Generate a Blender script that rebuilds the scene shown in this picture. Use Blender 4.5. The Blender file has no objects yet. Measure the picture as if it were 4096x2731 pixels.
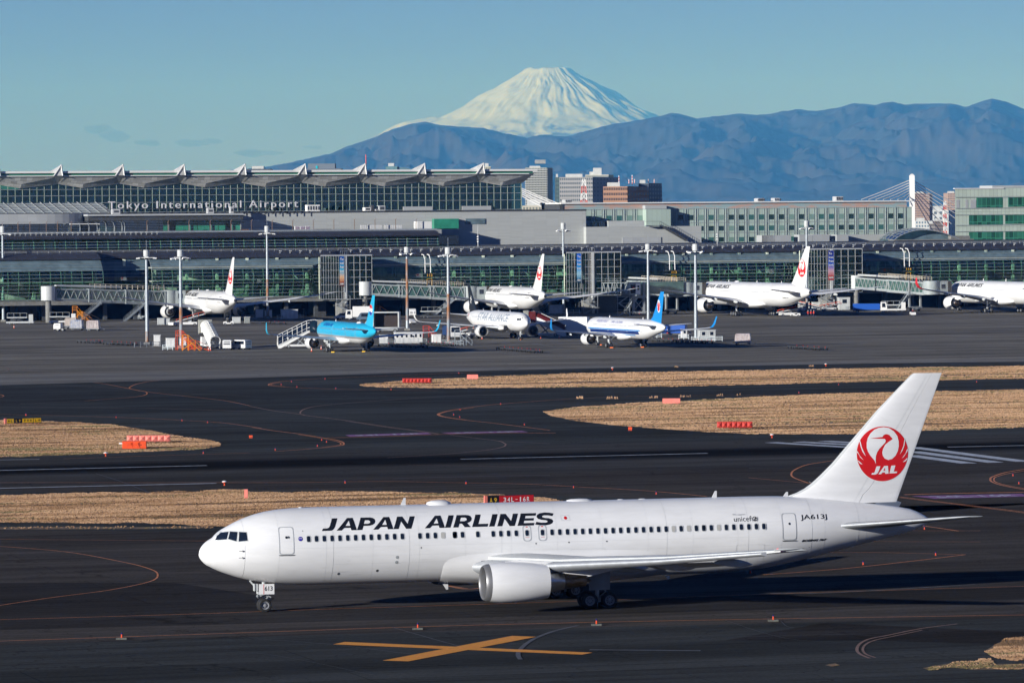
import bpy, bmesh, math, random
import numpy as np
from mathutils import Vector, Matrix, noise
from mathutils.geometry import tessellate_polygon

# ------------------------------------------------------------------ camera, world, sun, exposure
S = bpy.context.scene
COL = S.collection
R = math.radians
FPX, CAMH, HZ, ROLL = 18600.0, 27.5, 855.0, 0.0078      # focal length in pixels of the 4096 px photo, eye height
PITCH = math.atan((1365.5 - HZ) / FPX)
cam = bpy.data.objects.new("camera", bpy.data.cameras.new("camera"))
COL.objects.link(cam)
cam.data.sensor_width = 36.0
cam.data.lens = 36.0 * FPX / 4096.0
cam.data.clip_start = 1.0
cam.data.clip_end = 250000.0
CM = Matrix.Rotation(math.pi / 2 - PITCH, 4, 'X') @ Matrix.Rotation(-ROLL, 4, 'Z')
cam.matrix_world = Matrix.Translation((0, 0, CAMH)) @ CM
S.camera = cam
SUN_EL, SUN_AZ = R(11.5), R(228)                        # azimuth clockwise from +Y
world = bpy.data.worlds.new("World")
S.world = world
world.use_nodes = True
wn = world.node_tree
bg = wn.nodes["Background"]
sky = wn.nodes.new("ShaderNodeTexSky")
sky.sky_type = 'NISHITA'
sky.sun_disc = False
sky.sun_elevation = SUN_EL
sky.sun_rotation = SUN_AZ
sky.altitude = 20
sky.air_density = 0.5
sky.dust_density = 0.0
sky.ozone_density = 3.6
tn = wn.nodes.new("ShaderNodeVectorMath")
tn.operation = 'MULTIPLY'
tn.inputs[1].default_value = (1.0, 0.82, 1.16)
wn.links.new(sky.outputs[0], tn.inputs[0])
wn.links.new(tn.outputs[0], bg.inputs[0])
bg.inputs[1].default_value = 0.05
sun = bpy.data.objects.new("sun", bpy.data.lights.new("sun", 'SUN'))
COL.objects.link(sun)
sun.data.energy = 5.0
sun.data.angle = R(0.5)
sun.data.color = (0.985, 0.975, 0.965)
sdir = Vector((math.sin(SUN_AZ) * math.cos(SUN_EL), math.cos(SUN_AZ) * math.cos(SUN_EL), math.sin(SUN_EL)))
sun.rotation_euler = sdir.to_track_quat('Z', 'Y').to_euler()
S.view_settings.view_transform = 'Standard'
S.view_settings.look = 'None'
S.view_settings.exposure = 0.3
S.view_settings.gamma = 1.0
S.cycles.max_bounces = 6
S.cycles.diffuse_bounces = 2
S.cycles.glossy_bounces = 3
S.cycles.transmission_bounces = 3
S.cycles.volume_bounces = 0
S.cycles.caustics_reflective = False
S.cycles.caustics_refractive = False
S.render.film_transparent = False
rnd = random.Random(7)

# ------------------------------------------------------------------ photo pixel -> place on the ground / at a depth
def ray(px, py):
 return CM.to_3x3() @ Vector(((px - 2048) / FPX, -(py - 1365.5) / FPX, -1.0))
def G(px, py, z=0.0):
 r = ray(px, py)
 t = (z - CAMH) / r.z
 return Vector((r.x * t, r.y * t, z))
def at(px, py, Y):
 r = ray(px, py)
 t = Y / r.y
 return Vector((r.x * t, Y, CAMH + r.z * t))
def plane_hit(px, py, p0, ang):
 c, s = math.cos(ang), math.sin(ang)
 r = ray(px, py)
 t = (-s * p0[0] + c * p0[1]) / (-s * r.x + c * r.y)
 return ((r.x * t - p0[0]) * c + (r.y * t - p0[1]) * s, r.z * t + CAMH)

# ------------------------------------------------------------------ materials
MATS = {}
def mat(name, col, rough=0.6, metal=0.0, spec=0.4, var=0.0, vs=1.0, stretch=(1, 1, 1), bump=0.0, bs=20.0, coat=0.0, emit=0.0, col2=None, lo=0.35, hi=0.65):
 if name in MATS:
  return MATS[name]
 m = bpy.data.materials.new(name)
 m.use_nodes = True
 nt = m.node_tree
 b = nt.nodes["Principled BSDF"]
 c = tuple(col) + (1,)
 b.inputs["Base Color"].default_value = c
 b.inputs["Roughness"].default_value = rough
 b.inputs["Metallic"].default_value = metal
 b.inputs["Specular IOR Level"].default_value = spec
 if coat:
  b.inputs["Coat Weight"].default_value = coat
  b.inputs["Coat Roughness"].default_value = 0.08
 if emit:
  b.inputs["Emission Color"].default_value = c
  b.inputs["Emission Strength"].default_value = emit
 if var or bump or col2:
  tc = nt.nodes.new("ShaderNodeTexCoord")
  mp = nt.nodes.new("ShaderNodeMapping")
  mp.inputs["Scale"].default_value = stretch
  nt.links.new(tc.outputs["Object"], mp.inputs[0])
  if var or col2:
   n = nt.nodes.new("ShaderNodeTexNoise")
   n.inputs["Scale"].default_value = vs
   n.inputs["Detail"].default_value = 6
   n.inputs["Roughness"].default_value = 0.62
   rp = nt.nodes.new("ShaderNodeValToRGB")
   rp.color_ramp.elements[0].position = lo
   rp.color_ramp.elements[1].position = hi
   ca = [x * (1 - var) for x in col] + [1]
   cb = [min(1, x * (1 + var)) for x in col] + [1]
   if col2:
    ca, cb = list(col) + [1], list(col2) + [1]
   rp.color_ramp.elements[0].color = ca
   rp.color_ramp.elements[1].color = cb
   nt.links.new(mp.outputs[0], n.inputs["Vector"])
   nt.links.new(n.outputs[0], rp.inputs[0])
   nt.links.new(rp.outputs[0], b.inputs["Base Color"])
  if bump:
   n2 = nt.nodes.new("ShaderNodeTexNoise")
   n2.inputs["Scale"].default_value = bs
   n2.inputs["Detail"].default_value = 4
   bp = nt.nodes.new("ShaderNodeBump")
   bp.inputs["Strength"].default_value = bump
   nt.links.new(mp.outputs[0], n2.inputs["Vector"])
   nt.links.new(n2.outputs[0], bp.inputs["Height"])
   nt.links.new(bp.outputs[0], b.inputs["Normal"])
 MATS[name] = m
 return m

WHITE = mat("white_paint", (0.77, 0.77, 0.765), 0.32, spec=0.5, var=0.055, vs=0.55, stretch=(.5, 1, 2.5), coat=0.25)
GREYW = mat("light_grey_paint", (0.52, 0.54, 0.54), 0.4, var=0.08, vs=0.8)
MIDG = mat("mid_grey_paint", (0.30, 0.32, 0.33), 0.5, var=0.12, vs=0.7)
DARKG = mat("dark_grey_metal", (0.07, 0.075, 0.08), 0.5, var=0.2, vs=2)
BLACK = mat("black_paint", (0.012, 0.012, 0.014), 0.45)
NAVYT = mat("near_black_lettering", (0.010, 0.012, 0.018), 0.4)
RUBBER = mat("tyre_rubber", (0.018, 0.018, 0.019), 0.8, var=0.3, vs=8)
STEEL = mat("polished_metal", (0.62, 0.63, 0.65), 0.28, metal=1.0, var=0.12, vs=2.5, stretch=(1, 1, 3))
STEELD = mat("burnt_metal", (0.22, 0.18, 0.15), 0.38, metal=1.0, var=0.4, vs=3, stretch=(0.5, 2, 2))
GALV = mat("galvanised_steel", (0.36, 0.40, 0.43), 0.5, metal=0.35, var=0.18, vs=3)
PANE = mat("dark_window_glass", (0.010, 0.016, 0.030), 0.08, spec=0.6)
SHADEW = mat("pulled_window_shade", (0.42, 0.41, 0.38), 0.6)
RED = mat("logo_red", (0.60, 0.012, 0.014), 0.4)
ORANGE = mat("orange_enamel", (0.78, 0.085, 0.018), 0.45, var=0.1, vs=2)
PINKO = mat("faded_orange_enamel", (0.80, 0.22, 0.17), 0.5, var=0.08, vs=2)
REDO = mat("red_enamel", (0.50, 0.045, 0.03), 0.5, var=0.12, vs=2)
BRIGHTW = mat("bright_white", (0.82, 0.82, 0.80), 0.45)
SLAT = mat("brushed_aluminium", (0.50, 0.52, 0.54), 0.5, metal=0.45, spec=0.4, var=0.10, vs=1.5)
SEAM = mat("panel_seam", (0.42, 0.44, 0.46), 0.5)

# ------------------------------------------------------------------ mesh builder and scene-graph helpers
class MB:
 def __init__(s):
  s.v, s.f, s.m, s.mats, s.cur = [], [], [], [], 0
 def use(s, material):
  if material not in s.mats:
   s.mats.append(material)
  s.cur = s.mats.index(material)
  return s
 def add(s, vs, fs):
  o = len(s.v)
  s.v.extend([tuple(p) for p in vs])
  s.f.extend([tuple(i + o for i in f) for f in fs])
  s.m.extend([s.cur] * len(fs))
  return s
 def box(s, x0, x1, y0, y1, z0, z1, M=None):
  vs = [Vector(p) for p in ((x0, y0, z0), (x1, y0, z0), (x1, y1, z0), (x0, y1, z0), (x0, y0, z1), (x1, y0, z1), (x1, y1, z1), (x0, y1, z1))]
  if M is not None:
   vs = [M @ p for p in vs]
  return s.add(vs, [(0, 3, 2, 1), (4, 5, 6, 7), (0, 1, 5, 4), (1, 2, 6, 5), (2, 3, 7, 6), (3, 0, 4, 7)])
 def cbox(s, c, d, M=None):
  return s.box(c[0] - d[0] / 2, c[0] + d[0] / 2, c[1] - d[1] / 2, c[1] + d[1] / 2, c[2] - d[2] / 2, c[2] + d[2] / 2, M)
 def rbox(s, x0, x1, y0, y1, z0, z1, r=0.1):
  "box with chamfered vertical and top edges"
  def ring(d, z):
   return [(x0 + d + r, y0 + d, z), (x1 - d - r, y0 + d, z), (x1 - d, y0 + d + r, z), (x1 - d, y1 - d - r, z), (x1 - d - r, y1 - d, z), (x0 + d + r, y1 - d, z), (x0 + d, y1 - d - r, z), (x0 + d, y0 + d + r, z)]
  rings = [ring(0, z0), ring(0, z1 - r), ring(r * 0.7, z1)]
  return s.loft(rings, True, True)
 def loft(s, rings, cap0=True, cap1=True, close=True):
  n = len(rings[0])
  vs = [p for rg in rings for p in rg]
  fs = []
  for k in range(len(rings) - 1):
   for i in range(n if close else n - 1):
    j = (i + 1) % n
    fs.append((k * n + i, k * n + j, (k + 1) * n + j, (k + 1) * n + i))
  if cap0:
   fs.append(tuple(range(n))[::-1])
  if cap1:
   fs.append(tuple((len(rings) - 1) * n + i for i in range(n)))
  return s.add(vs, fs)
 def bar(s, p, q, w, h=None, up=(0, 0, 1)):
  p, q = Vector(p), Vector(q)
  d = (q - p)
  if d.length < 1e-6:
   return s
  d.normalize()
  u = Vector(up)
  if abs(d.dot(u)) > 0.98:
   u = Vector((1, 0, 0))
  a = d.cross(u).normalized()
  b = a.cross(d)
  h = w if h is None else h
  rings = [[c + a * (i * w / 2) + b * (j * h / 2) for i, j in ((-1, -1), (1, -1), (1, 1), (-1, 1))] for c in (p, q)]
  return s.loft(rings)
 def tube(s, pts, r, n=8, caps=True):
  pts = [Vector(p) for p in pts]
  rs = r if isinstance(r, (list, tuple)) else [r] * len(pts)
  rings = []
  for i, p in enumerate(pts):
   d = (pts[min(i + 1, len(pts) - 1)] - pts[max(i - 1, 0)]).normalized()
   u = Vector((0, 0, 1)) if abs(d.z) < 0.95 else Vector((1, 0, 0))
   a = d.cross(u).normalized()
   b = a.cross(d)
   rings.append([p + (a * math.cos(2 * math.pi * k / n) + b * math.sin(2 * math.pi * k / n)) * rs[i] for k in range(n)])
  return s.loft(rings, caps, caps)
 def lathe(s, prof, c=(0, 0, 0), axis='x', n=24, cap0=False, cap1=False):
  "prof: list of (along, radius)"
  rings = []
  for a, r in prof:
   rg = []
   for k in range(n):
    t = 2 * math.pi * k / n
    u, w = r * math.cos(t), r * math.sin(t)
    p = (a, u, w) if axis == 'x' else ((u, a, -w) if axis == 'y' else (u, w, a))
    rg.append((p[0] + c[0], p[1] + c[1], p[2] + c[2]))
   rings.append(rg)
  return s.loft(rings, cap0, cap1)
 def prism(s, poly, d0, d1, plane='xz'):
  "poly in a plane, extruded from d0 to d1 along the third axis"
  def P(u, w, d):
   return (u, d, w) if plane == 'xz' else ((u, w, d) if plane == 'xy' else (d, u, w))
  return s.loft([[P(u, w, d0) for u, w in poly], [P(u, w, d1) for u, w in poly]])
 def quad(s, a, b, c, d):
  return s.add([a, b, c, d], [(0, 1, 2, 3)])
 def mirror_y(s):
  n = len(s.v)
  s.v += [(x, -y, z) for x, y, z in s.v[:n]]
  k = len(s.f)
  s.f += [tuple(i + n for i in reversed(f)) for f in s.f[:k]]
  s.m += s.m[:k]
  return s
 def build(s, name, parent=None, loc=None, rot=None, smooth=False, angle=35, recalc=True, label=None):
  me = bpy.data.meshes.new(name)
  me.from_pydata(s.v, [], s.f)
  for m in s.mats:
   me.materials.append(m)
  if len(s.mats) > 1:
   me.polygons.foreach_set("material_index", s.m)
  if recalc and len(s.f) < 60000:
   bm = bmesh.new()
   bm.from_mesh(me)
   bmesh.ops.recalc_face_normals(bm, faces=bm.faces)
   bm.to_mesh(me)
   bm.free()
  if smooth:
   me.polygons.foreach_set("use_smooth", [True] * len(me.polygons))
   me.set_sharp_from_angle(angle=R(angle))
  me.update()
  return link(name, me, parent, loc, rot, label)

def link(name, me, parent=None, loc=None, rot=None, label=None):
 o = bpy.data.objects.new(name, me)
 COL.objects.link(o)
 if parent is not None:
  o.parent = parent
 if loc is not None:
  o.location = loc
 if rot is not None:
  o.rotation_euler = rot
 if label:
  o["label"] = label
 return o
def tag(o, label, cat, group=None, kind=None):
 if label:
  o["label"] = label
 if cat:
  o["category"] = cat
 if group:
  o["group"] = group
 if kind:
  o["kind"] = kind
 return o
def thing(name, label, cat, loc=(0, 0, 0), rz=0.0, group=None):
 o = bpy.data.objects.new(name, None)
 COL.objects.link(o)
 o.empty_display_size = 0.5
 o.location = loc
 o.rotation_euler = (0, 0, rz)
 return tag(o, label, cat, group)
def dup(root, loc, rz, label, group=None):
 r = root.copy()
 COL.objects.link(r)
 r.location = loc
 r.rotation_euler = (0, 0, rz)
 r["label"] = label
 if group:
  r["group"] = group
 for ch in list(root.children):
  c = ch.copy()
  COL.objects.link(c)
  c.parent = r
  for g in ch.children:
   d = g.copy()
   COL.objects.link(d)
   d.parent = c
 return r
def struct(o):
 o["kind"] = "structure"
 return o

def interp(xs, ys, x):
 "smooth monotone-ish interpolation"
 n = len(xs)
 if x <= xs[0]:
  return ys[0]
 if x >= xs[-1]:
  return ys[-1]
 i = max(k for k in range(n) if xs[k] <= x)
 h = xs[i + 1] - xs[i]
 d = [(ys[k + 1] - ys[k]) / (xs[k + 1] - xs[k]) for k in range(n - 1)]
 def m(k):
  if k == 0:
   return d[0]
  if k == n - 1:
   return d[-1]
  if d[k - 1] * d[k] <= 0:
   return 0.0
  return 2 * d[k - 1] * d[k] / (d[k - 1] + d[k])
 t = (x - xs[i]) / h
 t2, t3 = t * t, t * t * t
 return ys[i] * (2 * t3 - 3 * t2 + 1) + m(i) * h * (t3 - 2 * t2 + t) + ys[i + 1] * (-2 * t3 + 3 * t2) + m(i + 1) * h * (t3 - t2)

TEXTS = {}
def text2d(body, size=1.0, bold=0.0, shear=0.0, sx=1.0, space=1.0):
 "flat outline lettering as (verts, faces), origin at the left end of the baseline; size = height of a capital"
 key = (body, size, bold, shear, sx, space)
 if key in TEXTS:
  return TEXTS[key]
 cu = bpy.data.curves.new("lettering", 'FONT')
 cu.body = body
 cu.size = 1.0
 cu.offset = bold
 cu.shear = shear
 cu.space_character = space
 cu.resolution_u = 3
 o = bpy.data.objects.new("lettering", cu)
 COL.objects.link(o)
 bpy.context.view_layer.update()
 me = o.evaluated_get(bpy.context.evaluated_depsgraph_get()).to_mesh()
 k = size / 0.729
 vs = [(v.co.x * k * sx, v.co.y * k) for v in me.vertices]
 fs = [tuple(p.vertices) for p in me.polygons]
 COL.objects.unlink(o)
 bpy.data.objects.remove(o)
 bpy.data.curves.remove(cu)
 TEXTS[key] = (vs, fs)
 return vs, fs
def fit_text(body, w, h, bold=0.0, shear=0.0, space=1.0):
 vs, fs = text2d(body, 1.0, bold, shear, 1.0, space)
 x0 = min(v[0] for v in vs); x1 = max(v[0] for v in vs)
 y0 = min(v[1] for v in vs); y1 = max(v[1] for v in vs)
 return [((x - x0) / (x1 - x0) * w, (y - y0) / (y1 - y0) * h) for x, y in vs], fs
def decal(mb, vs, fs, fn, cut=None, cutx=None):
 "put a flat drawing (u, v) on a curved surface fn(u, v) -> point, sliced every cut metres so that it follows"
 bm = bmesh.new()
 bv = [bm.verts.new((u, v, 0)) for u, v in vs]
 for f in fs:
  tris = [f] if len(f) < 4 else [tuple(f[k] for k in t) for t in tessellate_polygon([[Vector((vs[i][0], vs[i][1], 0)) for i in f]])]
  for t in tris:
   try:
    bm.faces.new([bv[i] for i in t])
   except ValueError:
    pass
 if cut:
  lo = min(v for u, v in vs); hi = max(v for u, v in vs)
  k = lo + cut
  while k < hi - 1e-3:
   bmesh.ops.bisect_plane(bm, geom=bm.verts[:] + bm.edges[:] + bm.faces[:], plane_co=(0, k, 0), plane_no=(0, 1, 0))
   k += cut
  if cutx:
   k = min(u for u, v in vs) + cutx
   while k < max(u for u, v in vs) - 1e-3:
    bmesh.ops.bisect_plane(bm, geom=bm.verts[:] + bm.edges[:] + bm.faces[:], plane_co=(k, 0, 0), plane_no=(1, 0, 0))
    k += cutx
  bmesh.ops.triangulate(bm, faces=[f for f in bm.faces if len(f.verts) > 4])
 bm.verts.index_update()
 mb.add([fn(v.co.x, v.co.y) for v in bm.verts], [tuple(v.index for v in f.verts) for f in bm.faces])
 bm.free()
def poly_decal(mb, poly, fn, cut=None, cutx=None):
 decal(mb, poly, [tuple(range(len(poly)))], fn, cut, cutx)
def rrect(x0, x1, z0, z1, r, n=3):
 out = []
 for cx, cz, a0 in ((x1 - r, z0 + r, -90), (x1 - r, z1 - r, 0), (x0 + r, z1 - r, 90), (x0 + r, z0 + r, 180)):
  for k in range(n + 1):
   a = R(a0 + 90 * k / n)
   out.append((cx + r * math.cos(a), cz + r * math.sin(a)))
 return out
def ring_decal(mb, poly, t, fn):
 "an outline of width t drawn along a closed polygon"
 pp = []
 for i, p in enumerate(poly):
  q = poly[(i + 1) % len(poly)]
  m = max(1, int(math.hypot(q[0] - p[0], q[1] - p[1]) / 0.18))
  pp += [(p[0] + (q[0] - p[0]) * j / m, p[1] + (q[1] - p[1]) * j / m) for j in range(m)]
 poly = pp
 n = len(poly)
 cx = sum(p[0] for p in poly) / n; cz = sum(p[1] for p in poly) / n
 inn = [(cx + (x - cx) * (1 - t / max(0.01, abs(x - cx))) if abs(x - cx) > t else x, cz + (z - cz) * (1 - t / max(0.01, abs(z - cz))) if abs(z - cz) > t else z) for x, z in poly]
 vs = [fn(*p) for p in poly] + [fn(*p) for p in inn]
 mb.add(vs, [(i, (i + 1) % n, n + (i + 1) % n, n + i) for i in range(n)])
# ------------------------------------------------------------------ ground, runway, taxiways, grass
RA = R(17.4)                                            # direction of the runway
def C1(u, v): return (750 + u / 2.1382, 1900 + v / 2.1382)
def C2(u, v): return (1750 + u / 2.1382, 1900 + v / 2.1382)
def C3(u, v): return (2800 + u / 2.1382, 1900 + v / 2.1382)
def CF(u, v): return (2996 + u / 2.1382, 1400 + v / 2.1382)
def C6(u, v): return (1100 + u / 2.1382, 1480 + v / 2.1382)
def CL(u, v): return (u / 2.352, 1600 + v / 2.352)
def CA(u, v): return (u / 2.351, 1000 + v / 2.351)
def CB(u, v): return (900 + u / 2.351, 1000 + v / 2.351)
def CC(u, v): return (1700 + u / 2.351, 1000 + v / 2.351)
def CD(u, v): return (2500 + u / 2.351, 1000 + v / 2.351)
def OV(u, v): return (u * 1.7415, v * 1.7415)

def pavement(name, col, var=0.22, seams=True, streak=0.5, rough=0.86):
 "asphalt: fine grain, long streaks along the runway, patches, sealed joints"
 m = bpy.data.materials.new(name)
 m.use_nodes = True
 nt = m.node_tree
 b = nt.nodes["Principled BSDF"]
 b.inputs["Roughness"].default_value = rough
 b.inputs["Specular IOR Level"].default_value = 0.0
 tc = nt.nodes.new("ShaderNodeTexCoord")
 def noise_tex(scale, st, detail=5, rot=RA):
  mp = nt.nodes.new("ShaderNodeMapping")
  mp.vector_type = 'TEXTURE'
  mp.inputs["Rotation"].default_value = (0, 0, rot)
  mp.inputs["Scale"].default_value = st
  n = nt.nodes.new("ShaderNodeTexNoise")
  n.inputs["Scale"].default_value = scale
  n.inputs["Detail"].default_value = detail
  n.inputs["Roughness"].default_value = 0.65
  nt.links.new(tc.outputs["Object"], mp.inputs[0])
  nt.links.new(mp.outputs[0], n.inputs["Vector"])
  return n.outputs[0]
 def ramp(src, p0, p1, v0, v1):
  r = nt.nodes.new("ShaderNodeMapRange")
  r.inputs[1].default_value, r.inputs[2].default_value = p0, p1
  r.inputs[3].default_value, r.inputs[4].default_value = v0, v1
  nt.links.new(src, r.inputs[0])
  return r.outputs[0]
 def mul(a, c):
  n = nt.nodes.new("ShaderNodeMath")
  n.operation = 'MULTIPLY'
  nt.links.new(a, n.inputs[0])
  nt.links.new(c, n.inputs[1])
  return n.outputs[0]
 f = ramp(noise_tex(3.0, (1, 1, 1), 8), 0.3, 0.7, 1 - var, 1 + var)
 f = mul(f, ramp(noise_tex(1.0, (60, 3.5, 1), 6), 0.32, 0.68, 1 - streak * 0.55, 1 + streak * 0.5))
 f = mul(f, ramp(noise_tex(1.0, (140, 22, 1), 3, RA + 0.05), 0.35, 0.65, 0.72, 1.22))
 f = mul(f, ramp(noise_tex(1.0, (9, 5, 1), 4, RA - 0.7), 0.4, 0.7, 0.93, 1.07))
 vo = nt.nodes.new("ShaderNodeTexVoronoi"); vo.feature = 'DISTANCE_TO_EDGE'; vo.inputs["Scale"].default_value = 0.07
 nv = nt.nodes.new("ShaderNodeVectorMath"); nv.operation = 'MULTIPLY_ADD'; nv.inputs[1].default_value = (9, 9, 0)
 nn = nt.nodes.new("ShaderNodeTexNoise"); nn.inputs["Scale"].default_value = 0.25; nn.inputs["Detail"].default_value = 5
 nt.links.new(tc.outputs["Object"], nn.inputs["Vector"]); nt.links.new(nn.outputs["Color"], nv.inputs[0]); nt.links.new(tc.outputs["Object"], nv.inputs[2])
 nt.links.new(nv.outputs[0], vo.inputs["Vector"])
 f = mul(f, ramp(vo.outputs["Distance"], 0.002, 0.007, 0.66, 1.0))
 f = mul(f, ramp(noise_tex(1.0, (30, .9, 1), 4, RA - 0.03), 0.52, 0.70, 1.0, 0.62))
 if seams:
  br = nt.nodes.new("ShaderNodeTexBrick")
  br.inputs["Scale"].default_value = 1.0
  br.inputs["Mortar Size"].default_value = 0.05
  br.inputs["Brick Width"].default_value = 37.0
  br.inputs["Row Height"].default_value = 7.5
  br.inputs["Color1"].default_value = (1, 1, 1, 1)
  br.inputs["Color2"].default_value = (0.86, 0.86, 0.86, 1)
  br.inputs["Mortar"].default_value = (0.6, 0.6, 0.6, 1)
  mp = nt.nodes.new("ShaderNodeMapping")
  mp.inputs["Rotation"].default_value = (0, 0, -RA)
  nt.links.new(tc.outputs["Object"], mp.inputs[0])
  nt.links.new(mp.outputs[0], br.inputs["Vector"])
  f = mul(f, br.outputs["Color"])
 vm = nt.nodes.new("ShaderNodeVectorMath")
 vm.operation = 'SCALE'
 vm.inputs[0].default_value = col
 nt.links.new(f, vm.inputs["Scale"])
 nt.links.new(vm.outputs[0], b.inputs["Base Color"])
 bp = nt.nodes.new("ShaderNodeBump")
 bp.inputs["Strength"].default_value = 0.12
 bp.inputs["Distance"].default_value = 0.02
 nt.links.new(noise_tex(14, (1, 1, 1), 3), bp.inputs["Height"])
 nt.links.new(bp.outputs[0], b.inputs["Normal"])
 return m

A_APRON = pavement("apron_asphalt", (0.235, 0.220, 0.192), var=0.25, streak=0.8)
A_STRIP = pavement("pale_concrete", (0.270, 0.262, 0.245), var=0.12, streak=0.25)
A_TAXI = pavement("taxiway_asphalt", (0.066, 0.070, 0.070), streak=0.45)
A_OLD = pavement("worn_asphalt", (0.084, 0.076, 0.070), streak=0.5)
A_DARK = pavement("fresh_asphalt", (0.048, 0.045, 0.044), streak=0.35)
EARTH = mat("distant_land", (0.10, 0.11, 0.09), 0.9, var=0.4, vs=0.004)

mb = MB().use(EARTH)
mb.box(-21000, 21000, -900, 117000, -2.5, -1.2)
struct(mb.build("ground"))

def sheet(name, poly, z, m, thick=None):
 "flat layer over a polygon given in ground coordinates, cut into strips so that no face is huge"
 bm = bmesh.new()
 vs = [bm.verts.new((p[0], p[1], z)) for p in poly]
 bm.faces.new(vs)
 y = min(p[1] for p in poly) + 60
 y1 = max(p[1] for p in poly)
 while y < y1:
  bmesh.ops.bisect_plane(bm, geom=bm.verts[:] + bm.edges[:] + bm.faces[:], plane_co=(0, y, 0), plane_no=(0, 1, 0))
  y += 60
 bmesh.ops.triangulate(bm, faces=bm.faces[:])
 for f in bm.faces:
  if f.normal.z < 0:
   f.normal_flip()
 me = bpy.data.meshes.new(name)
 bm.to_mesh(me)
 bm.free()
 me.materials.append(m)
 return link(name, me)

# apron sheet: the base of the whole airfield, cut into a grid
mb = MB().use(A_APRON)
gx = [-700, -420, -210, -105, -35, 35, 105, 210, 420, 900]
gy = [60, 160, 240, 300, 360, 420, 500, 600, 700, 820, 940, 1060, 1180, 1300, 1450, 1700, 2100]
for i in range(len(gx) - 1):
 for j in range(len(gy) - 1):
  mb.quad((gx[i], gy[j], 0), (gx[i + 1], gy[j], 0), (gx[i + 1], gy[j + 1], 0), (gx[i], gy[j + 1], 0))
struct(mb.build("apron"))

def gp(pts, f=None):
 return [G(*(f(*p) if f else p)) for p in pts]
strip_top = [(-900, 1518), (-60, 1502), (1000, 1480), (1900, 1468), (2700, 1457), (3500, 1441), (4160, 1433), (5000, 1420)]
strip_bot = [(-900, 1560), (-60, 1542), (400, 1528), (1000, 1511), (1700, 1488), (2500, 1470), (3500, 1453), (4160, 1446), (5000, 1433)]
struct(sheet("concrete_strip", gp(strip_top + strip_bot[::-1]), 0.004, A_STRIP))
# taxiway area from the strip down to the runway side, then the older pavement in front
front = [(-230, 120), (260, 120)]
tb = gp(strip_bot)
tb[0] = tb[0] + Vector((-60, 0, 0)); tb[-1] = tb[-1] + Vector((60, 12, 0))
struct(sheet("taxiway", [tuple(p)[:2] for p in tb[::-1]] + [(-230, 460)] + front + [(330, 700)], 0.004, A_TAXI))
struct(sheet("worn_shoulder", gp([(-40, 1905), (1000, 1878), (2100, 1850), (3000, 1826), (4150, 1800), (4200, 2010), (3500, 2060), (2500, 1990), (1500, 1965), (700, 1972), (-40, 1962)]), 0.008, A_OLD))
struct(sheet("parallel_taxiway", gp([(-40, 2118), (700, 2125), (1400, 2120), (2500, 2050), (4160, 2010), (4160, 2468), (2500, 2505), (1000, 2545), (-40, 2580)]), 0.008, A_OLD))
for n_, pts in (("fresh_asphalt_patch", [(-40, 2330), (700, 2330), (1100, 2390), (1000, 2470), (-40, 2500)]), ("fresh_asphalt_lane", [(-40, 2395 + 30), (1000, 2440), (2300, 2400), (3300, 2370), (4160, 2345), (4160, 2395), (3000, 2440), (1500, 2480), (-40, 2520)]),
     ("fresh_asphalt_strip", [(2900, 2560), (3300, 2490), (4160, 2530), (4160, 2580), (3500, 2560)])):
 struct(sheet(n_, gp(pts), 0.012 if n_ != "fresh_asphalt_lane" else 0.016, A_DARK))

# runway with its dark rubber band (a stain with a soft shape of its own)
c0 = G(0, 1881.5); c1 = G(4096, 1782)
rdir = (c1 - c0).normalized()
ang = math.atan2(rdir.y, rdir.x)
rm = pavement("runway_asphalt", (0.072, 0.070, 0.068), streak=0.35, seams=False)
nt = rm.node_tree
pb = nt.nodes["Principled BSDF"]
src = pb.inputs["Base Color"].links[0].from_socket
tc = nt.nodes.new("ShaderNodeTexCoord"); sx = nt.nodes.new("ShaderNodeSeparateXYZ")
nt.links.new(tc.outputs["Object"], sx.inputs[0])
ab = nt.nodes.new("ShaderNodeMath"); ab.operation = 'ABSOLUTE'
nt.links.new(sx.outputs[1], ab.inputs[0])
mr = nt.nodes.new("ShaderNodeMapRange"); mr.interpolation_type = 'SMOOTHSTEP'
mr.inputs[1].default_value, mr.inputs[2].default_value, mr.inputs[3].default_value, mr.inputs[4].default_value = 3.5, 14.0, 0.22, 1.0
nt.links.new(ab.outputs[0], mr.inputs[0])
vm = nt.nodes.new("ShaderNodeVectorMath"); vm.operation = 'SCALE'
nt.links.new(src, vm.inputs[0]); nt.links.new(mr.outputs[0], vm.inputs["Scale"])
nt.links.new(vm.outputs[0], pb.inputs["Base Color"])
for n in nt.nodes:
 if n.type == 'MAPPING':
  n.inputs["Rotation"].default_value = (0, 0, 0)
mb = MB().use(rm)
for k in range(-6, 6):
 mb.quad((k * 60, -30, 0), (k * 60 + 60, -30, 0), (k * 60 + 60, 26, 0), (k * 60, 26, 0))
struct(mb.build("runway", loc=(c0 + rdir * 60 + Vector((0, 0, 0.012))), rot=(0, 0, ang)))

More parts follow.
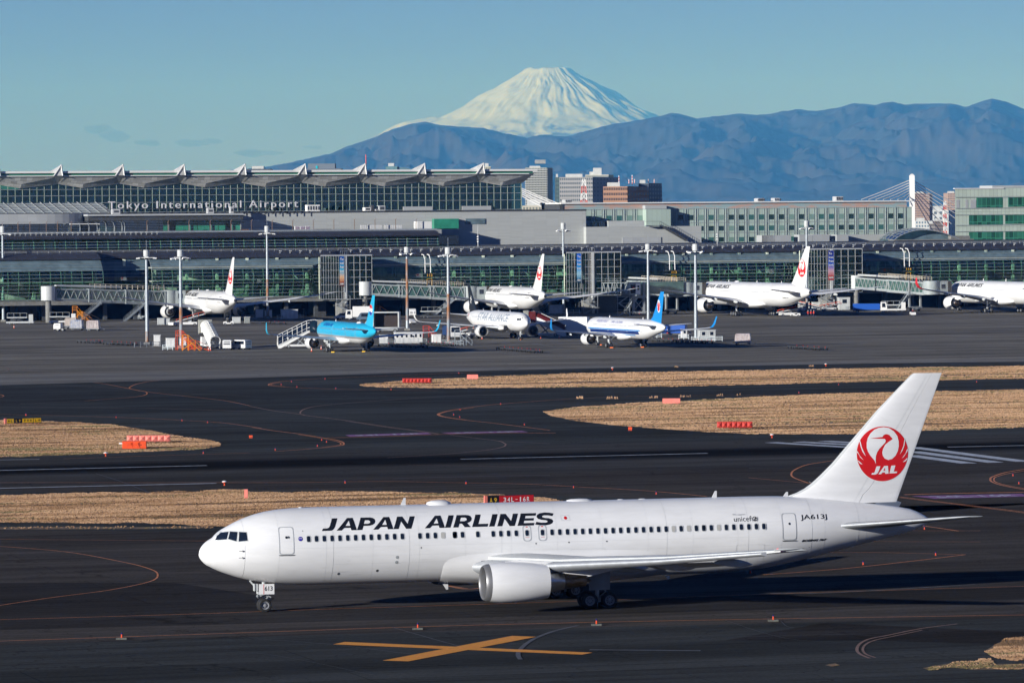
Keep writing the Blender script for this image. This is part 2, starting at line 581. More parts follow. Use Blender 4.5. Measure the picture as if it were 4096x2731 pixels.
# ---- painted markings (one object per kind of paint)
P_OR = mat("taxi_line_paint", (0.66, 0.24, 0.08), 0.7, var=0.35, vs=1.3)
P_PK = mat("faded_taxi_line_paint", (0.24, 0.14, 0.10), 0.75, var=0.35, vs=1.3)
P_WH = mat("white_line_paint", (0.50, 0.53, 0.57), 0.7, var=0.3, vs=1.1)
P_WF = mat("worn_white_line_paint", (0.22, 0.23, 0.25), 0.8, var=0.4, vs=1.1)
P_YE = mat("closed_cross_paint", (0.85, 0.33, 0.03), 0.7, var=0.12, vs=3)
P_PU = mat("red_marking_paint", (0.26, 0.10, 0.26), 0.7, var=0.2, vs=1)
P_SE = mat("joint_sealant", (0.008, 0.009, 0.010), 0.6)
P_JT = mat("pale_joint", (0.085, 0.09, 0.105), 0.8, var=0.3, vs=1)
def smooth_path(pts, n=7):
 P = [Vector(p[:2]) for p in pts]
 if len(P) < 3:
  return P
 out = []
 for i in range(len(P) - 1):
  a, b, c, d = P[max(i - 1, 0)], P[i], P[i + 1], P[min(i + 2, len(P) - 1)]
  m1, m2 = (c - a) * 0.5, (d - b) * 0.5
  for k in range(n):
   t = k / n
   out.append(b * (2 * t ** 3 - 3 * t * t + 1) + m1 * (t ** 3 - 2 * t * t + t) + c * (-2 * t ** 3 + 3 * t * t) + m2 * (t ** 3 - t * t))
 out.append(P[-1])
 return out
def line(mb, pts, w, f=None, z=0.024, off=0.0, dash=None):
 P = smooth_path([G(*(f(*p) if f else p)) for p in pts])
 L = []
 for i, p in enumerate(P):
  d = (P[min(i + 1, len(P) - 1)] - P[max(i - 1, 0)]).normalized()
  nrm = Vector((-d.y, d.x))
  L.append((p + nrm * (off - w / 2), p + nrm * (off + w / 2)))
 for i in range(len(L) - 1):
  if dash and (i // dash) % 2:
   continue
  a, b, c, d = L[i][0], L[i + 1][0], L[i + 1][1], L[i][1]
  mb.quad((a.x, a.y, z), (b.x, b.y, z), (c.x, c.y, z), (d.x, d.y, z))
mo = MB().use(P_OR)
W = 0.24
line(mo, [(2352, 258), (1930, 290), (1700, 315), (1500, 345), (1420, 365), (1393, 377), (1400, 388), (1450, 402), (1600, 425), (1900, 458), (2352, 515)], W, C6)
line(mo, [(1700, 322), (1500, 350), (1430, 368), (1406, 378), (1415, 388), (1470, 402), (1640, 426)], 0.16, C6)
line(mo, [(2200, 1600), (2500, 1586), (3000, 1580), (3500, 1574)], 0.18)
line(mo, [(-190, 492), (0, 520), (200, 545), (400, 578), (520, 598), (575, 615), (588, 630), (565, 645), (400, 665), (200, 682), (0, 695)], W, C6)
line(mo, [(200, 551), (400, 584), (500, 604), (550, 618), (564, 630), (540, 643), (400, 660)], 0.16, C6)
line(mo, [(440, 580), (900, 570), (1440, 550), (2000, 540), (2400, 538)], 0.45, C6, z=0.028)
line(mo, [(2351, 1150), (1400, 1188), (1000, 1204), (700, 1221), (520, 1238), (430, 1255), (412, 1265), (430, 1276), (600, 1291), (900, 1303), (1200, 1312), (1600, 1318), (2000, 1322)], W, CB)
line(mo, [(520, 1244), (442, 1260), (440, 1270), (560, 1283)], 0.2, CB)
line(mo, [(-40, 1930), (1100, 1930), (1380, 1926.5), (1567, 1925.5), (1750, 1929), (2077, 1935), (2311, 1947), (2592, 1963), (2826, 1985)], 0.22)
line(mo, [(-20, 134), (700, 150), (1300, 170), (1700, 190), (2100, 215), (2460, 265)], 0.2, CL)
line(mo, [(600, 552), (1400, 525), (2352, 497)], 0.15, CL)
line(mo, [(1330, 1237), (1700, 1226), (2380, 1215)], 0.6, CF)
line(mo, [(1290, 1255), (1700, 1305), (2380, 1388)], 0.2, CF)
line(mo, [(1290, 1262), (1700, 1311), (2380, 1396)], 0.16, CF)
line(mo, [(720, 945), (500, 980), (390, 1025), (362, 1060), (375, 1085), (430, 1110), (530, 1142), (700, 1180)], 0.2, CF)
line(mo, [(0, 1092), (530, 1140)], 0.14, CF)
line(mo, [(2400, 1012), (2200, 1045), (2090, 1080), (2065, 1100), (2080, 1128), (2180, 1160), (2400, 1200)], 0.22, CF)
line(mo, [(2400, 1026), (2230, 1053), (2120, 1082), (2095, 1102), (2110, 1128), (2210, 1158), (2400, 1190)], 0.16, CF)
line(mo, [(1900, 432), (2210, 478)], 0.25, C3)
line(mo, [(1820, 476), (2400, 476)], 0.13, C3)
line(mo, [(1480, 568), (2400, 571)], 0.12, C3)
line(mo, [(1050, 662), (1600, 663), (2255, 681)], 0.13, C3)
line(mo, [(540, 852), (1200, 802), (1800, 737), (2270, 680)], 0.2, C3)
line(mo, [(-40, 2479), (0, 2478), (750, 2456), (1300, 2436), (1850, 2419), (2400, 2401), (2800, 2386), (3100, 2375), (3500, 2362), (4150, 2343)], 0.13, z=0.028)
line(mo, [(-40, 2565), (750, 2538), (1850, 2501), (2850, 2479), (4150, 2458)], 0.17)
line(mo, [(-20, 1253), (150, 1267), (280, 1290), (340, 1305), (362, 1318), (345, 1335), (250, 1355), (120, 1372), (-20, 1393)], 0.14, OV)
line(mo, [(-20, 1238), (560, 1243)], 0.12, OV)
line(mo, [(80, 945), (240, 975), (390, 962)], 0.2, C2)
line(mo, [(100, 945), (260, 972)], 0.16, C2)
line(mo, [(880, 1245), (1000, 1262), (1200, 1300), (1390, 1335), (1700, 1370), (2100, 1415), (2352, 1465)], 0.16, CA)
line(mo, [(1500, 1225), (1380, 1240), (1280, 1262), (1220, 1290), (1225, 1302), (1280, 1318), (1360, 1330), (1383, 1350), (1340, 1370), (1200, 1388), (800, 1418)], 0.18, CA)
line(mo, [(-10, 1358), (20, 1364), (34, 1372), (20, 1380), (-10, 1384)], 0.2, CA)
tag(mo.build("taxi_line_markings", recalc=False), None, None, kind="structure")
mp_ = MB().use(P_PK)
line(mp_, [(218, 372), (218, 358), (250, 335), (350, 310), (560, 288), (780, 270), (1200, 240), (1600, 220), (2352, 200)], 0.22, C6)
line(mp_, [(-214, 310), (0, 350), (218, 378), (260, 388), (400, 405), (600, 430), (800, 460), (1000, 490), (1200, 515), (1400, 545)], 0.26, C6)
line(mp_, [(600, 436), (800, 466), (1000, 496), (1200, 521), (1400, 551)], 0.2, C6, z=0.026)
line(mp_, [(1500, 556), (1700, 580), (1900, 605), (1960, 625), (1972, 640), (1940, 660), (1800, 685), (1500, 715), (1200, 735), (960, 750)], 0.2, C6)
line(mp_, [(1900, 605), (2352, 630)], 0.12, C6)
line(mp_, [(1140, 812), (1650, 820), (2352, 833)], 0.14, C6)
line(mp_, [(0, 68), (1000, 72), (1600, 83), (2352, 108)], 0.14, CL)
line(mp_, [(400, 1265), (1000, 1292), (1300, 1318), (1390, 1333), (2352, 1372)], 0.14, CA)
line(mp_, [(200, 1478), (1400, 1488), (2352, 1518)], 0.14, CA)
line(mp_, [(190, 1448), (800, 1418)], 0.12, CA)
line(mp_, [(0, 1095), (60, 1105), (82, 1122), (60, 1138), (0, 1145)], 0.16, CA)
line(mp_, [(82, 1110), (400, 1160)], 0.1, CA)
line(mp_, [(2200, 1272), (1900, 1310), (1600, 1370), (1450, 1400), (1370, 1440), (1342, 1490), (1370, 1530), (1450, 1565)], 0.2, C3)
line(mp_, [(1900, 1325), (1640, 1380), (1500, 1410), (1420, 1445), (1392, 1490), (1420, 1530), (1500, 1560)], 0.16, C3)
line(mp_, [(0, 725), (400, 770)], 0.2, CB)
line(mp_, [(980, 985), (1500, 1040), (2100, 1090)], 0.2, CB)
line(mp_, [(1350, 975), (1900, 1040), (2351, 1085)], 0.25, CB)
line(mp_, [(1400, 930), (2351, 1010)], 0.2, CC)
line(mp_, [(0, 1050), (560, 1100)], 0.2, CC)
line(mp_, [(100, 930), (700, 1000), (1400, 1050)], 0.2, CD)
line(mp_, [(1750, 635), (2351, 690)], 0.25, CD)
tag(mp_.build("faded_line_markings", recalc=False), None, None, kind="structure")
mw = MB().use(P_WH)
line(mw, [(-10, 662), (1945, 616)], 0.75, CL, z=0.03)
line(mw, [(-10, 830), (2035, 783)], 0.75, CL, z=0.03)
line(mw, [(-10, 563), (370, 557)], 0.5, CL, z=0.03)
line(mw, [(1843, 1836.5), (2830, 1813)], 0.75, z=0.03)
line(mw, [(3791, 1788), (4130, 1781)], 0.75, z=0.03)
for (a, b) in (((185, 790), (860, 832)), ((420, 785), (900, 812)), ((640, 778), (940, 797)), ((1400, 832), (2352, 953)), ((1400, 868), (2110, 962)), ((1380, 902), (1880, 969))):
 line(mw, [a, b], 1.9, CF, z=0.03)
tag(mw.build("runway_line_markings", recalc=False), None, None, kind="structure")
mf = MB().use(P_WF)
line(mf, [(1430, 930), (1510, 938)], 0.4, CA)
for q in range(14):
 t = q / 14
 line(mf, [(1600 + 751 * t, 945 + 90 * t), (1600 + 751 * (t + 0.045), 945 + 90 * (t + 0.045))], 0.3, CA)
 line(mf, [(1990 + 560 * t, 985 + 52 * t), (1990 + 560 * (t + 0.045), 985 + 52 * (t + 0.045))], 0.3, CA)
 line(mf, [(600 + 500 * t, 950 + 62 * t), (600 + 500 * (t + 0.045), 950 + 62 * (t + 0.045))], 0.3, CC)
 line(mf, [(1000 + 430 * t, 965 + 50 * t), (1000 + 430 * (t + 0.045), 965 + 50 * (t + 0.045))], 0.3, CC)
line(mf, [(-10, 968), (900, 950), (1580, 936)], 0.3, CA)
line(mf, [(1200, 845), (1700, 890), (2352, 945)], 0.3, CD)
line(mf, [(900, 830), (1500, 905), (2000, 955), (2352, 970)], 0.3, CD)
line(mf, [(380, 640), (620, 640)], 0.35, CD)
line(mf, [(900, 888), (1500, 868), (2200, 862)], 0.4, CC)
line(mf, [(1000, 880), (1200, 905)], 0.4, CC)
line(mf, [(600, 1012), (1100, 1008), (2352, 936)], 0.14, C3, z=0.032)
line(mf, [(400, 225), (950, 222)], 0.12, C6)
tag(mf.build("worn_line_markings", recalc=False), None, None, kind="structure")
mj = MB().use(P_JT)
line(mj, [(1200, 1285), (1000, 1332), (850, 1388), (760, 1440), (700, 1500), (690, 1540), (710, 1575)], 0.3, C2)
line(mj, [(1300, 1468 + 25), (2250, 1500)], 0.5, C2)
line(mj, [(1750, 1300), (2100, 1400), (2352, 1470)], 0.08, C1)
line(mj, [(600, 1400), (1200, 1445), (2000, 1540)], 0.06, C1)
mj.use(P_SE)
line(mj, [(0, 1408), (300, 1385), (1200, 1362), (1600, 1385)], 0.07, C3)
line(mj, [(690, 1245), (740, 1290), (800, 1305)], 0.1, C3)
line(mj, [(1760, 28), (2352, 18)], 0.12, C1)
line(mj, [(1005, 930), (1600, 912), (2352, 900)], 0.45, C6)
line(mj, [(1400, 985), (2000, 968)], 0.2, CF)
line(mj, [(0, 1010), (900, 1000)], 0.3, CF)
line(mj, [(900, 690), (1150, 770), (1400, 870)], 0.12, CL)
line(mj, [(2900, 2480), (3200, 2560), (3700, 2560)], 0.05)
line(mj, [(100, 2640), (900, 2600), (1500, 2700)], 0.05)
tag(mj.build("pavement_joints", recalc=False), None, None, kind="structure")
mx = MB().use(P_YE)
for q_, z_ in ((((1332, 2577), (1379, 2567), (2370, 2610), (2328, 2618)), 0.030), (((1530, 2642), (1634, 2645), (2145, 2547), (2049, 2543)), 0.034)):
 a, b, c, d = [G(*p) for p in q_]
 for k in range(8):
  t0, t1 = k / 8, (k + 1) / 8
  if z_ == 0.030:
   q4 = (a.lerp(d, t0), b.lerp(c, t0), b.lerp(c, t1), a.lerp(d, t1))
  else:
   q4 = (a.lerp(d, t0), b.lerp(c, t0), b.lerp(c, t1), a.lerp(d, t1))
  mx.quad(*[(p.x, p.y, z_) for p in q4])
tag(mx.build("closed_cross_marking", recalc=False), None, None, kind="structure")
# red painted runway designators with white figures
mu = MB()
for quad_, body in (([C6(600, 556), C6(640, 570), C6(1340, 549), C6(1300, 535)], "34L-16R"), ([C6(1420, 536), C6(1490, 546), C6(2165, 531), C6(2110, 520)], "34L-16R"), ([CF(1390, 1249), CF(1590, 1272), CF(2400, 1252), CF(2330, 1228)], "34L-16R")):
 a, b, c, d = [G(*p) for p in quad_]
 def onq(u, v, z=0.036):
  p = b.lerp(c, u).lerp(a.lerp(d, u), v)
  return (p.x, p.y, z)
 mu.use(P_PU).quad(*[(p.x, p.y, 0.032) for p in (a, b, c, d)])
 vs, fs = fit_text(body, 0.80, 0.62, 0.02)
 mu.use(P_WH)
 decal(mu, vs, fs, lambda u, v: onq(0.1 + u, 0.19 + v))
tag(mu.build("painted_designators", recalc=False), None, None, kind="structure")

# ---- dry grass: ground strips with real tufts
def grass_mats():
 out = []
 for i, c in enumerate([(0.47, 0.295, 0.172), (0.37, 0.222, 0.122), (0.54, 0.350, 0.212), (0.21, 0.130, 0.074), (0.22, 0.18, 0.09)]):
  m = mat("dry_grass_%s" % "straw tan pale brown green".split()[i], c, 0.85, spec=0.1)
  out.append(m)
 return out
GM = grass_mats()
SOIL = mat("dry_turf", (0.17, 0.115, 0.065), 0.95, var=0.35, vs=0.6, bump=0.4, bs=4)
def inside(poly, x, y):
 c = np.zeros(len(x), bool)
 n = len(poly)
 for i in range(n):
  x0, y0 = poly[i][0], poly[i][1]
  x1, y1 = poly[i - 1][0], poly[i - 1][1]
  hit = ((y0 > y) != (y1 > y)) & (x < (x1 - x0) * (y - y0) / (y1 - y0 + 1e-12) + x0)
  c ^= hit
 return c
def grass(name, poly, dens, hgt, seed, gaps=(), wide=1.0):
 P = [Vector((p.x, p.y, 0)) for p in poly]
 base = sheet(name.replace("dry_grass", "turf"), [(p.x, p.y) for p in P], 0.030, SOIL)
 struct(base)
 rs = np.random.RandomState(seed)
 xs = [p.x for p in P]; ys = [p.y for p in P]
 area = (max(xs) - min(xs)) * (max(ys) - min(ys))
 n = int(area * dens)
 x = rs.uniform(min(xs), max(xs), n); y = rs.uniform(min(ys), max(ys), n)
 # ragged outline
 wob = 0.7 * np.sin(x * 0.9 + 3 * np.sin(x * 0.21)) + 0.4 * np.sin(x * 2.3 + y)
 k = inside([(p.x, p.y) for p in P], x, y + wob)
 for (ga, gb, gw) in gaps:
  a, b = G(*ga), G(*gb)
  d = (b - a).normalized()
  dist = np.abs(-(d.y) * (x - a.x) + d.x * (y - a.y))
  k &= dist > gw
 x, y = x[k], y[k]
 n = len(x)
 # patches of colour: smooth pseudo-noise stretched along the runway
 ca, sa = math.cos(RA), math.sin(RA)
 u, v = x * ca + y * sa, -x * sa + y * ca
 def vn(su, sv, sd):
  t = np.random.RandomState(seed * 31 + sd).rand(64, 64)
  a_, b_ = u / su, v / sv
  i, j = np.floor(a_).astype(int), np.floor(b_).astype(int)
  fa, fb = a_ - i, b_ - j
  fa, fb = fa * fa * (3 - 2 * fa), fb * fb * (3 - 2 * fb)
  g_ = lambda x_, y_: t[x_ % 64, y_ % 64]
  return (g_(i, j) * (1 - fa) + g_(i + 1, j) * fa) * (1 - fb) + (g_(i, j + 1) * (1 - fa) + g_(i + 1, j + 1) * fa) * fb
 f = 3.6 * (vn(22, 3.2, 1) - .5) + 2.6 * (vn(7, 1.3, 2) - .5) + 1.6 * (vn(2.2, .7, 3) - .5) + rs.normal(0, 0.12, n)
 mi = np.full(n, 0)
 mi[f > 0.75] = 2; mi[f < -0.35] = 1; mi[f < -1.05] = 3
 g2 = vn(26, 4.5, 5) + .5 * vn(5, 1.2, 6) + rs.normal(0, 0.12, n)
 mi[(g2 > 1.08)] = 4
 hh = hgt * (0.88 + 0.24 * rs.rand(n)) * (1 + 0.10 * f)
 hh[mi == 3] *= 0.6
 th = rs.uniform(0, math.pi, n)
 w = rs.uniform(0.10, 0.22, n) * wide
 lean = rs.uniform(-0.05, 0.05, (n, 2))
 V = np.zeros((n, 2, 4, 3));
 for j in range(2):
  t = th + j * 1.5
  dx, dy = np.cos(t) * w / 2, np.sin(t) * w / 2
  V[:, j, 0] = np.stack([x - dx, y - dy, np.full(n, 0.03)], 1)
  V[:, j, 1] = np.stack([x + dx, y + dy, np.full(n, 0.03)], 1)
  V[:, j, 2] = np.stack([x + dx * 0.75 + lean[:, 0], y + dy * 0.75 + lean[:, 1], 0.03 + hh * rs.uniform(0.6, 1.0, n)], 1)
  V[:, j, 3] = np.stack([x - dx * 0.75 + lean[:, 0], y - dy * 0.75 + lean[:, 1], 0.03 + hh * rs.uniform(0.6, 1.0, n)], 1)
 nv = n * 8; nf = n * 2
 me = bpy.data.meshes.new(name)
 me.vertices.add(nv)
 me.vertices.foreach_set("co", V.reshape(-1).astype(np.float32))
 me.loops.add(nf * 4)
 me.loops.foreach_set("vertex_index", np.arange(nv, dtype=np.int32))
 me.polygons.add(nf)
 me.polygons.foreach_set("loop_start", np.arange(0, nv, 4, dtype=np.int32))
 me.polygons.foreach_set("loop_total", np.full(nf, 4, np.int32))
 for m in GM:
  me.materials.append(m)
 me.polygons.foreach_set("material_index", np.repeat(mi, 2).astype(np.int32))
 me.update()
 me.validate()
 tag(link(name, me), None, None, kind="stuff")
A_top = [(1438, 1541), (1470, 1534), (1600, 1526), (1913, 1508), (2338, 1493), (2700, 1488), (3500, 1473), (4160, 1464), (4900, 1450)]
A_bot = [(4900, 1500), (4160, 1513), (3500, 1527), (2700, 1546.6), (2200, 1551), (1700, 1553), (1520, 1550), (1450, 1545)]
grass("dry_grass", gp(A_top + A_bot), 5.0, 0.10, 1, wide=2.3, gaps=(((1742, 1543), (4096, 1496), 1.6),))
B = [(2172, 1646), (2230, 1638), (2338, 1627), (2551, 1611), (2700, 1606), (3053, 1587), (3266, 1577), (3500, 1571), (4160, 1557), (4900, 1545), (4900, 1690), (4160, 1707), (4096, 1709.6), (3697, 1723), (3370, 1737.6), (2996, 1736), (2786, 1726), (2438, 1700), (2300, 1684), (2200, 1662)]
grass("dry_grass", gp(B), 9, 0.08, 2, wide=1.7, gaps=(((2996, 1700), (4096, 1679), 0.8), ((2996, 1682), (4096, 1668), 0.3)))
Cc = [(-800, 1860), (-800, 1690), (-50, 1682), (60, 1681), (170, 1687), (300, 1690), (455, 1700), (560, 1715), (660, 1736), (740, 1749), (850, 1762), (885, 1775), (880, 1785), (800, 1797), (640, 1806), (450, 1813), (280, 1820), (120, 1826), (-50, 1830)]
grass("dry_grass", gp(Cc), 16.0, 0.08, 3, wide=1.3, gaps=(((0, 1768), (740, 1749), 0.7),))
D_ = [(-800, 2112), (-800, 2000), (-50, 1982), (200, 1976), (560, 1970), (750, 1966), (975, 1957), (1000, 1970), (1300, 1968), (1600, 1969), (1900, 1975), (2150, 1990), (2300, 2010), (2300, 2040), (1700, 2075), (1100, 2112), (900, 2108), (600, 2092), (300, 2093), (-50, 2090)]
grass("dry_grass", gp(D_), 30.0, 0.07, 4)
grass("dry_grass", gp([(-50, 2109), (300, 2106), (600, 2108), (820, 2104), (860, 2112), (600, 2116), (-50, 2118)]), 3.0, 0.08, 5)
grass("dry_grass", gp([(3935, 2606), (3990, 2572), (4060, 2550), (4180, 2545), (4180, 2646), (4060, 2640), (3980, 2628)]), 70, 0.07, 6, wide=.6)
grass("dry_grass", gp([(3690, 2672), (3780, 2655), (3900, 2646), (3960, 2632), (3980, 2655), (4180, 2655), (4180, 2672), (3900, 2680), (3800, 2668), (3720, 2680)]), 55, 0.05, 7, wide=.6)
grass("dry_grass", gp([(3300, 2660), (3340, 2652), (3360, 2660), (3330, 2666)]), 12, 0.06, 8)
for i, q_ in enumerate([(2310, 1592, 2330, 1596), (2430, 1592, 2470, 1597), (2870, 1582, 2890, 1585), (2720, 1586, 2760, 1589), (2948, 1580, 2962, 1583), (2700, 1468, 2712, 1470), (3240, 1465, 3250, 1467), (2600, 1590, 2625, 1593)]):
 x0, y0, x1, y1 = q_
 grass("dry_grass", gp([(x0, y0), (x1, y0), (x1 + 8, y1), (x0 - 8, y1)]), 2.5, 0.3, 20 + i)

# ------------------------------------------------------------------ mountains
def terrain(name, rows, cols, fn, m, smooth=True):
 vs = [fn(i, j) for i in range(rows) for j in range(cols)]
 fs = [(i * cols + j, i * cols + j + 1, (i + 1) * cols + j + 1, (i + 1) * cols + j) for i in range(rows - 1) for j in range(cols - 1)]
 me = bpy.data.meshes.new(name)
 me.from_pydata(vs, [], fs)
 me.materials.append(m)
 me.polygons.foreach_set("use_smooth", [smooth] * len(fs))
 me.update()
 return struct(link(name, me))
ridge = [(-400, 760), (0, 700), (500, 690), (900, 690), (1080, 670), (1219, 641), (1324, 618), (1393, 587), (1498, 554), (1567, 519), (1640, 500), (1702, 488), (1759, 502), (1846, 510), (1933, 514), (2020, 536), (2110, 554), (2160, 542), (2229, 548), (2290, 546), (2316, 535), (2421, 505), (2525, 488), (2630, 467), (2690, 453), (2720, 460), (2790, 478), (2850, 467), (2950, 456), (3030, 464), (3130, 446), (3180, 438), (3270, 446), (3360, 430), (3417, 415), (3500, 420), (3568, 406), (3620, 418), (3680, 417), (3800, 415), (3860, 429), (3900, 417), (3965, 394), (4020, 406), (4096, 437), (4300, 470), (4500, 520)]
rx, ry = [p[0] for p in ridge], [p[1] for p in ridge]
FOREST = mat("winter_forest", (0.034, 0.036, 0.036), 0.95, spec=0.1, col2=(0.062, 0.054, 0.050), vs=0.0016, lo=0.4, hi=0.68)
R0, NR, NC = 56000.0, 170, 860
def mount(i, j):
 px = -380 + 4860 * j / (NC - 1)
 t = i / (NR - 1)
 r = 40500 + 19500 * t
 py = interp(rx, ry, px) if 0 else float(np.interp(px, rx, ry))
 dirv = ray(px, py)
 x = dirv.x / dirv.y * r
 ztop = CAMH + dirv.z / dirv.y * R0
 s = (r - 40500) / (R0 - 40500)
 p = Vector((x / 2600.0, r / 3600.0, 0.0))
 w = noise.noise_vector(p * 0.5) * 0.8
 n1 = 1 - abs(noise.noise(p * 1.0 + w)) * 2
 n2 = 1 - abs(noise.noise(p * 2.3 + w + Vector((7, 3, 1)))) * 2
 n3 = 1 - abs(noise.noise(p * 5.2 + Vector((2, 9, 4)))) * 2
 n4 = noise.noise(p * 12.0)
 n5 = 1 - abs(noise.noise(p * 10.5 + Vector((5, 5, 4)))) * 2
 n6 = 1 - abs(noise.noise(p * 21.0 + Vector((1, 5, 8)))) * 2
 rid = 0.50 * n1 + 0.3 * n2 + 0.20 * n3 + 0.06 * n5 + 0.03 * n6
 if s <= 1:
  base = ztop * (s ** 0.9)
  amp = 620 * math.sin(math.pi * min(1, s) ** 1.1) ** 0.8 + 0
  z = base + (rid - 0.45) * amp
  lim = CAMH + (ztop - CAMH) * (r / R0) * 0.985 * (0.93 + 0.07 * s)
  z = min(z, lim)
  z += (n4 * 12 + n3 * 14 + n5 * 7 + n6 * 5) * min(1, s * 3)
 else:
  z = ztop * (1 - 1.1 * (s - 1) / 0.26) + n4 * 10
 return (x, r, max(z, -1.0))
terrain("mountains", NR, NC, mount, FOREST)

SNOW = bpy.data.materials.new("snow_and_rock")
SNOW.use_nodes = True
nt = SNOW.node_tree
pb = nt.nodes["Principled BSDF"]
pb.inputs["Roughness"].default_value = 0.8
pb.inputs["Specular IOR Level"].default_value = 0.1
g = nt.nodes.new("ShaderNodeNewGeometry")
sx = nt.nodes.new("ShaderNodeSeparateXYZ")
nz = nt.nodes.new("ShaderNodeTexNoise"); nz.inputs["Scale"].default_value = 0.0016; nz.inputs["Detail"].default_value = 8; nz.inputs["Roughness"].default_value = 0.6
nt.links.new(g.outputs["Position"], sx.inputs[0]); nt.links.new(g.outputs["Position"], nz.inputs["Vector"])
m1 = nt.nodes.new("ShaderNodeMath"); m1.operation = 'MULTIPLY_ADD'; m1.inputs[1].default_value = 1500.0
nt.links.new(nz.outputs[0], m1.inputs[0]); nt.links.new(sx.outputs[2], m1.inputs[2])
mr = nt.nodes.new("ShaderNodeMapRange"); mr.inputs[1].default_value = 2330.0; mr.inputs[2].default_value = 2470.0
nt.links.new(m1.outputs[0], mr.inputs[0])
mx_ = nt.nodes.new("ShaderNodeMix"); mx_.data_type = 'RGBA'
mx_.inputs[6].default_value = (0.10, 0.085, 0.075, 1); mx_.inputs[7].default_value = (0.43, 0.53, 0.66, 1)
nt.links.new(mr.outputs[0], mx_.inputs[0]); nt.links.new(mx_.outputs[2], pb.inputs["Base Color"])
FD = 97000.0
fc = at(2197, 855, FD)
fr = [0, 200, 330, 420, 615, 1030, 1397, 1762, 2128, 2400, 2910, 3700, 4907, 6500, 9000]
fz = [2900, 2950, 3035, 3045, 2925, 2690, 2500, 2290, 2095, 1960, 1790, 1520, 1190, 760, 0]
NF, NT = 150, 520
def fuji(i, j):
 t = i / (NF - 1)
 r = 9000 * (t ** 1.35)
 a = 2 * math.pi * j / (NT - 1)
 z = interp(fr, fz, r)
 ca, sa = math.cos(a), math.sin(a)
 k = min(1, max(0, (r - 300) / 900))
 q = Vector((ca * 9, sa * 9, r / 5200.0))
 w = noise.noise_vector(Vector((ca * r, sa * r, 0)) / 900.0) * 0.6
 q = Vector(((ca + w.x * .3) * 6, (sa + w.y * .3) * 6, r / 2200.0))
 gul = noise.noise(q) * 1.1 + noise.noise(q * 2.6 + Vector((3, 1, 0))) * 0.7 + noise.noise(q * 6.5) * 0.28
 z += gul * 46 * k + noise.noise(Vector((ca * r, sa * r, 0)) / 420.0) * 42 * k + noise.noise(Vector((ca * r, sa * r, 0)) / 170.0) * 16 * k
 rim = noise.noise(Vector((ca * 3, sa * 3, 5))) * 45 * max(0, 1 - abs(r - 400) / 300)
 z += rim
 if r > 2300:                                        # the low shoulder on the left flank
  side = math.exp(-((math.atan2(sa, ca) - math.pi) ** 2 if sa >= 0 else (math.atan2(sa, ca) + math.pi) ** 2) / 0.12)
  z += side * 170 * math.exp(-((r - 3100) / 700.0) ** 2)
 return (fc.x + r * ca, FD + r * sa, max(z, -1.0))
terrain("snow_mountain", NF, NT, fuji, SNOW)

# thin grey wisps of cloud low in the sky, far beyond the haze
cm_ = bpy.data.materials.new("thin_cloud")
cm_.use_nodes = True
cm_.node_tree.nodes.remove(cm_.node_tree.nodes["Principled BSDF"])
cv_ = cm_.node_tree.nodes.new("ShaderNodeVolumePrincipled")
cv_.inputs["Color"].default_value = (.22, .30, .42, 1)
cv_.inputs["Density"].default_value = 2.2e-4
cm_.node_tree.links.new(cv_.outputs[0], cm_.node_tree.nodes["Material Output"].inputs["Volume"])
mb = MB().use(cm_)
for (px, py, wx, wz) in ((395, 520, 55, 24), (460, 545, 60, 22), (590, 572, 50, 14), (770, 573, 70, 15), (850, 565, 40, 10), (1000, 613, 70, 14), (1090, 612, 45, 8), (1250, 590, 40, 7)):
 c = at(px, py, 132000)
 k = 132000 / FPX
 rings = []
 for i in range(9):
  a = -math.pi / 2 + math.pi * i / 8
  rings.append([(c.x + wx * k * math.sin(a), c.y + 2600 * max(.02, math.cos(a)) * math.cos(b), c.z + wz * k * max(.02, math.cos(a)) * math.sin(b) * (1 + .3 * math.sin(3 * a + px))) for b in [2 * math.pi * q / 12 for q in range(12)]])
 mb.loft(rings)
tag(mb.build("clouds", smooth=True), None, None, kind="stuff")
# ------------------------------------------------------------------ airliners (local x aft from the nose tip, -y port, z up from the ground)
NOSE = [(0, 4.10, 4.02), (.05, 4.38, 3.86), (.22, 4.68, 3.62), (.5, 4.96, 3.36), (.8, 5.15, 3.20), (.95, 5.23, 3.12), (1.2, 5.50, 3.0), (1.5, 5.73, 2.86), (1.9, 5.95, 2.72), (2.54, 6.28, 2.49), (3.7, 6.73, 2.2), (4.86, 7.0, 2.0), (5.85, 7.12, 1.9), (7.35, 7.19, 1.8), (9.43, 7.205, 1.77)]
TAIL = [(-17.4, 7.23, 1.84), (-13.9, 7.24, 1.97), (-11.3, 7.2, 2.33), (-8.7, 7.03, 2.87), (-6.1, 6.73, 3.46), (-3.4, 6.38, 4.03), (-1.65, 6.08, 4.45), (-.8, 5.74, 4.76), (-.3, 5.42, 5.03), (-.02, 5.24, 5.16)]
TAILW = [(-17.4, 1), (-13.9, .995), (-11.3, .94), (-8.7, .82), (-6.1, .64), (-3.4, .42), (-1.65, .26), (-.8, .17), (-.3, .11), (-.02, .05)]
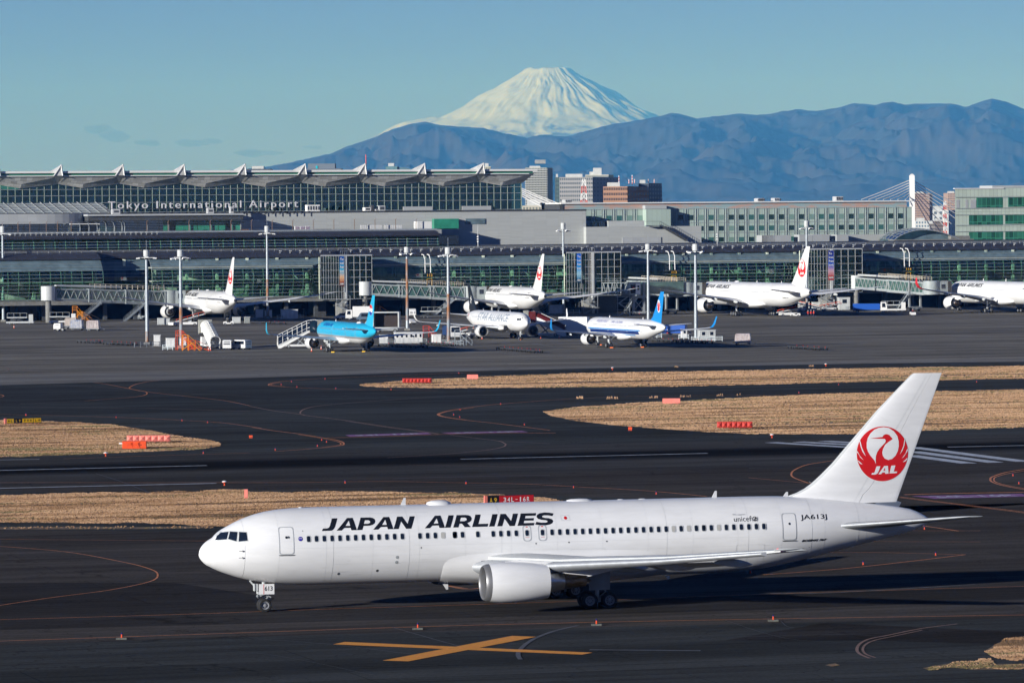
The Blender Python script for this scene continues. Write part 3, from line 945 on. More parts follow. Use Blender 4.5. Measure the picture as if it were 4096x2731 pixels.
class Hull:
 def __init__(s, L, w, zc, h, nose_drop=1.0, nose_len=1.0):
  s.L, s.w, s.zc, s.h = L, w, zc, h
  k = h / 2.715
  xs, tp, bt, ws = [], [], [], []
  for x, t, b in NOSE:
   xs.append(x * k * nose_len)
   tp.append(zc + (t - 4.485) * k)
   bt.append(zc + (b - 4.485) * k)
   f = min(1, x / 7.0)
   ws.append(w * max(0.02, (1 - (1 - f) ** 2.0) ** 0.66))
  for (x, t, b), (x2, wf) in zip(TAIL, TAILW):
   xs.append(L + x * k)
   tp.append(zc + (t - 4.485) * k)
   bt.append(zc + (b - 4.485) * k)
   ws.append(w * wf)
  s.xs, s.tp, s.bt, s.ws = xs, tp, bt, ws
 def sec(s, x):
  t, b, w = interp(s.xs, s.tp, x), interp(s.xs, s.bt, x), interp(s.xs, s.ws, x)
  return (t + b) / 2, max(0.01, (t - b) / 2), max(0.01, w)
 def y(s, x, z, off=0.0, side=-1):
  zc, h, w = s.sec(x)
  q = max(-0.985, min(0.985, (z - zc) / h))
  return side * (w * math.sqrt(1 - q * q) + off)
 def mesh(s, mb, x0=0.0, x1=None, n=56, ends=(True, True)):
  x1 = s.L if x1 is None else x1
  k = s.h / 2.715
  st = [0, .015, .05, .11, .2, .34, .5, .65, .8, .95, 1.08, 1.3, 1.6, 2, 2.5, 3.1, 3.8, 4.6, 5.4, 6.4, 7.6, 9.4]
  xs = [x * k for x in st]
  xm = s.L - 17.4 * k
  m = max(2, int((xm - xs[-1]) / 1.7))
  xs += [xs[-1] + (xm - xs[-1]) * i / m for i in range(1, m + 1)]
  xs += [s.L - q * k for q in (15.6, 13.9, 12.6, 11.3, 10, 8.7, 7.4, 6.1, 4.8, 3.4, 2.5, 1.65, 1.2, .8, .5, .3, .15, .02)]
  xs = sorted(set([x for x in xs if x0 < x < x1] + [x0, x1]))
  rings = []
  for x in xs:
   zc, h, w = s.sec(x)
   rings.append([(x, w * math.cos(2 * math.pi * i / n), zc + h * math.sin(2 * math.pi * i / n)) for i in range(n)])
  mb.loft(rings, *ends)

def foil(n=11, ur=(0.0, 1.0)):
 "closed aerofoil outline (u, t) between chord fractions"
 def th(u):
  return 5 * (0.2969 * math.sqrt(u) - 0.126 * u - 0.3516 * u * u + 0.2843 * u ** 3 - 0.1015 * u ** 4)
 us = [ur[0] + (ur[1] - ur[0]) * (1 - math.cos(math.pi * i / (n - 1))) / 2 for i in range(n)]
 up = [(u, th(u)) for u in us]
 return up + [(u, -t) for u, t in reversed(up)][(1 if ur[1] >= 1 else 0):(-1 if ur[0] <= 0 else None)]
def wing_part(mb, secs, side, ur=(0, 1), camber=0.02):
 "secs: (x_le, y, z, chord, thickness ratio, twist deg)"
 F = foil(12, ur)
 rings = []
 for x, y, z, c, t, tw in secs:
  ct, st = math.cos(R(tw)), math.sin(R(tw))
  rg = []
  for u, h in F:
   a = u * c
   b = h * t * c + camber * c * math.sin(math.pi * min(1, u))
   rg.append((x + a * ct + b * st, side * y, z - a * st + b * ct))
  rings.append(rg)
 mb.loft(rings)
def fin_part(mb, secs, ur, t=0.09):
 F = foil(10, ur)
 rings = []
 for z, x0, x1 in secs:
  c = x1 - x0
  rings.append([(x0 + u * c, h * min(t * c, 0.75), z) for u, h in F])
 mb.loft(rings)
def fin_y(secs, x, z, t=0.09):
 zs = [s_[0] for s_ in secs]
 x0 = float(np.interp(z, zs, [s_[1] for s_ in secs])); x1 = float(np.interp(z, zs, [s_[2] for s_ in secs]))
 u = min(1, max(0.0, (x - x0) / (x1 - x0)))
 return 5 * (0.2969 * math.sqrt(u) - 0.126 * u - 0.3516 * u * u + 0.2843 * u ** 3 - 0.1015 * u ** 4) * min(t * (x1 - x0), 0.75)

CR_IN = [(1090, 250), (1000, 262), (920, 295), (850, 360), (800, 440), (778, 530), (778, 620), (800, 690), (850, 770), (915, 845), (947, 918), (940, 850), (945, 770), (970, 700), (1010, 640), (1070, 580), (1120, 530), (1130, 490), (1110, 465), (1060, 462), (940, 457), (838, 449), (960, 438), (1070, 428), (1085, 400), (1120, 380), (1155, 380), (1195, 395), (1225, 430), (1260, 468), (1230, 490), (1180, 520), (1120, 570), (1080, 640), (1062, 710), (1075, 770), (1110, 820), (1175, 848), (1250, 830), (1310, 775), (1355, 690), (1373, 600), (1370, 510), (1345, 415), (1280, 330), (1190, 268)]
CR_SL = [[(655, 480), (667, 500), (690, 610), (760, 772), (700, 690), (668, 600), (650, 500)], [(600, 670), (615, 685), (650, 760), (722, 845), (660, 790), (622, 720), (600, 700)], [(610, 840), (628, 850), (660, 880), (700, 918), (655, 903), (620, 862)],
   [(1490, 470), (1478, 485), (1460, 600), (1393, 755), (1445, 680), (1480, 590), (1492, 490)], [(1545, 650), (1528, 665), (1500, 740), (1428, 828), (1480, 785), (1525, 715), (1545, 680)], [(1535, 815), (1517, 835), (1490, 860), (1448, 895), (1495, 882), (1535, 845)]]
CR_J = [(957, 958), (1030, 958), (997, 1045), (975, 1085), (940, 1105), (862, 1107), (872, 1076), (905, 1076), (922, 1060)]
CR_A = [(1100, 955), (1170, 953), (1183, 1095), (1118, 1097), (1115, 1072), (1065, 1072), (1045, 1100), (990, 1102)]
CR_H = [(1112, 985), (1115, 1038), (1082, 1040)]
CR_L = [(1235, 952), (1310, 950), (1280, 1062), (1345, 1062), (1335, 1090), (1197, 1093)]
def crane(mb, cx, cz, r, yf, red=None, white=None):
 "round crane badge centred on (cx, cz); yf(x, z, layer) gives the surface point"
 P = lambda p: (cx + (p[0] - 1072) / 477 * r, cz + (733 - p[1]) / 497 * r)
 red, white = red or RED, white or WHITE
 def put(poly, m, lay):
  mb.use(m)
  poly_decal(mb, poly, lambda x, z: yf(x, z, lay), cut=r * 0.3, cutx=r * 0.12)
 put([(cx + r * math.cos(2 * math.pi * i / 56), cz + r * math.sin(2 * math.pi * i / 56)) for i in range(56)], red, 1)
 for q in [CR_IN] + CR_SL + [CR_J, CR_A, CR_L]:
  put([P(p) for p in q], white, 2)
 put([P(p) for p in CR_H], red, 3)

def make_wheel(parent, x, y, r, w, name="wheel"):
 mb = MB().use(RUBBER)
 mb.lathe([(-w / 2, r * .62), (-w / 2, r * .86), (-w * .36, r * .97), (-w * .15, r), (w * .15, r), (w * .36, r * .97), (w / 2, r * .86), (w / 2, r * .62), (w * .3, r * .58), (-w * .3, r * .58), (-w / 2, r * .62)], (x, y, r), 'y', 24)
 o = mb.build(name, parent, smooth=True)
 mb = MB().use(RIMM)
 for s_ in (-1, 1):
  mb.lathe([(s_ * w * .42, r * .6), (s_ * w * .40, r * .50), (s_ * w * .22, r * .46), (s_ * w * .24, r * .22), (s_ * w * .45, r * .18), (s_ * w * .47, 0.01)], (x, y, r), 'y', 20)
  mb.use(BLACK)
  for k in range(8):
   a = 2 * math.pi * k / 8
   mb.cbox((x + math.cos(a) * r * .34, y + s_ * w * .245, r + math.sin(a) * r * .34), (r * .13, w * .04, r * .13))
  mb.use(RIMM)
 mb.build("rim", o, smooth=True)
 return o

def make_gear(root, x, y, z_top, r, w, axles, track, name="main_gear", strut=0.16, doors=None):
 """axles: list of x offsets; two wheels per axle"""
 mb = MB().use(GREYW)
 mb.tube([(x, y, r * (1.0 if len(axles) < 3 else 1.1)), (x, y, z_top * .55)], strut * .7, 10)
 mb.tube([(x, y, z_top * .52), (x, y, z_top)], strut * 1.15, 10)
 if len(axles) > 1:
  mb.bar((x + axles[0], y, r), (x + axles[-1], y, r), strut * 1.3, strut * 1.5)
 for a in axles:
  mb.tube([(x + a, y - track / 2, r), (x + a, y + track / 2, r)], strut * .5, 8)
 sg = -1 if y < 0 else 1
 if abs(y) > 0.5:
  mb.bar((x, y, z_top * .6), (x - .2, y - sg * 1.5, z_top), strut * .7)
  mb.bar((x, y, z_top * .5), (x - 1.3, y - sg * .2, z_top), strut * .7)
 else:
  mb.bar((x, y, z_top * .45), (x - 1.0 * z_top / 2.2, y, z_top), strut * .8)
  mb.cbox((x - .3, y, z_top * .62), (.35, .55, .22))
 mb.bar((x + strut, y, r * 1.4), (x + strut * 3.2, y, z_top * .38), strut * .35)
 mb.bar((x + strut, y, z_top * .55), (x + strut * 3.2, y, z_top * .38), strut * .35)
 g = mb.build(name, root)
 for a in axles:
  for s_ in (-1, 1):
   make_wheel(g, x + a, y + s_ * track / 2, r, w)
 if doors:
  for (dx0, dx1, dy, z0, z1) in doors:
   MB().use(WHITE).box(x + dx0, x + dx1, y + dy - .03, y + dy + .03, z0, z1).build("gear_door", g)
 return g

def make_engine(root, x, y, zc, L, rad, core, side, style="plain", colour=None, pylon=None):
 "x: lip position; L: cowl length; rad: maximum radius; core: length of the hot section behind the cowl"
 col = colour or WHITE
 mb = MB().use(col)
 R_ = rad
 out = [(.09 * L, R_ * .915), (.14 * L, R_ * .94), (.25 * L, R_ * .985), (.4 * L, R_), (.6 * L, R_ * .985), (.8 * L, R_ * .925), (L, R_ * .83)]
 mb.lathe(out, (x, y, zc), 'x', 40)
 mb.use(DARKG).lathe([(L, R_ * .83), (L * .985, R_ * .80), (L * .8, R_ * .84), (L * .62, R_ * .5)], (x, y, zc), 'x', 40)
 if style == "chevron":
  for k in range(20):
   a0, a1, am = 2 * math.pi * k / 20, 2 * math.pi * (k + 1) / 20, 2 * math.pi * (k + .5) / 20
   P = lambda a, d, q: (x + L + d, y + R_ * q * math.cos(a), zc + R_ * q * math.sin(a))
   mb.use(col).add([P(a0, -.02, .832), P(a1, -.02, .832), P(am, R_ * .22, .80)], [(0, 1, 2)])
 eng = mb.build("engine", root, smooth=True, angle=50)
 mb = MB().use(LIPM)
 mb.lathe([(.09 * L, R_ * .915), (.045 * L, R_ * .885), (.015 * L, R_ * .845), (0, R_ * .80), (.008 * L, R_ * .765), (.04 * L, R_ * .735), (.10 * L, R_ * .72)], (x, y, zc), 'x', 40)
 mb.build("inlet_lip", eng, smooth=True, angle=80)
 mb = MB().use(DUCT)
 mb.lathe([(.10 * L, R_ * .72), (.30 * L, R_ * .74)], (x, y, zc), 'x', 40)
 mb.use(BLACK).lathe([(.30 * L, R_ * .74), (.31 * L, 0.02)], (x, y, zc), 'x', 40)
 mb.build("inlet_duct", eng, smooth=True)
 mb = MB().use(DARKG)
 for k in range(24):
  a = 2 * math.pi * k / 24
  ca, sa = math.cos(a), math.sin(a); cb, sb = math.cos(a + .2), math.sin(a + .2)
  f0, f1 = R_ * .2, R_ * .73
  mb.quad((x + .27 * L, y + f0 * ca, zc + f0 * sa), (x + .30 * L, y + f0 * cb, zc + f0 * sb), (x + .29 * L, y + f1 * cb, zc + f1 * sb), (x + .25 * L, y + f1 * ca, zc + f1 * sa))
 mb.use(MIDG).lathe([(.17 * L, .01), (.2 * L, R_ * .1), (.24 * L, R_ * .17), (.28 * L, R_ * .21)], (x, y, zc), 'x', 16)
 mb.build("fan", eng, smooth=True)
 mb = MB().use(STEEL if style != "chevron" else MIDG)
 c0, c1 = L * .6, L + core
 mb.lathe([(c0, R_ * .60), (L * .95, R_ * .58), (L + core * .42, R_ * .44)], (x, y, zc), 'x', 32)
 mb.use(STEELD).lathe([(L + core * .42, R_ * .44), (L + core * .44, R_ * .42), (L + core * .75, R_ * .345), (c1, R_ * .29), (c1 - .02, R_ * .26), (c1 - .5, R_ * .25)], (x, y, zc), 'x', 32)
 mb.lathe([(c1 - .5, R_ * .22), (c1 - .1, R_ * .15), (c1 + core * .16, .02)], (x, y, zc), 'x', 20)
 mb.build("exhaust_core", eng, smooth=True, angle=50)
 if pylon:
  # side outline of the pylon (x, z) given relative; thickness tapers towards the rear
  mb = MB().use(WHITE)
  rings = []
  for (px_, zb, zt, th) in pylon:
   rings.append([(px_, y - th, zb), (px_, y + th, zb), (px_, y + th, zt), (px_, y - th, zt)])
  mb.loft(rings)
  mb.build("pylon", eng, smooth=True, angle=30)
 return eng

FARPANE = mat("cabin_window_glass", (0.27, 0.29, 0.33), 0.2)
LIPM = mat("inlet_lip_metal", (0.22, 0.22, 0.225), 0.45, metal=0.5)
DUCT = mat("inlet_duct_grey", (0.08, 0.08, 0.08), 0.6)
RIMM = mat("wheel_rim_grey", (0.30, 0.31, 0.33), 0.45, metal=0.3)
def make_airliner(P):
 root = thing("airliner", P["label"], "airplane", P["loc"], P["rz"], P.get("group"))
 H_ = P["hull"]
 L = H_.L
 k = H_.h / 2.715
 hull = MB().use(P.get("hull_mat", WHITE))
 xr = P.get("radome", 1.0) * k
 H_.mesh(hull, xr, L - .55 * k, ends=(False, False), n=P.get("n", 40))
 fus = hull.build("fuselage", root, smooth=True, angle=60)
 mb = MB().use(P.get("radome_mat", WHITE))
 H_.mesh(mb, 0, xr, ends=(True, False), n=P.get("n", 40))
 mb.build("nose_cone", fus, smooth=True, angle=80)
 mb = MB().use(P.get("tail_mat", MIDG))
 H_.mesh(mb, L - .55 * k, L, ends=(False, True), n=P.get("n", 40))
 zt = H_.sec(L - .1)[0]
 mb.use(BLACK).lathe([(L + .01, .02), (L + .012, H_.sec(L - .12)[2] * 1.0)], (0, 0, zt), 'x', 14)
 mb.build("tail_cone", fus, smooth=True, angle=50)
 # wing-body fairing
 fx0, fx1, fzb, fzt, fw = P["fairing"]
 mb = MB().use(P.get("belly_mat", P.get("fairing_mat", WHITE)))
 rings = []
 n = 32
 for i in range(25):
  t = (1 - math.cos(math.pi * i / 24)) / 2
  x = fx0 + (fx1 - fx0) * t
  s_ = math.sin(math.pi * t) ** 0.42 if 0 < t < 1 else 0.02
  if P.get("blend"):
   zc, h, w = H_.sec(x)
   A = P["blend"] * (math.sin(math.pi * t) ** .7 if 0 < t < 1 else 0)
   rg = []
   for q in range(64):
    a = 2 * math.pi * q / 64
    y_, z_ = w * math.cos(a), zc + h * math.sin(a)
    win = math.exp(-(max(0, z_ - fzb - 1.35) / .75) ** 2)
    o_ = A * win * (1.15 if z_ > 2.2 else .95) - .06
    rg.append((x, y_ + o_ * math.cos(a), z_ + o_ * math.sin(a) * .8))
   rings.append(rg)
   continue
  zc, h, w = (fzb + fzt) / 2, (fzt - fzb) / 2 * max(.03, s_), max(.1, fw * (.72 + .28 * s_) if 0 < t < 1 else fw * .6)
  rings.append([(x, w * math.copysign(abs(math.cos(a)) ** .75, math.cos(a)), zc + (fzb - fzt) * .06 * (1 - s_) + h * math.copysign(abs(math.sin(a)) ** .8, math.sin(a))) for a in [2 * math.pi * q / n for q in range(n)]])
 mb.loft(rings)
 mb.build("belly_fairing", root, smooth=True, angle=60)
 # wings
 for side in (-1, 1):
  ws = P["wing"]
  mb = MB().use(P.get("wing_mat", GREYW))
  wing_part(mb, ws, side, (0.06, 1.0))
  wg = mb.build("wing", root, smooth=True, angle=40)
  mb = MB().use(SLAT)
  sl = P.get("slat", 0.0)
  secs = [(x - sl * c * .9, y, z - sl * c * .35, c, t * (1 + sl * 2), tw + sl * 60) for x, y, z, c, t, tw in ws[1 if sl else 0:P.get("slat_end", len(ws))]]
  wing_part(mb, secs, side, (0.0, 0.10 if not sl else 0.15))
  mb.build("leading_edge", wg, smooth=True, angle=60)
  if P.get("tip_mat"):
   for o_ in ():
    pass
  if P.get("winglet"):
   mb = MB().use(P.get("winglet_mat", WHITE))
   wing_part(mb, P["winglet"], side, (0, 1), 0.0)
   wl = mb.build("winglet", wg, smooth=True, angle=50)
  for fy, fl, fd in P.get("fairings", []):
   zs = float(np.interp(fy, [q[1] for q in ws], [q[2] for q in ws])); xs_ = float(np.interp(fy, [q[1] for q in ws], [q[0] for q in ws])); cs = float(np.interp(fy, [q[1] for q in ws], [q[3] for q in ws]))
   xe = xs_ + cs
   mb = MB().use(GREYW)
   rings = []
   for i in range(9):
    t = i / 8
    rr = fd * max(.04, math.sin(math.pi * t) ** .7 if 0 < t < 1 else .04)
    rings.append([(xe - fl * .62 + fl * t, side * fy + rr * .55 * math.cos(a), zs - .32 - .25 * t + rr * math.sin(a)) for a in [2 * math.pi * q / 10 for q in range(10)]])
   mb.loft(rings)
   mb.build("flap_fairing", wg, smooth=True, angle=60)
  hs = P["stab"]
  mb = MB().use(P.get("stab_mat", GREYW))
  wing_part(mb, hs, side, (0.05, 1.0), 0.0)
  st_ = mb.build("horizontal_stabilizer", root, smooth=True, angle=40)
  mb = MB().use(SLAT)
  wing_part(mb, hs, side, (0.0, 0.055), 0.0)
  mb.build("leading_edge", st_, smooth=True, angle=60)
  for (ex, ey, ez, el, er, ec, sty, py_) in P["engines"]:
   make_engine(root, ex, side * ey, ez, el, er, ec, side, sty, P.get("engine_mat"), py_)
 # fin and rudder
 fs = P["fin"]
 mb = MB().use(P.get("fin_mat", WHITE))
 ru = P.get("rudder", 0.70)
 fin_part(mb, fs, (0.035, ru))
 fin = mb.build("tail_fin", root, smooth=True, angle=40)
 mb = MB().use(P.get("fin_edge", GREYW))
 fin_part(mb, fs, (0.0, 0.035))
 mb.build("fin_leading_edge", fin, smooth=True, angle=60)
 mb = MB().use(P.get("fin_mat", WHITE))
 fin_part(mb, [q for q in fs if q[0] >= P.get("rudder_z", fs[0][0])], (ru + .004, 1.0))
 mb.build("rudder", fin, smooth=True, angle=40)
 # gear
 nx, nr, nw, nt_ = P["nose_gear"]
 zb = H_.bt[-1] if 0 else H_.sec(nx)[0] - H_.sec(nx)[1]
 make_gear(root, nx, 0, zb + .15, nr, nw, [0], nt_, "nose_gear", .12, doors=P.get("nose_doors"))
 gx, gy_, gr, gw, gax, gt, gz = P["main_gear"]
 for side in (-1, 1):
  make_gear(root, gx, side * gy_, gz, gr, gw, gax, gt, "main_gear", .2)
 # flight deck windows, cabin windows, doors, lettering, badges, aerials
 for side in P.get("sides", (-1,)):
  F = lambda x, z, o=.012, sd=side: (x, H_.y(x, z, o, sd), z)
  if P.get("cockpit"):
   for q in P["cockpit"]:
    mb = MB().use(PANE)
    poly_decal(mb, q, lambda x, z: F(x, z, .02), cut=.15 * k, cutx=.12 * k)
    mb.use(GREYW)
    ring_decal(mb, [(a, b) for a, b in q], -.05, lambda x, z: F(x, z, .012))
    mb.build("cockpit_window", root)
  if P.get("cabin_rows"):
   mb = MB().use(FARPANE)
   for (x0, x1, zz, pitch, ww, hh) in P["cabin_rows"]:
    x = x0
    while x <= x1:
     poly_decal(mb, rrect(x - ww / 2, x + ww / 2, zz - hh / 2, zz + hh / 2, ww * .3, 1), lambda a, b: F(a, b, .015))
     x += pitch
   mb.build("cabin_windows", root)
  for dr in P.get("doors", []):
   x0, x1, z0, z1 = dr[:4]
   mb = MB().use(SEAM)
   ring_decal(mb, rrect(x0, x1, z0, z1, .16 * (x1 - x0)), P.get("seam", .05), lambda a, b: F(a, b, .012))
   if len(dr) > 4:
    mb.use(PANE)
    poly_decal(mb, [(dr[4] + .085 * math.cos(2 * math.pi * i / 12), dr[5] + .085 * math.sin(2 * math.pi * i / 12)) for i in range(12)], lambda a, b: F(a, b, .014))
    mb.use(DARKG)
    mb.add([F(x0 + .05, z0 - .09, .03), F(x1 - .05, z0 - .09, .03), F(x1 + .04, z0 - .02, .05), F(x0 - .04, z0 - .02, .05)], [(0, 1, 2, 3)])
   mb.build("cabin_door", root)
  for (body, x0, x1, z0, z1, bold, shear, m, cut, rise) in P.get("texts", []):
   vs, fs_ = fit_text(body, abs(x1 - x0), z1 - z0, bold, shear)
   mb = MB().use(m)
   if side < 0:
    decal(mb, vs, fs_, lambda u, v: F(x0 + u, z0 + v + rise * u, .014), cut)
   else:
    decal(mb, vs, fs_, lambda u, v: F(x1 - u, z0 + v, .014), cut)
   mb.build("lettering", root)
  if P.get("crane"):
   cx, cz, r = P["crane"]
   mb = MB()
   crane(mb, cx, cz, r, lambda x, z, l: (x, side * (fin_y(fs, x, z) + .010 * l + .004), z))
   mb.build("crane_badge", fin)
 for (bx, bz, bl, bh, bw) in P.get("domes", []):
  mb = MB().use(P.get("dome_mat", WHITE))
  mb.lathe([(-bl / 2, .01), (-bl * .46, bh * .55), (-bl * .3, bh * .9), (0, bh), (bl * .25, bh * .92), (bl * .44, bh * .5), (bl / 2, .01)], (0, 0, 0), 'x', 16)
  mb.v = [(x + bx, y * bw / bh, z + bz) for x, y, z in mb.v]
  mb.build("antenna_dome", root, smooth=True, angle=70)
 for (ax, az, ah, dr_) in P.get("blades", []):
  mb = MB().use(P.get("blade_mat", WHITE))
  mb.loft([[(ax, -.05, az - .1), (ax + .42, 0, az - .1), (ax, .05, az - .1)], [(ax + .28 * 1, -.02, az + ah * dr_), (ax + .42, 0, az + ah * dr_), (ax + .28, .02, az + ah * dr_)]])
  mb.build("blade_antenna", root)
 return root, fin

# ---- the big airliner taxiing in front
PSI = R(14)
ng = G(1060, 2447)
cs_, sn_ = math.cos(PSI), math.sin(PSI)
nose = Vector((ng.x - .35 * sn_ - 4.56 * cs_, ng.y + .35 * cs_ - 4.56 * sn_, 0))
H767 = Hull(53.5, 2.515, 4.485, 2.715)
ck = [[(1.04, 5.12), (1.74, 5.19), (1.94, 5.69), (1.47, 5.63), (1.2, 5.40)], [(1.84, 5.22), (2.36, 5.06), (2.50, 5.69), (2.03, 5.71)], [(2.50, 5.05), (3.10, 5.11), (3.07, 5.67), (2.60, 5.69)]]
fin767 = [(6.6, 42.3, 50.87), (7.22, 42.75, 51.1), (7.4, 43.3, 51.17), (7.68, 43.9, 51.28), (8.05, 44.45, 51.42), (8.6, 45.1, 51.63), (9.44, 46.0, 51.95), (13.15, 49.38, 53.35), (15.68, 51.98, 54.31), (15.82, 52.2, 54.36)]
wing767 = [(18.9, 1.9, 3.15, 10.0, .13, 3.0), (19.6, 2.6, 3.22, 9.4, .125, 3.0), (23.2, 8.3, 3.5, 6.2, .11, 1.5), (28.7, 15.9, 4.15, 4.2, .10, 0), (33.9, 22.8, 4.95, 2.75, .10, -.5), (35.1, 23.75, 5.1, 1.5, .09, -.5)]
row = []
plane, fin0 = make_airliner(dict(
 label="large white airliner with JAPAN AIRLINES titles and red crane tail, taxiing in front", loc=nose, rz=PSI, hull=H767, n=72,
 fairing=(16.7, 33.2, 1.40, 3.75, 2.44), blend=.62, wing=wing767, slat=.09, slat_end=5, wing_mat=GREYW,
 fairings=[(6.2, 3.6, .42), (12.2, 3.2, .36), (17.4, 2.7, .3)],
 stab=[(45.3, .9, 5.02, 5.6, .10, 0), (46.2, 2.0, 5.12, 5.0, .10, 0), (52.3, 8.7, 5.98, 1.9, .09, 0), (53.1, 9.3, 6.06, 1.0, .09, 0)], stab_mat=MIDG,
 engines=[(18.3, 7.9, 2.23, 4.55, 1.42, 2.75, "plain", [(19.9, 3.2, 3.66, .08), (21.0, 3.1, 3.72, .22), (22.8, 3.0, 3.6, .26), (24.4, 2.6, 3.5, .26), (25.6, 2.45, 3.4, .22), (27.0, 2.75, 3.3, .12), (28.4, 3.0, 3.2, .03)])],
 fin=fin767, rudder=.66, rudder_z=6.6, radome=1.12, tail_mat=WHITE,
 nose_gear=(4.56, .47, .33, .62), nose_doors=None, main_gear=(27.3, 4.65, .58, .43, [-.71, .71], 1.14, 3.0),
 doors=[(5.20, 6.25, 4.12, 6.02, 5.72, 5.30), (41.55, 42.62, 4.22, 6.12, 42.1, 5.38)], seam=.055,
 cockpit=ck, crane=(49.78, 10.09, 1.97),
 texts=[("JA613J", 42.98, 45.02, 5.55, 5.98, .012, 0, NAVYT, None, .0), ("BOEING 767", 43.02, 45.0, 4.05, 4.22, .05, .35, NAVYT, None, .012),
   ("We support", 37.95, 38.9, 6.02, 6.16, 0, 0, MIDG, None, .01), ("unicef", 38.0, 39.3, 5.62, 5.98, 0, 0, NAVYT, .2, .01)],
 domes=[(17.1, 7.16, 1.85, .34, .5), (27.3, 7.17, 2.0, .2, .35), (7.2, 7.16, .3, .08, .1), (30.3, 7.2, .5, .07, .15), (31.9, 7.2, .6, .07, .15)],
 blades=[(14.3, 7.2, .5, 1), (37.0, 7.24, .45, 1), (42.3, 7.2, .3, 1), (17.3, 1.75, .55, -1), (33.5, 1.85, .35, -1)]))
F7 = lambda x, z, o=.012: (x, H767.y(x, z, o, -1), z)
# titles: heavy slanted capitals drawn by hand, 1 unit = cap height
GL = {
 'J': ([[(.52, 1), (.86, 1), (.62, .30), (.52, .12), (.36, 0), (-.22, 0), (-.14, .20), (.10, .20), (.24, .26), (.30, .38)]], .80),
 'A': ([[(-.10, 0), (.22, 0), (.40, .20), (.80, .20), (.83, 0), (1.17, 0), (1.02, 1), (.66, 1)], ], 1.18),
 'P': ([[(0, 0), (.33, 0), (.44, .33), (.80, .33), (1.02, .40), (1.16, .52), (1.22, .68), (1.20, .84), (1.10, .95), (.92, 1), (.34, 1)]], 1.12),
 'N': ([[(0, 0), (.32, 0), (.54, .62), (.80, 0), (1.12, 0), (1.46, 1), (1.14, 1), (.93, .40), (.67, 1), (.34, 1)]], 1.30),
 'I': ([[(0, 0), (.34, 0), (.68, 1), (.34, 1)]], .52),
 'R': ([[(0, 0), (.33, 0), (.43, .30), (.58, .30), (.74, 0), (1.12, 0), (.92, .34), (1.10, .42), (1.22, .56), (1.26, .74), (1.20, .90), (1.08, .97), (.90, 1), (.34, 1)]], 1.20),
 'L': ([[(0, 0), (.98, 0), (1.06, .24), (.42, .24), (.68, 1), (.34, 1)]], 1.08),
 'E': ([[(0, 0), (1.04, 0), (1.12, .21), (.41, .21), (.47, .40), (1.06, .40), (1.13, .60), (.54, .60), (.61, .79), (1.26, .79), (1.33, 1), (.34, 1)]], 1.16),
 'S': ([[(-.02, .06), (.30, 0), (.66, -.02), (.92, .04), (1.10, .16), (1.16, .34), (1.08, .48), (.90, .56), (.62, .60), (.50, .66), (.50, .75), (.62, .80), (.88, .79), (1.16, .72), (1.28, .93), (1.00, 1.01), (.70, 1.03), (.40, .98), (.20, .86), (.14, .68), (.22, .52), (.42, .44), (.70, .39), (.80, .33), (.78, .24), (.66, .20), (.40, .21), (.08, .29)]], 1.2)}
HO = {'A': [(.50, .37), (.79, .37), (.74, .78)], 'P': [(.49, .50), (.76, .50), (.88, .57), (.89, .70), (.80, .77), (.58, .77)], 'R': [(.49, .50), (.78, .50), (.91, .57), (.93, .70), (.84, .78), (.58, .78)]}
def titles(root, F, x0, x1, z0, z1, rise, m, back, name="airline_title"):
 body = "JAPAN AIRLINES"
 wd = 0; pos = []
 for ch in body:
  pos.append(wd)
  wd += .78 if ch == ' ' else GL[ch][1]
 tot = wd + .10
 k = (x1 - x0) / tot; h = z1 - z0
 for ch, p in zip(body, pos):
  if ch == ' ':
   continue
  mb = MB().use(m)
  for q in GL[ch][0]:
   poly_decal(mb, [(x0 + (p + .2 + u) * k, z0 + v * h + rise * (p + u) * k) for u, v in q], lambda a, b: F(a, b, .016), cut=.18)
  if ch in HO:
   mb.use(back)
   poly_decal(mb, [(x0 + (p + .2 + u) * k, z0 + v * h + rise * (p + u) * k) for u, v in HO[ch]], lambda a, b: F(a, b, .024), cut=.18)
  mb.build("title_letter", root)
titles(plane, F7, 8.27, 24.75, 5.68, 6.50, .002, NAVYT, WHITE)
# cabin windows: one mesh, copied along the hull
wm = MB().use(GREYW)
poly_decal(wm, rrect(-.165, .165, -.235, .235, .11, 4), lambda a, b: (a, F7(20, 5.17 + b, .010)[1], b))
wm.use(PANE)
poly_decal(wm, rrect(-.135, .115, -.195, .195, .09, 4), lambda a, b: (a, F7(20, 5.17 + b, .018)[1], b))
w0 = wm.build("cabin_window")
w1 = w0.data.copy(); w1.materials[1] = SHADEW
wx = [7.28 + .5535 * i for i in range(13)]
def wpx(u, v, f):
 q = f(u, v)
 p0 = nose + Vector((2.45 * sn_, -2.45 * cs_, 0))
 return plane_hit(q[0], q[1], p0, PSI)[0]
wx += [wpx(u, 517, C1) for u in (1989, 2055, 2121, 2187, 2286)] + [wpx(u, 500, C2) for u in (215, 346, 478, 543, 609, 675, 767, 899)] + [wpx(149, 508, C2)]
wx += [wpx(u, 480, C2) for u in (981, 1047, 1113, 1178, 1243, 1308, 1373, 1438, 1503, 1568, 1633, 1698, 1763, 1828, 1892, 1957, 2021, 2085, 2150, 2215, 2279, 2343)]
last = wpx(547, 436, C3)
k_ = wpx(33, 450, C3)
wx += [k_ + (last - k_) * i / 8 for i in range(9)]
g0 = wpx(2343, 450, C2)
nn = round((k_ - g0) / .5535)
wx += [g0 + (k_ - g0) * i / nn for i in range(1, nn)]
shade = {round(wpx(u, 480, C2), 1) for u in (2021, 2150)} | {round(wpx(2187, 517, C1), 1), round(k_ + (last - k_) * 2 / 8, 1)}
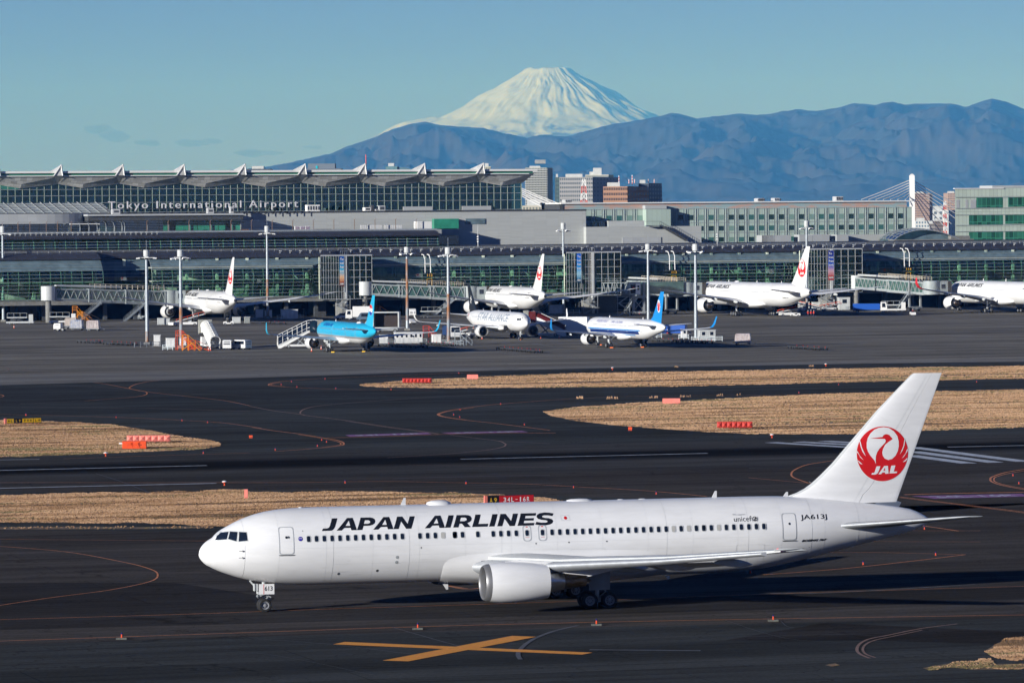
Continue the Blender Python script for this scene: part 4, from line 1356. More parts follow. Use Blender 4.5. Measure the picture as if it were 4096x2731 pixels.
for i, x in enumerate(wx):
 o = w0 if i == 0 else w0.copy()
 if i:
  COL.objects.link(o)
 o.parent = plane
 o.location = (x, 0, 5.16 + (x - 7.28) * .0027)
 if round(x, 1) in shade:
  o.data = w1
  o["label"] = "cabin window with its pale shade pulled down"
# emergency exits over the wing, flag, small marks, seams
for xc in (wpx(767, 500, C2), wpx(899, 500, C2)):
 mb = MB().use(SEAM)
 ring_decal(mb, rrect(xc - .31, xc + .31, 4.62, 5.74, .2, 4), .06, F7)
 mb.use(RED)
 poly_decal(mb, rrect(xc - .08, xc + .08, 5.62 - .03, 5.62 + .03, .02, 1), F7)
 poly_decal(mb, rrect(xc - .14, xc + .14, 4.88, 4.90, .005, 1), F7)
 mb.build("emergency_exit", plane)
mb = MB().use(SEAM)
ring_decal(mb, [(25.45, 5.98), (26.07, 5.98), (26.02, 6.34), (25.40, 6.34)], .012, lambda a, b: F7(a, b, .014))
mb.use(RED)
poly_decal(mb, [(25.74 + .11 * math.cos(2 * math.pi * i / 20), 6.16 + .11 * math.sin(2 * math.pi * i / 20)) for i in range(20)], lambda a, b: F7(a, b, .018))
mb.build("national_flag", plane)
mb = MB().use(mat("badge_blue", (.03, .02, .32), .4))
bx, bz = plane_hit(*C1(966, 543), nose + Vector((2.45 * sn_, -2.45 * cs_, 0)), PSI)
poly_decal(mb, [(bx + .15 * math.cos(2 * math.pi * i / 20), bz + .15 * math.sin(2 * math.pi * i / 20)) for i in range(20)], lambda a, b: F7(a, b, .016))
mb.use(BRIGHTW)
poly_decal(mb, [(bx - .12, bz), (bx + .12, bz + .01), (bx + .12, bz + .04), (bx - .12, bz + .03)], lambda a, b: F7(a, b, .02))
mb.build("alliance_badge", plane)
mb = MB().use(NAVYT)
ex, ez = 39.55, 5.78
ring_decal(mb, [(ex + .17 * math.cos(2 * math.pi * i / 20), ez + .17 * math.sin(2 * math.pi * i / 20)) for i in range(20)], .03, lambda a, b: F7(a, b, .014))
poly_decal(mb, [(ex + .04 + .06 * math.cos(2 * math.pi * i / 10), ez + .05 + .06 * math.sin(2 * math.pi * i / 10)) for i in range(10)], lambda a, b: F7(a, b, .014))
poly_decal(mb, [(ex - .1, ez - .1), (ex + .08, ez - .12), (ex + .05, ez - .02), (ex - .08, ez + .0)], lambda a, b: F7(a, b, .014))
for sgn in (-1, 1):
 poly_decal(mb, [(ex + sgn * .20, ez + .16), (ex + sgn * .235, ez + .1), (ex + sgn * .22, ez - .12), (ex + sgn * .12, ez - .21), (ex + sgn * .195, ez - .1), (ex + sgn * .205, ez + .08)], lambda a, b: F7(a, b, .014))
mb.build("charity_emblem", plane)
mb = MB().use(DARKG)
for (u, v, f, r) in ((862, 529, C1, .08), (985, 475, C1, .03), (1993, 617, C1, .05), (1303, 846, C1, .09), (1631, 818, C1, .09), (1117, 571, C2, .05), (1441, 562, C2, .05), (836, 581, C2, .05), (895, 627, C3, .03), (950, 619, C3, .03)):
 q = plane_hit(*f(u, v), nose + Vector((2.3 * sn_, -2.3 * cs_, 0)), PSI)
 poly_decal(mb, [(q[0] + r * math.cos(2 * math.pi * i / 12), q[1] + r * math.sin(2 * math.pi * i / 12)) for i in range(12)], lambda a, b: F7(a, b, .014))
for (u, v) in ((475, 645), (475, 703)):
 q = plane_hit(*C1(u, v), nose + Vector((1.9 * sn_, -1.9 * cs_, 0)), PSI)
 p = Vector(F7(q[0], q[1], .0));
 mb.bar(p, p + Vector((-.06, -.14, -.02)), .05); mb.bar(p + Vector((-.06, -.14, -.02)), p + Vector((-.30, -.15, -.02)), .03)
mb.use(GREYW)
for (u, v) in ((1791, 699), (1788, 743)):
 q = plane_hit(*C1(u, v), nose + Vector((2.3 * sn_, -2.3 * cs_, 0)), PSI)
 mb.use(MIDG)
 poly_decal(mb, [(q[0] + .11 * math.cos(2 * math.pi * i / 14), q[1] + .11 * math.sin(2 * math.pi * i / 14)) for i in range(14)], lambda a, b: F7(a, b, .014))
mb.build("ports_and_probes", plane)
SEAMF = mat("fine_panel_seam", (.66, .67, .67), .5)
mb = MB().use(SEAMF)
for x in (2.9, 9.0, 14.4, 21.0, 33.0, 39.0, 43.8, 47.5):
 zc, h, w = H767.sec(x)
 pts = [(x, -w * 1.0015 * math.cos(a), zc + h * 1.0015 * math.sin(a)) for a in [R(-75 + 155 * i / 30) for i in range(31)]]
 vs = []
 for p in pts:
  vs += [(p[0] - .011, p[1] - .006, p[2] + .002), (p[0] + .011, p[1] - .006, p[2] + .002)]
 mb.add(vs, [(2 * i, 2 * i + 1, 2 * i + 3, 2 * i + 2) for i in range(30)])
for (xa, xb, z) in ((3, 40, 4.52), (9, 36, 3.35), (9, 16, 6.75)):
 n_ = 24
 vs = []
 for i in range(n_ + 1):
  x = xa + (xb - xa) * i / n_
  vs += [F7(x, z, .009), F7(x, z + .018, .009)]
 mb.add(vs, [(2 * i, 2 * i + 2, 2 * i + 3, 2 * i + 1) for i in range(n_)])
for q in (rrect(32.1 + 6, 34.2 + 6, 2.4, 4.0, .1), rrect(26.0, 28.5, 2.5, 4.0, .1)):
 ring_decal(mb, q, .02, F7)
SEAMG = mat("faint_panel_seam", (.70, .705, .705), .5)
mb.use(SEAMG)
for x in [5.2 + 3.3 * i for i in range(14)]:
 zc, h, w = H767.sec(x)
 vs = []
 for i in range(25):
  a = R(-70 + 150 * i / 24)
  vs += [(x - .005, -w * 1.0015 * math.cos(a) - .006, zc + h * 1.0015 * math.sin(a)), (x + .005, -w * 1.0015 * math.cos(a) - .006, zc + h * 1.0015 * math.sin(a))]
 mb.add(vs, [(2 * i, 2 * i + 1, 2 * i + 3, 2 * i + 2) for i in range(24)])
for z in (2.75, 3.9, 5.55, 6.5):
 vs = []
 for i in range(31):
  x = 8.5 + 33 * i / 30
  vs += [F7(x, z, .009), F7(x, z + .014, .009)]
 mb.add(vs, [(2 * i, 2 * i + 2, 2 * i + 3, 2 * i + 1) for i in range(30)])
mb.build("panel_seams", plane)
mb = MB().use(mat("soot_streak", (.50, .49, .47), .6))  # thin grey streaks scattered over the lower hull
rr = random.Random(5)
for i in range(26):
 x, z = rr.uniform(8, 42), rr.uniform(2.1, 3.6)
 L_ = rr.uniform(.3, 1.4)
 mb.add([F7(x, z, .007), F7(x + L_ * .5, z - .012, .007), F7(x + L_, z + .003, .007), F7(x + L_ * .5, z + .012, .007)], [(0, 1, 2, 3)])
mb.build("grey_streaks", plane)["kind"] = "stuff"
# rudder hinge fairing line and panel lines on the fin
mb = MB().use(SEAMF)
for (xa, za, xb, zb_) in ((47.6, 6.75, 53.15, 15.6), (44.3, 8.2, 45.3, 7.6), (46.6, 10.2, 47.6, 9.8), (49.2, 13.0, 50.2, 12.4), (47.9, 8.1, 48.9, 7.7), (50.9, 13.2, 51.5, 12.9), (50.2, 12.0, 50.9, 11.6)):
 vs = []
 n_ = 16
 for i in range(n_ + 1):
  t = i / n_
  x, z = xa + (xb - xa) * t, za + (zb_ - za) * t
  y = -fin_y(fin767, x, z) - .010
  vs += [(x - .012, y, z), (x + .012, y, z + .004)]
 mb.add(vs, [(2 * i, 2 * i + 1, 2 * i + 3, 2 * i + 2) for i in range(n_)])
mb.build("fin_panel_lines", fin0)
# nose gear door with its number, taxi light, landing light, navigation light
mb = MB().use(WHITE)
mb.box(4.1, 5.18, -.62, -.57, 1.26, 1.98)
vs, fs_ = fit_text("613", .56, .33, .02)
mb.use(NAVYT)
decal(mb, vs, fs_, lambda u, v: (4.50 + u, -.628, 1.50 + v))
mb.use(RED).quad((4.42, -.626, 1.28), (4.46, -.626, 1.28), (4.46, -.626, 1.97), (4.42, -.626, 1.97))
mb.use(SEAMF).quad((4.1, -.626, 1.92), (5.18, -.626, 1.92), (5.18, -.626, 1.935), (4.1, -.626, 1.935))
mb.build("gear_door", plane)
MB().use(GREYW).box(3.78, 3.84, -.55, -.12, 1.5, 2.0).box(3.84, 4.05, -.5, -.46, 1.5, 2.0).build("gear_door", plane)
mb = MB().use(MIDG)
for (a, b, w_) in (((4.3, -.2, 1.2), (4.3, .2, 1.2), .2), ((4.75, -.25, 1.15), (4.75, .25, 1.15), .14), ((4.5, -.3, 1.28), (5.0, -.3, 1.02), .09), ((4.2, -.3, 1.1), (4.6, -.25, 1.3), .08), ((4.05, -.15, 1.05), (4.3, -.15, 1.25), .2), ((4.7, -.1, .9), (5.0, -.1, 1.3), .08), ((4.7, .1, .9), (5.0, .1, 1.3), .08)):
 mb.bar(a, b, w_)
mb.lathe([(0, .11), (.06, .11), (.16, .03)], (4.02, -.28, 1.12), 'x', 12, True, True)
mb.build("steering_unit", plane)
LITE = mat("landing_light_lens", (1.0, .93, .75), .2, emit=2.5)
p = Vector((19.62, -2.66, 3.22))
MB().use(PANE).lathe([(-.25, .02), (-.12, .12), (.1, .15), (.2, .04)], p, 'x', 12, True, True).build("landing_light_bay", plane, smooth=True)
MB().use(LITE).lathe([(-.03, .05), (.03, .06)], p + Vector((-.02, -.14, .02)), 'y', 12, True, True).build("landing_light", plane)
MB().use(mat("red_nav_light", (1, .02, .01), .3, emit=1.5)).lathe([(-.12, .02), (0, .06), (.12, .03)], (34.6, -23.6, 5.2), 'x', 10, True, True).build("navigation_light", plane, smooth=True)
mb = MB().use(GREYW)
mb.tube([(34.3, -23.78, 5.16), (34.9, -23.84, 5.2), (35.9, -23.86, 5.24)], [.06, .08, .02], 8)
mb.build("wing_tip_fairing", plane, smooth=True)
# main gear doors hanging dark under the wing
mb = MB().use(MIDG)
mb.box(26.4, 27.9, -5.9, -5.84, 1.35, 2.9)
mb.build("main_gear_door", plane)
MB().use(MIDG).box(26.6, 27.7, 5.84, 5.9, 1.35, 2.9).build("main_gear_door", plane)
# flaps drooped a little behind the wing, spoilers
for side in (-1, 1):
 for (ya, yb) in ((2.9, 7.2), (9.3, 15.6)):
  mb = MB().use(GREYW)
  secs = []
  for y in (ya, yb):
   xl = float(np.interp(y, [q[1] for q in wing767], [q[0] for q in wing767])); ch = float(np.interp(y, [q[1] for q in wing767], [q[3] for q in wing767])); zz = float(np.interp(y, [q[1] for q in wing767], [q[2] for q in wing767]))
   secs.append((xl + ch * .90, y, zz - .30, ch * .24, .10, 16))
  wing_part(mb, secs, side, (0, 1), .03)
  mb.build("flap", plane, smooth=True, angle=50)
# ------------------------------------------------------------------ terminal buildings (local a along the front, b back, z up)
TA = R(19)
TO = Vector((0, 1277, 0))
TE_, TN = Vector((math.cos(TA), math.sin(TA), 0)), Vector((-math.sin(TA), math.cos(TA), 0))
def T1(u, v): return (u / 2.1382, 600 + v / 2.1382)
def T2(u, v): return (1000 + u / 2.1382, 600 + v / 2.1382)
def T3(u, v): return (2000 + u / 2.1382, 600 + v / 2.1382)
def T4(u, v): return (2996 + u / 2.1382, 600 + v / 2.1382)
def tp(q, b=0.0):
 p0 = TO + TN * b
 return plane_hit(q[0], q[1], p0, TA)
def ta(q, b=0.0): return tp(q, b)[0]
def tz(q, b=0.0): return tp(q, b)[1]
def tloc(a, b, z=0.0): return TO + TE_ * a + TN * b + Vector((0, 0, z))
def tthing(name, label, cat, group=None): return thing(name, label, cat, TO, TA, group)

def glass(name, tint, refl=0.22, rough=0.03):
 m = bpy.data.materials.new(name)
 m.use_nodes = True
 nt = m.node_tree
 nt.nodes.remove(nt.nodes["Principled BSDF"])
 tr = nt.nodes.new("ShaderNodeBsdfTransparent"); tr.inputs[0].default_value = tuple(tint) + (1,)
 gl = nt.nodes.new("ShaderNodeBsdfGlossy"); gl.inputs["Roughness"].default_value = rough
 gl.inputs[0].default_value = (.75, .85, .88, 1)
 mx = nt.nodes.new("ShaderNodeMixShader")
 fr = nt.nodes.new("ShaderNodeFresnel"); fr.inputs[0].default_value = 1.5
 ad = nt.nodes.new("ShaderNodeMath"); ad.operation = 'ADD'; ad.use_clamp = True; ad.inputs[1].default_value = refl
 nt.links.new(fr.outputs[0], ad.inputs[0]); nt.links.new(ad.outputs[0], mx.inputs[0])
 nt.links.new(tr.outputs[0], mx.inputs[1]); nt.links.new(gl.outputs[0], mx.inputs[2])
 nt.links.new(mx.outputs[0], nt.nodes["Material Output"].inputs[0])
 return m
GLASS = glass("green_facade_glass", (.58, .84, .70), .07)
GLASSD = glass("dark_tinted_glass", (.12, .24, .22), .12)
GLASSM = glass("smoky_green_glass", (.63, .79, .72), .06)
GLASST = glass("tower_green_glass", (.76, .92, .84), .06)
GLASSH = glass("hall_glass", (.60, .90, .82), .04)
FRIT = mat("grey_fritted_glass", (0.13, 0.19, 0.22), 0.15, spec=0.6, var=0.25, vs=0.35)
def panel(name, col, bw, rh, mortar=.03, var=.10, rough=.55, metal=0.0, mc=.55, off=0.0, plane='xz', bias=0.0):
 "cladding laid out in panels with joints, each panel a little different"
 m = mat(name, col, rough, metal)
 nt = m.node_tree
 tc = nt.nodes.new("ShaderNodeTexCoord"); sp = nt.nodes.new("ShaderNodeSeparateXYZ"); cb = nt.nodes.new("ShaderNodeCombineXYZ")
 nt.links.new(tc.outputs["Object"], sp.inputs[0])
 nt.links.new(sp.outputs[0], cb.inputs[0]); nt.links.new(sp.outputs[2 if plane == 'xz' else 1], cb.inputs[1])
 br = nt.nodes.new("ShaderNodeTexBrick"); br.offset = off
 br.inputs["Scale"].default_value = 1; br.inputs["Brick Width"].default_value = bw; br.inputs["Row Height"].default_value = rh
 br.inputs["Mortar Size"].default_value = mortar; br.inputs["Mortar Smooth"].default_value = 0; br.inputs["Bias"].default_value = bias
 br.inputs["Color1"].default_value = tuple(c * (1 - var) for c in col) + (1,)
 br.inputs["Color2"].default_value = tuple(min(1, c * (1 + var)) for c in col) + (1,)
 br.inputs["Mortar"].default_value = tuple(c * mc for c in col) + (1,)
 nt.links.new(cb.outputs[0], br.inputs["Vector"]); nt.links.new(br.outputs["Color"], nt.nodes["Principled BSDF"].inputs["Base Color"])
 return m
ROOFM = panel("dark_standing_seam_roof", (0.060, 0.062, 0.078), .6, 60, .05, .12, .5, .2, .5, plane='xy')
CLAD = panel("grey_cladding", (0.455, 0.475, 0.465), 3.6, .42, .02, .05, .6, 0, .80)
CLADP = panel("pale_cladding", (0.42, 0.44, 0.45), 2.6, 1.2, .02, .05, .6, 0, .80)
SOFF = panel("metal_soffit_panels", (0.62, 0.62, 0.60), 1.7, .8, .03, .22, .5, .15, .6, .5, plane='xy')
MULL = mat("green_white_mullion", (0.36, 0.47, 0.38), 0.5, var=.1, vs=1)
LOUV = mat("grey_louvre", (0.33, 0.37, 0.38), 0.5, var=.15, vs=.6)
INNER = mat("interior_wall", (0.72, 0.78, 0.62), 0.8, col2=(0.20, 0.27, 0.23), vs=.16, lo=.42, hi=.56)
FLOORM = mat("interior_slab", (0.30, 0.33, 0.30), 0.8, var=.2, vs=.4)
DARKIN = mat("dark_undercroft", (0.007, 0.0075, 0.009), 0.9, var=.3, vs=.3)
CONC = mat("concrete", (0.20, 0.20, 0.19), 0.85, var=.2, vs=1.2)
TEALIN = mat("teal_interior", (0.08, 0.19, 0.165), 0.8, col2=(0.13, 0.28, 0.24), vs=.09)

A0, A1 = ta(T1(-330, 1000)), ta(T4(2620, 900))
ZB, ZE = tz(T2(300, 1250)), tz(T3(1500, 885))
JA = ta(T1(845, 1000)); JB = ta(T1(1290, 1000)); SEA = ta(T1(170, 1000), -4)
pier = tthing("boarding_pier", "long low boarding pier with curved green glass front and dark seamed roof", "terminal pier")
PROF = [(0.1, ZB), (-.5, ZB + 1.0), (-1.0, ZB + 2.4), (-1.4, ZB + 4.2), (-1.4, ZB + 5.8), (-1.0, ZB + 7.3), (-.2, ZB + 8.7), (1.0, ZB + 9.9), (2.0, ZE)]
def prof(z):
 return float(np.interp(z, [p[1] for p in PROF], [p[0] for p in PROF]))
SEGS = [(A0, JA, -3.5), (JA, JB, 3.5), (JB, A1, 0.0)]
ROWH = (ZE - ZB) / 11
for (a0, a1, bo) in SEGS:
 n = max(2, int(round((a1 - a0) / 2.8)))
 st = (a1 - a0) / n
 mb = MB().use(GLASS if bo != 3.5 else GLASSD)  # recess gets darker glass: its shade is put into the tint
 rings = [[(a0 + st * i, bo + prof(ZB + ROWH * j), ZB + ROWH * j) for j in range(9)] for i in range(n + 1)]
 mb.loft(rings, False, False, close=False)
 mb.build("glass_front", pier, recalc=False)
 mb = MB().use(FRIT)
 rings = [[(a0 + st * i, bo + prof(ZB + ROWH * j), ZB + ROWH * j) for j in range(8, 12)] for i in range(n + 1)]
 mb.loft(rings, False, False, close=False)
 mb.build("upper_glass", pier, recalc=False)
 mb = MB().use(MULL)
 for i in range(n + 1):
  a = a0 + st * i
  for j in range(11):
   z0, z1 = ZB + ROWH * j, ZB + ROWH * (j + 1)
   if j > 7:
    mb.use(LOUV)
   else:
    mb.use(MULL)
   w = .055 if j < 8 else .035
   mb.bar((a, bo + prof(z0) + .12, z0), (a, bo + prof(z1) + .12, z1), w * 1.5, .12, up=(1, 0, 0))
 mb.build("mullions", pier)
 mb = MB().use(LOUV)
 for j in range(12):
  z = ZB + ROWH * j
  y = bo + prof(z)
  mb.box(a0, a1, y - .24, y - .04, z - .03, z + .035)
 mb.build("louvres", pier)
# interior: slabs, back wall, columns, stairs and counters that show through the glass
mb = MB().use(FLOORM)
for z in (ZB - .35, ZB + 4.3, ZB + 7.9):
 mb.box(A0, JA, -3.2, 4.9, z, z + .35); mb.box(JA + .02, JB - .02, 4.2, 8.5, z, z + .35); mb.box(JB, A1, .1 if z < ZB else -.9, 5.9, z, z + .35)
mb.build("floor_slabs", pier)
MB().use(INNER).box(A0, JA, 5.0, 5.3, ZB, ZE).box(JA, JB, 8.6, 8.9, ZB, ZE).box(JB, A1, 6.0, 6.3, ZB, ZE).build("inner_wall", pier)
mb = MB().use(INNER)
a = A0 + 3
while a < A1:
 mb.box(a - .35, a + .35, 3.2 if JA < a < JB + 4 else 1.2, 3.9 if JA < a < JB + 4 else 1.9, ZB, ZE)
 a += 8.4
mb.build("inner_columns", pier)
mb = MB().use(INNER)
rr = random.Random(3)
a = A0 + 2
while a < A1 - 8:
 w = rr.uniform(1.2, 6)
 lv = rr.choice([ZB, ZB, ZB + 4.65])
 if not (JA - 6 < a < JB + 2):
  mb.box(a, a + w, 2.2 + rr.random() * 2, 4.6, lv, lv + rr.uniform(.9, 2.9))
 a += w + rr.uniform(1, 6)
mb.build("inner_partitions", pier)
mb = MB().use(GREYW)
for q in (T2(560, 1120), T3(400, 1150), T3(2150, 1150), T4(260, 1130), T4(1800, 1120)):
 a = ta(q)
 mb.bar((a, 3, ZB + .4), (a - 7.5, 3, ZB + 8), .5, .25); mb.bar((a + 1.2, 3.6, ZB + .4), (a - 6.3, 3.6, ZB + 8), .12)
mb.build("escalators", pier)
# roof: eave, curved slope, flat part, walkway rail and gutter
def roofrings(a, bo, k):
 zr = [(1.4, ZE + .02), (1.2, ZE + .32), (1.8, ZE + .7), (3.4, ZE + 1.35), (5.4, ZE + 1.8), (8.5, ZE + 2.15), (18.5, ZE + 2.75), (19.5, ZE + 2.8), (19.5, ZE - .3), (2.4, ZE - .3)]
 return [(a, bo * k + y, z) for y, z in zr]
mb = MB().use(ROOFM)
for (a0, a1, bo) in SEGS:
 mb.loft([roofrings(a0, bo, 1), roofrings(a1, bo, 1)])
mb.build("roof", pier)
mb = MB().use(GREYW)
for (a0, a1, bo) in SEGS:
 mb.box(a0, a1, bo + 5.55, bo + 5.62, ZE + 2.35, ZE + 2.42)
 mb.box(a0, a1, bo + 5.55, bo + 5.60, ZE + 2.05, ZE + 2.10)
 k = int((a1 - a0) / 3)
 for i in range(k):
  mb.box(a0 + i * 3, a0 + i * 3 + .06, bo + 5.55, bo + 5.61, ZE + 1.7, ZE + 2.4)
mb.build("roof_rail", pier)
# small cowled lamps along the eave (one mesh, copied)
mb = MB().use(GREYW)
mb.bar((0, 0, 0), (0, -.25, .55), .10).box(-.28, .28, -.62, -.08, .42, .62).box(-.12, .12, -.1, .3, -.05, .1)
l0 = mb.build("eave_lamp")
as_ = [ta(T3(41 + 86.2 * i, 830)) for i in range(-22, 53)]
as_ = [a for a in as_ if A0 < a < A1]
for i, a in enumerate(as_):
 o = l0 if i == 0 else l0.copy()
 if i:
  COL.objects.link(o)
 bo = -3.5 if a < JA else (3.5 if a < JB else 0)
 o.parent = pier
 o.location = (a, bo + 3.0, ZE + 1.3)
# undercroft
mb = MB().use(CONC)
for (a0, a1, bo) in SEGS:
 mb.box(a0, a1, bo + .5, 9, ZB - 1.5, ZB - .4)
mb.build("soffit_beam", pier)
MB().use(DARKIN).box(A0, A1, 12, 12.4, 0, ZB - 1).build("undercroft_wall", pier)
a = A0 + 6
while a < A1:
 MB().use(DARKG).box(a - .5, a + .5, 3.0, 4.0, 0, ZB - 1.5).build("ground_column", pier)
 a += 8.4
SVC = (mat("service_door_paint", (.06, .06, .06), .8, var=.3, vs=.5))
for q0, q1 in ((T1(160, 1400), T1(325, 1400)), (T2(835, 1350), T2(950, 1350)), (T2(560, 1350), T2(660, 1350)), (T3(1280, 1350), T3(1420, 1350)), (T4(1230, 1350), T4(1330, 1350))):
 MB().use(SVC).box(ta(q0, 5), ta(q1, 5), 6, 11.9, 0, ZB - 1.55).build("service_room", pier)

# upper concourse on the left with its own curved glass band
U1 = ta(T2(1612, 760), 16)
ZU0, ZU1 = tz(T2(900, 862), 16), tz(T2(900, 742), 16)
upper = tthing("upper_concourse", "second storey glass concourse with dark roof set back above the pier", "terminal building")
mb = MB().use(GLASS)
n = int((U1 - A0) / 2.9); st = (U1 - A0) / n
hU = ZU1 - ZU0
PU = [(.2, ZU0), (-.2, ZU0 + hU * .35), (-.1, ZU0 + hU * .65), (.8, ZU1)]
def pu(z): return float(np.interp(z, [p[1] for p in PU], [p[0] for p in PU]))
mb.loft([[(A0 + st * i, 16 + pu(ZU0 + hU * j / 5), ZU0 + hU * j / 5) for j in range(6)] for i in range(n + 1)], False, False, close=False)
mb.quad((U1, 16, ZU0), (U1, 22, ZU0), (U1, 22, ZU1), (U1, 16.8, ZU1))
mb.build("glass_band", upper, recalc=False)
mb = MB().use(MULL)
for i in range(n + 1):
 mb.bar((A0 + st * i, 16.2, ZU0), (A0 + st * i, 16.9, ZU1), .14, .2, up=(1, 0, 0))
mb.use(LOUV)
for j in range(6):
 z = ZU0 + hU * j / 5
 mb.box(A0, U1, 15.6 + pu(z), 15.95 + pu(z), z - .03, z + .05)
mb.build("mullions", upper)
mb = MB().use(FLOORM).box(A0, U1, 17, 24, ZU0 - .4, ZU0).build("floor_slab", upper)
MB().use(INNER).box(A0, U1, 23, 23.4, ZU0, ZU1).build("inner_wall", upper)
mb = MB().use(CLAD).box(A0, U1, 17, 24, ZE, ZU0 - .45)
mb.build("lower_wall", upper)
ZD = tz(T2(900, 692), 20)
mb = MB().use(ROOFM)
mb.loft([[(a, 15.9 + y, z) for y, z in ((0, ZU1 - .1), (-.3, ZU1 + .2), (.5, ZU1 + .7), (2.0, ZU1 + 1.3), (4.4, ZD), (14, ZD), (14, ZU1 - .1))] for a in (A0, U1 + .3)])
mb.build("roof", upper)
k = 0
lm = l0.data
for i in range(30):
 q = T1(35 + 45 * i, 735)
 a = ta(q, 18)
 o = link("eave_lamp", lm, upper, (a, 17.6, ZU1 + 1.2))

# service block: the big grey clad wall behind the deck and its steps down to the right
blk = tthing("service_block", "plain grey clad block with stepped lower blocks below the glass hall", "terminal building")
zt = tz(T2(1200, 530), 32); x0 = ta(T1(-330, 540), 32); x1 = ta(T3(735, 600), 32)
MB().use(CLAD).box(x0, x1, 32, 46, 0, zt).build("main_wall", blk)
MB().use(DARKG).box(x0, x1 + .1, 31.7, 46, zt + .003, zt + .35).build("coping", blk)
z2 = tz(T3(800, 658), 30)
MB().use(CLAD).box(ta(T3(737, 700), 30), ta(T3(1722, 700), 30), 30, 33.9, 0, z2).build("lower_wall", blk)
MB().use(CLAD).box(ta(T3(885, 640), 38), ta(T3(1193, 640), 38), 34, 44, 0, tz(T3(1000, 606), 34)).build("roof_box", blk)
MB().use(GLASSD).box(ta(T3(830, 620), 36), ta(T3(884, 620), 36), 34.5, 40, 0, tz(T3(850, 610), 34)).build("dark_glass_wall", blk)
MB().use(CLADP).box(ta(T3(1048, 770), 29.8), ta(T3(1378, 770), 29.8), 29.8, 29.97, 0, tz(T3(1200, 747), 29.8)).build("access_panel", blk)
MB().use(FRIT).box(ta(T2(1845, 600), 31.8), ta(T2(2012, 600), 31.8), 31.8, 31.97, tz(T2(1900, 634), 31.8), tz(T2(1900, 587), 31.8)).build("window", blk)
GRN = mat("bright_green_glass", (0.03, 0.24, 0.15), 0.12, spec=.6, var=.25, vs=.3)
MB().use(GRN).box(ta(T2(1575, 600), 30), ta(T2(1785, 600), 30), 30, 31.97, tz(T2(1700, 672), 30), tz(T2(1700, 588), 30)).build("window", blk)
MB().use(GLASSD).box(ta(T2(1615, 760), 30.5), ta(T2(1785, 760), 30.5), 30.5, 31.97, ZE, tz(T2(1700, 732), 30)).build("window", blk)
MB().use(MIDG).box(ta(T2(1575, 700), 29), ta(T2(1790, 700), 29), 29, 31.97, tz(T2(1700, 728), 29), tz(T2(1700, 677), 29)).build("balcony_wall", blk)
for (u0, u1, v0, v1) in ((110, 360, 730, 775), (430, 545, 725, 775), (548, 688, 722, 775), (750, 850, 725, 775)):
 MB().use(CLADP).box(ta(T4(u0, 750), 27), ta(T4(u1, 750), 27), 27, 31, ZE, tz(T4(u0, v0), 27)).build("roof_plant", blk)
MB().use(CLADP).box(ta(T3(2240, 750), 27), ta(T3(2352, 750), 27), 27, 31, ZE, tz(T3(2300, 732), 27)).build("roof_plant", blk)
MB().use(CLAD).box(ta(T4(690, 750), 31.1), ta(T4(1190, 750), 31.1), 31.1, 36, ZE, tz(T4(1000, 722), 31)).build("roof_plant", blk)
# outside stair on the block
st_ = tthing("roof_stair", "dark metal stair climbing the grey block beside the hotel", "stair")
p0 = tp(T3(1375, 645), 28.5); p1 = tp(T3(1600, 775), 28.5)
mb = MB().use(DARKG)
for y in (28.2, 29.3):
 mb.bar((p0[0], y, p0[1]), (p1[0], y, p1[1]), .12, .5)
 for k in range(13):
  t = k / 12
  mb.bar((p0[0] + (p1[0] - p0[0]) * t, y, p0[1] + (p1[1] - p0[1]) * t), (p0[0] + (p1[0] - p0[0]) * t, y, p0[1] + (p1[1] - p0[1]) * t + 1.1), .05)
 mb.bar((p0[0], y, p0[1] + 1.1), (p1[0], y, p1[1] + 1.1), .06)
 mb.bar((p0[0] - 4.5, y, p0[1] + 1.1), (p0[0], y, p0[1] + 1.1), .06)
for k in range(20):
 t = k / 19
 mb.cbox((p0[0] + (p1[0] - p0[0]) * t, 28.75, p0[1] + (p1[1] - p0[1]) * t), (.32, 1.0, .06))
mb.box(p0[0] - 4.5, p0[0], 28.2, 29.3, p0[1] - .15, p0[1])
mb.build("stair_flight", st_)

# observation pavilions, deck
pav = tthing("deck_pavilion", "low pavilion with broad flat roof and green glazing on the deck", "terminal building")
a0, a1 = ta(T1(850, 650), 26), ta(T1(2055, 650), 26)
zr0, zr1 = tz(T1(1500, 602), 24), tz(T1(1500, 545), 24)
MB().use(DARKG).box(ta(T1(755, 600), 23), ta(T1(2080, 600), 23), 23, 31.8, zr0, zr1 - .5).build("fascia", pav)
MB().use(CLADP).box(ta(T1(750, 600), 22.4), ta(T1(2082, 600), 22.4), 22.4, 31.9, zr1 - .5, zr1).build("roof", pav)
zf = tz(T1(1500, 698), 26)
MB().use(GLASSD).box(a0, ta(T1(1395, 650), 26), 25.9, 26, ZD, zr0).build("glazing", pav)
for (u0, u1) in ((1396, 1436), (1503, 1570), (1572, 1612), (1620, 1686), (1690, 1745), (1747, 1790), (1800, 1866), (1870, 1925), (1985, 2053)):
 MB().use(GRN).box(ta(T1(u0, 650), 26), ta(T1(u1, 650), 26), 25.8, 25.95, ZD + .1, zr0 - .15).build("green_window", pav)
MB().use(INNER).box(a0, a1, 29, 29.4, ZD, zr0).build("inner_wall", pav)
mb = MB().use(MIDG)
for u in (845, 905, 975, 1040, 1255, 1437, 1615, 1797, 1975, 2054):
 mb.box(ta(T1(u, 650), 25.6), ta(T1(u, 650), 25.6) + .22, 25.3, 25.55, ZD, zr0)
mb.build("posts", pav)
pv2 = tthing("rounded_pavilion", "metal clad pavilion with rounded corner and dark windows at far left", "terminal building")
zr2, zr3 = tz(T1(300, 632), 24), tz(T1(300, 548), 24)
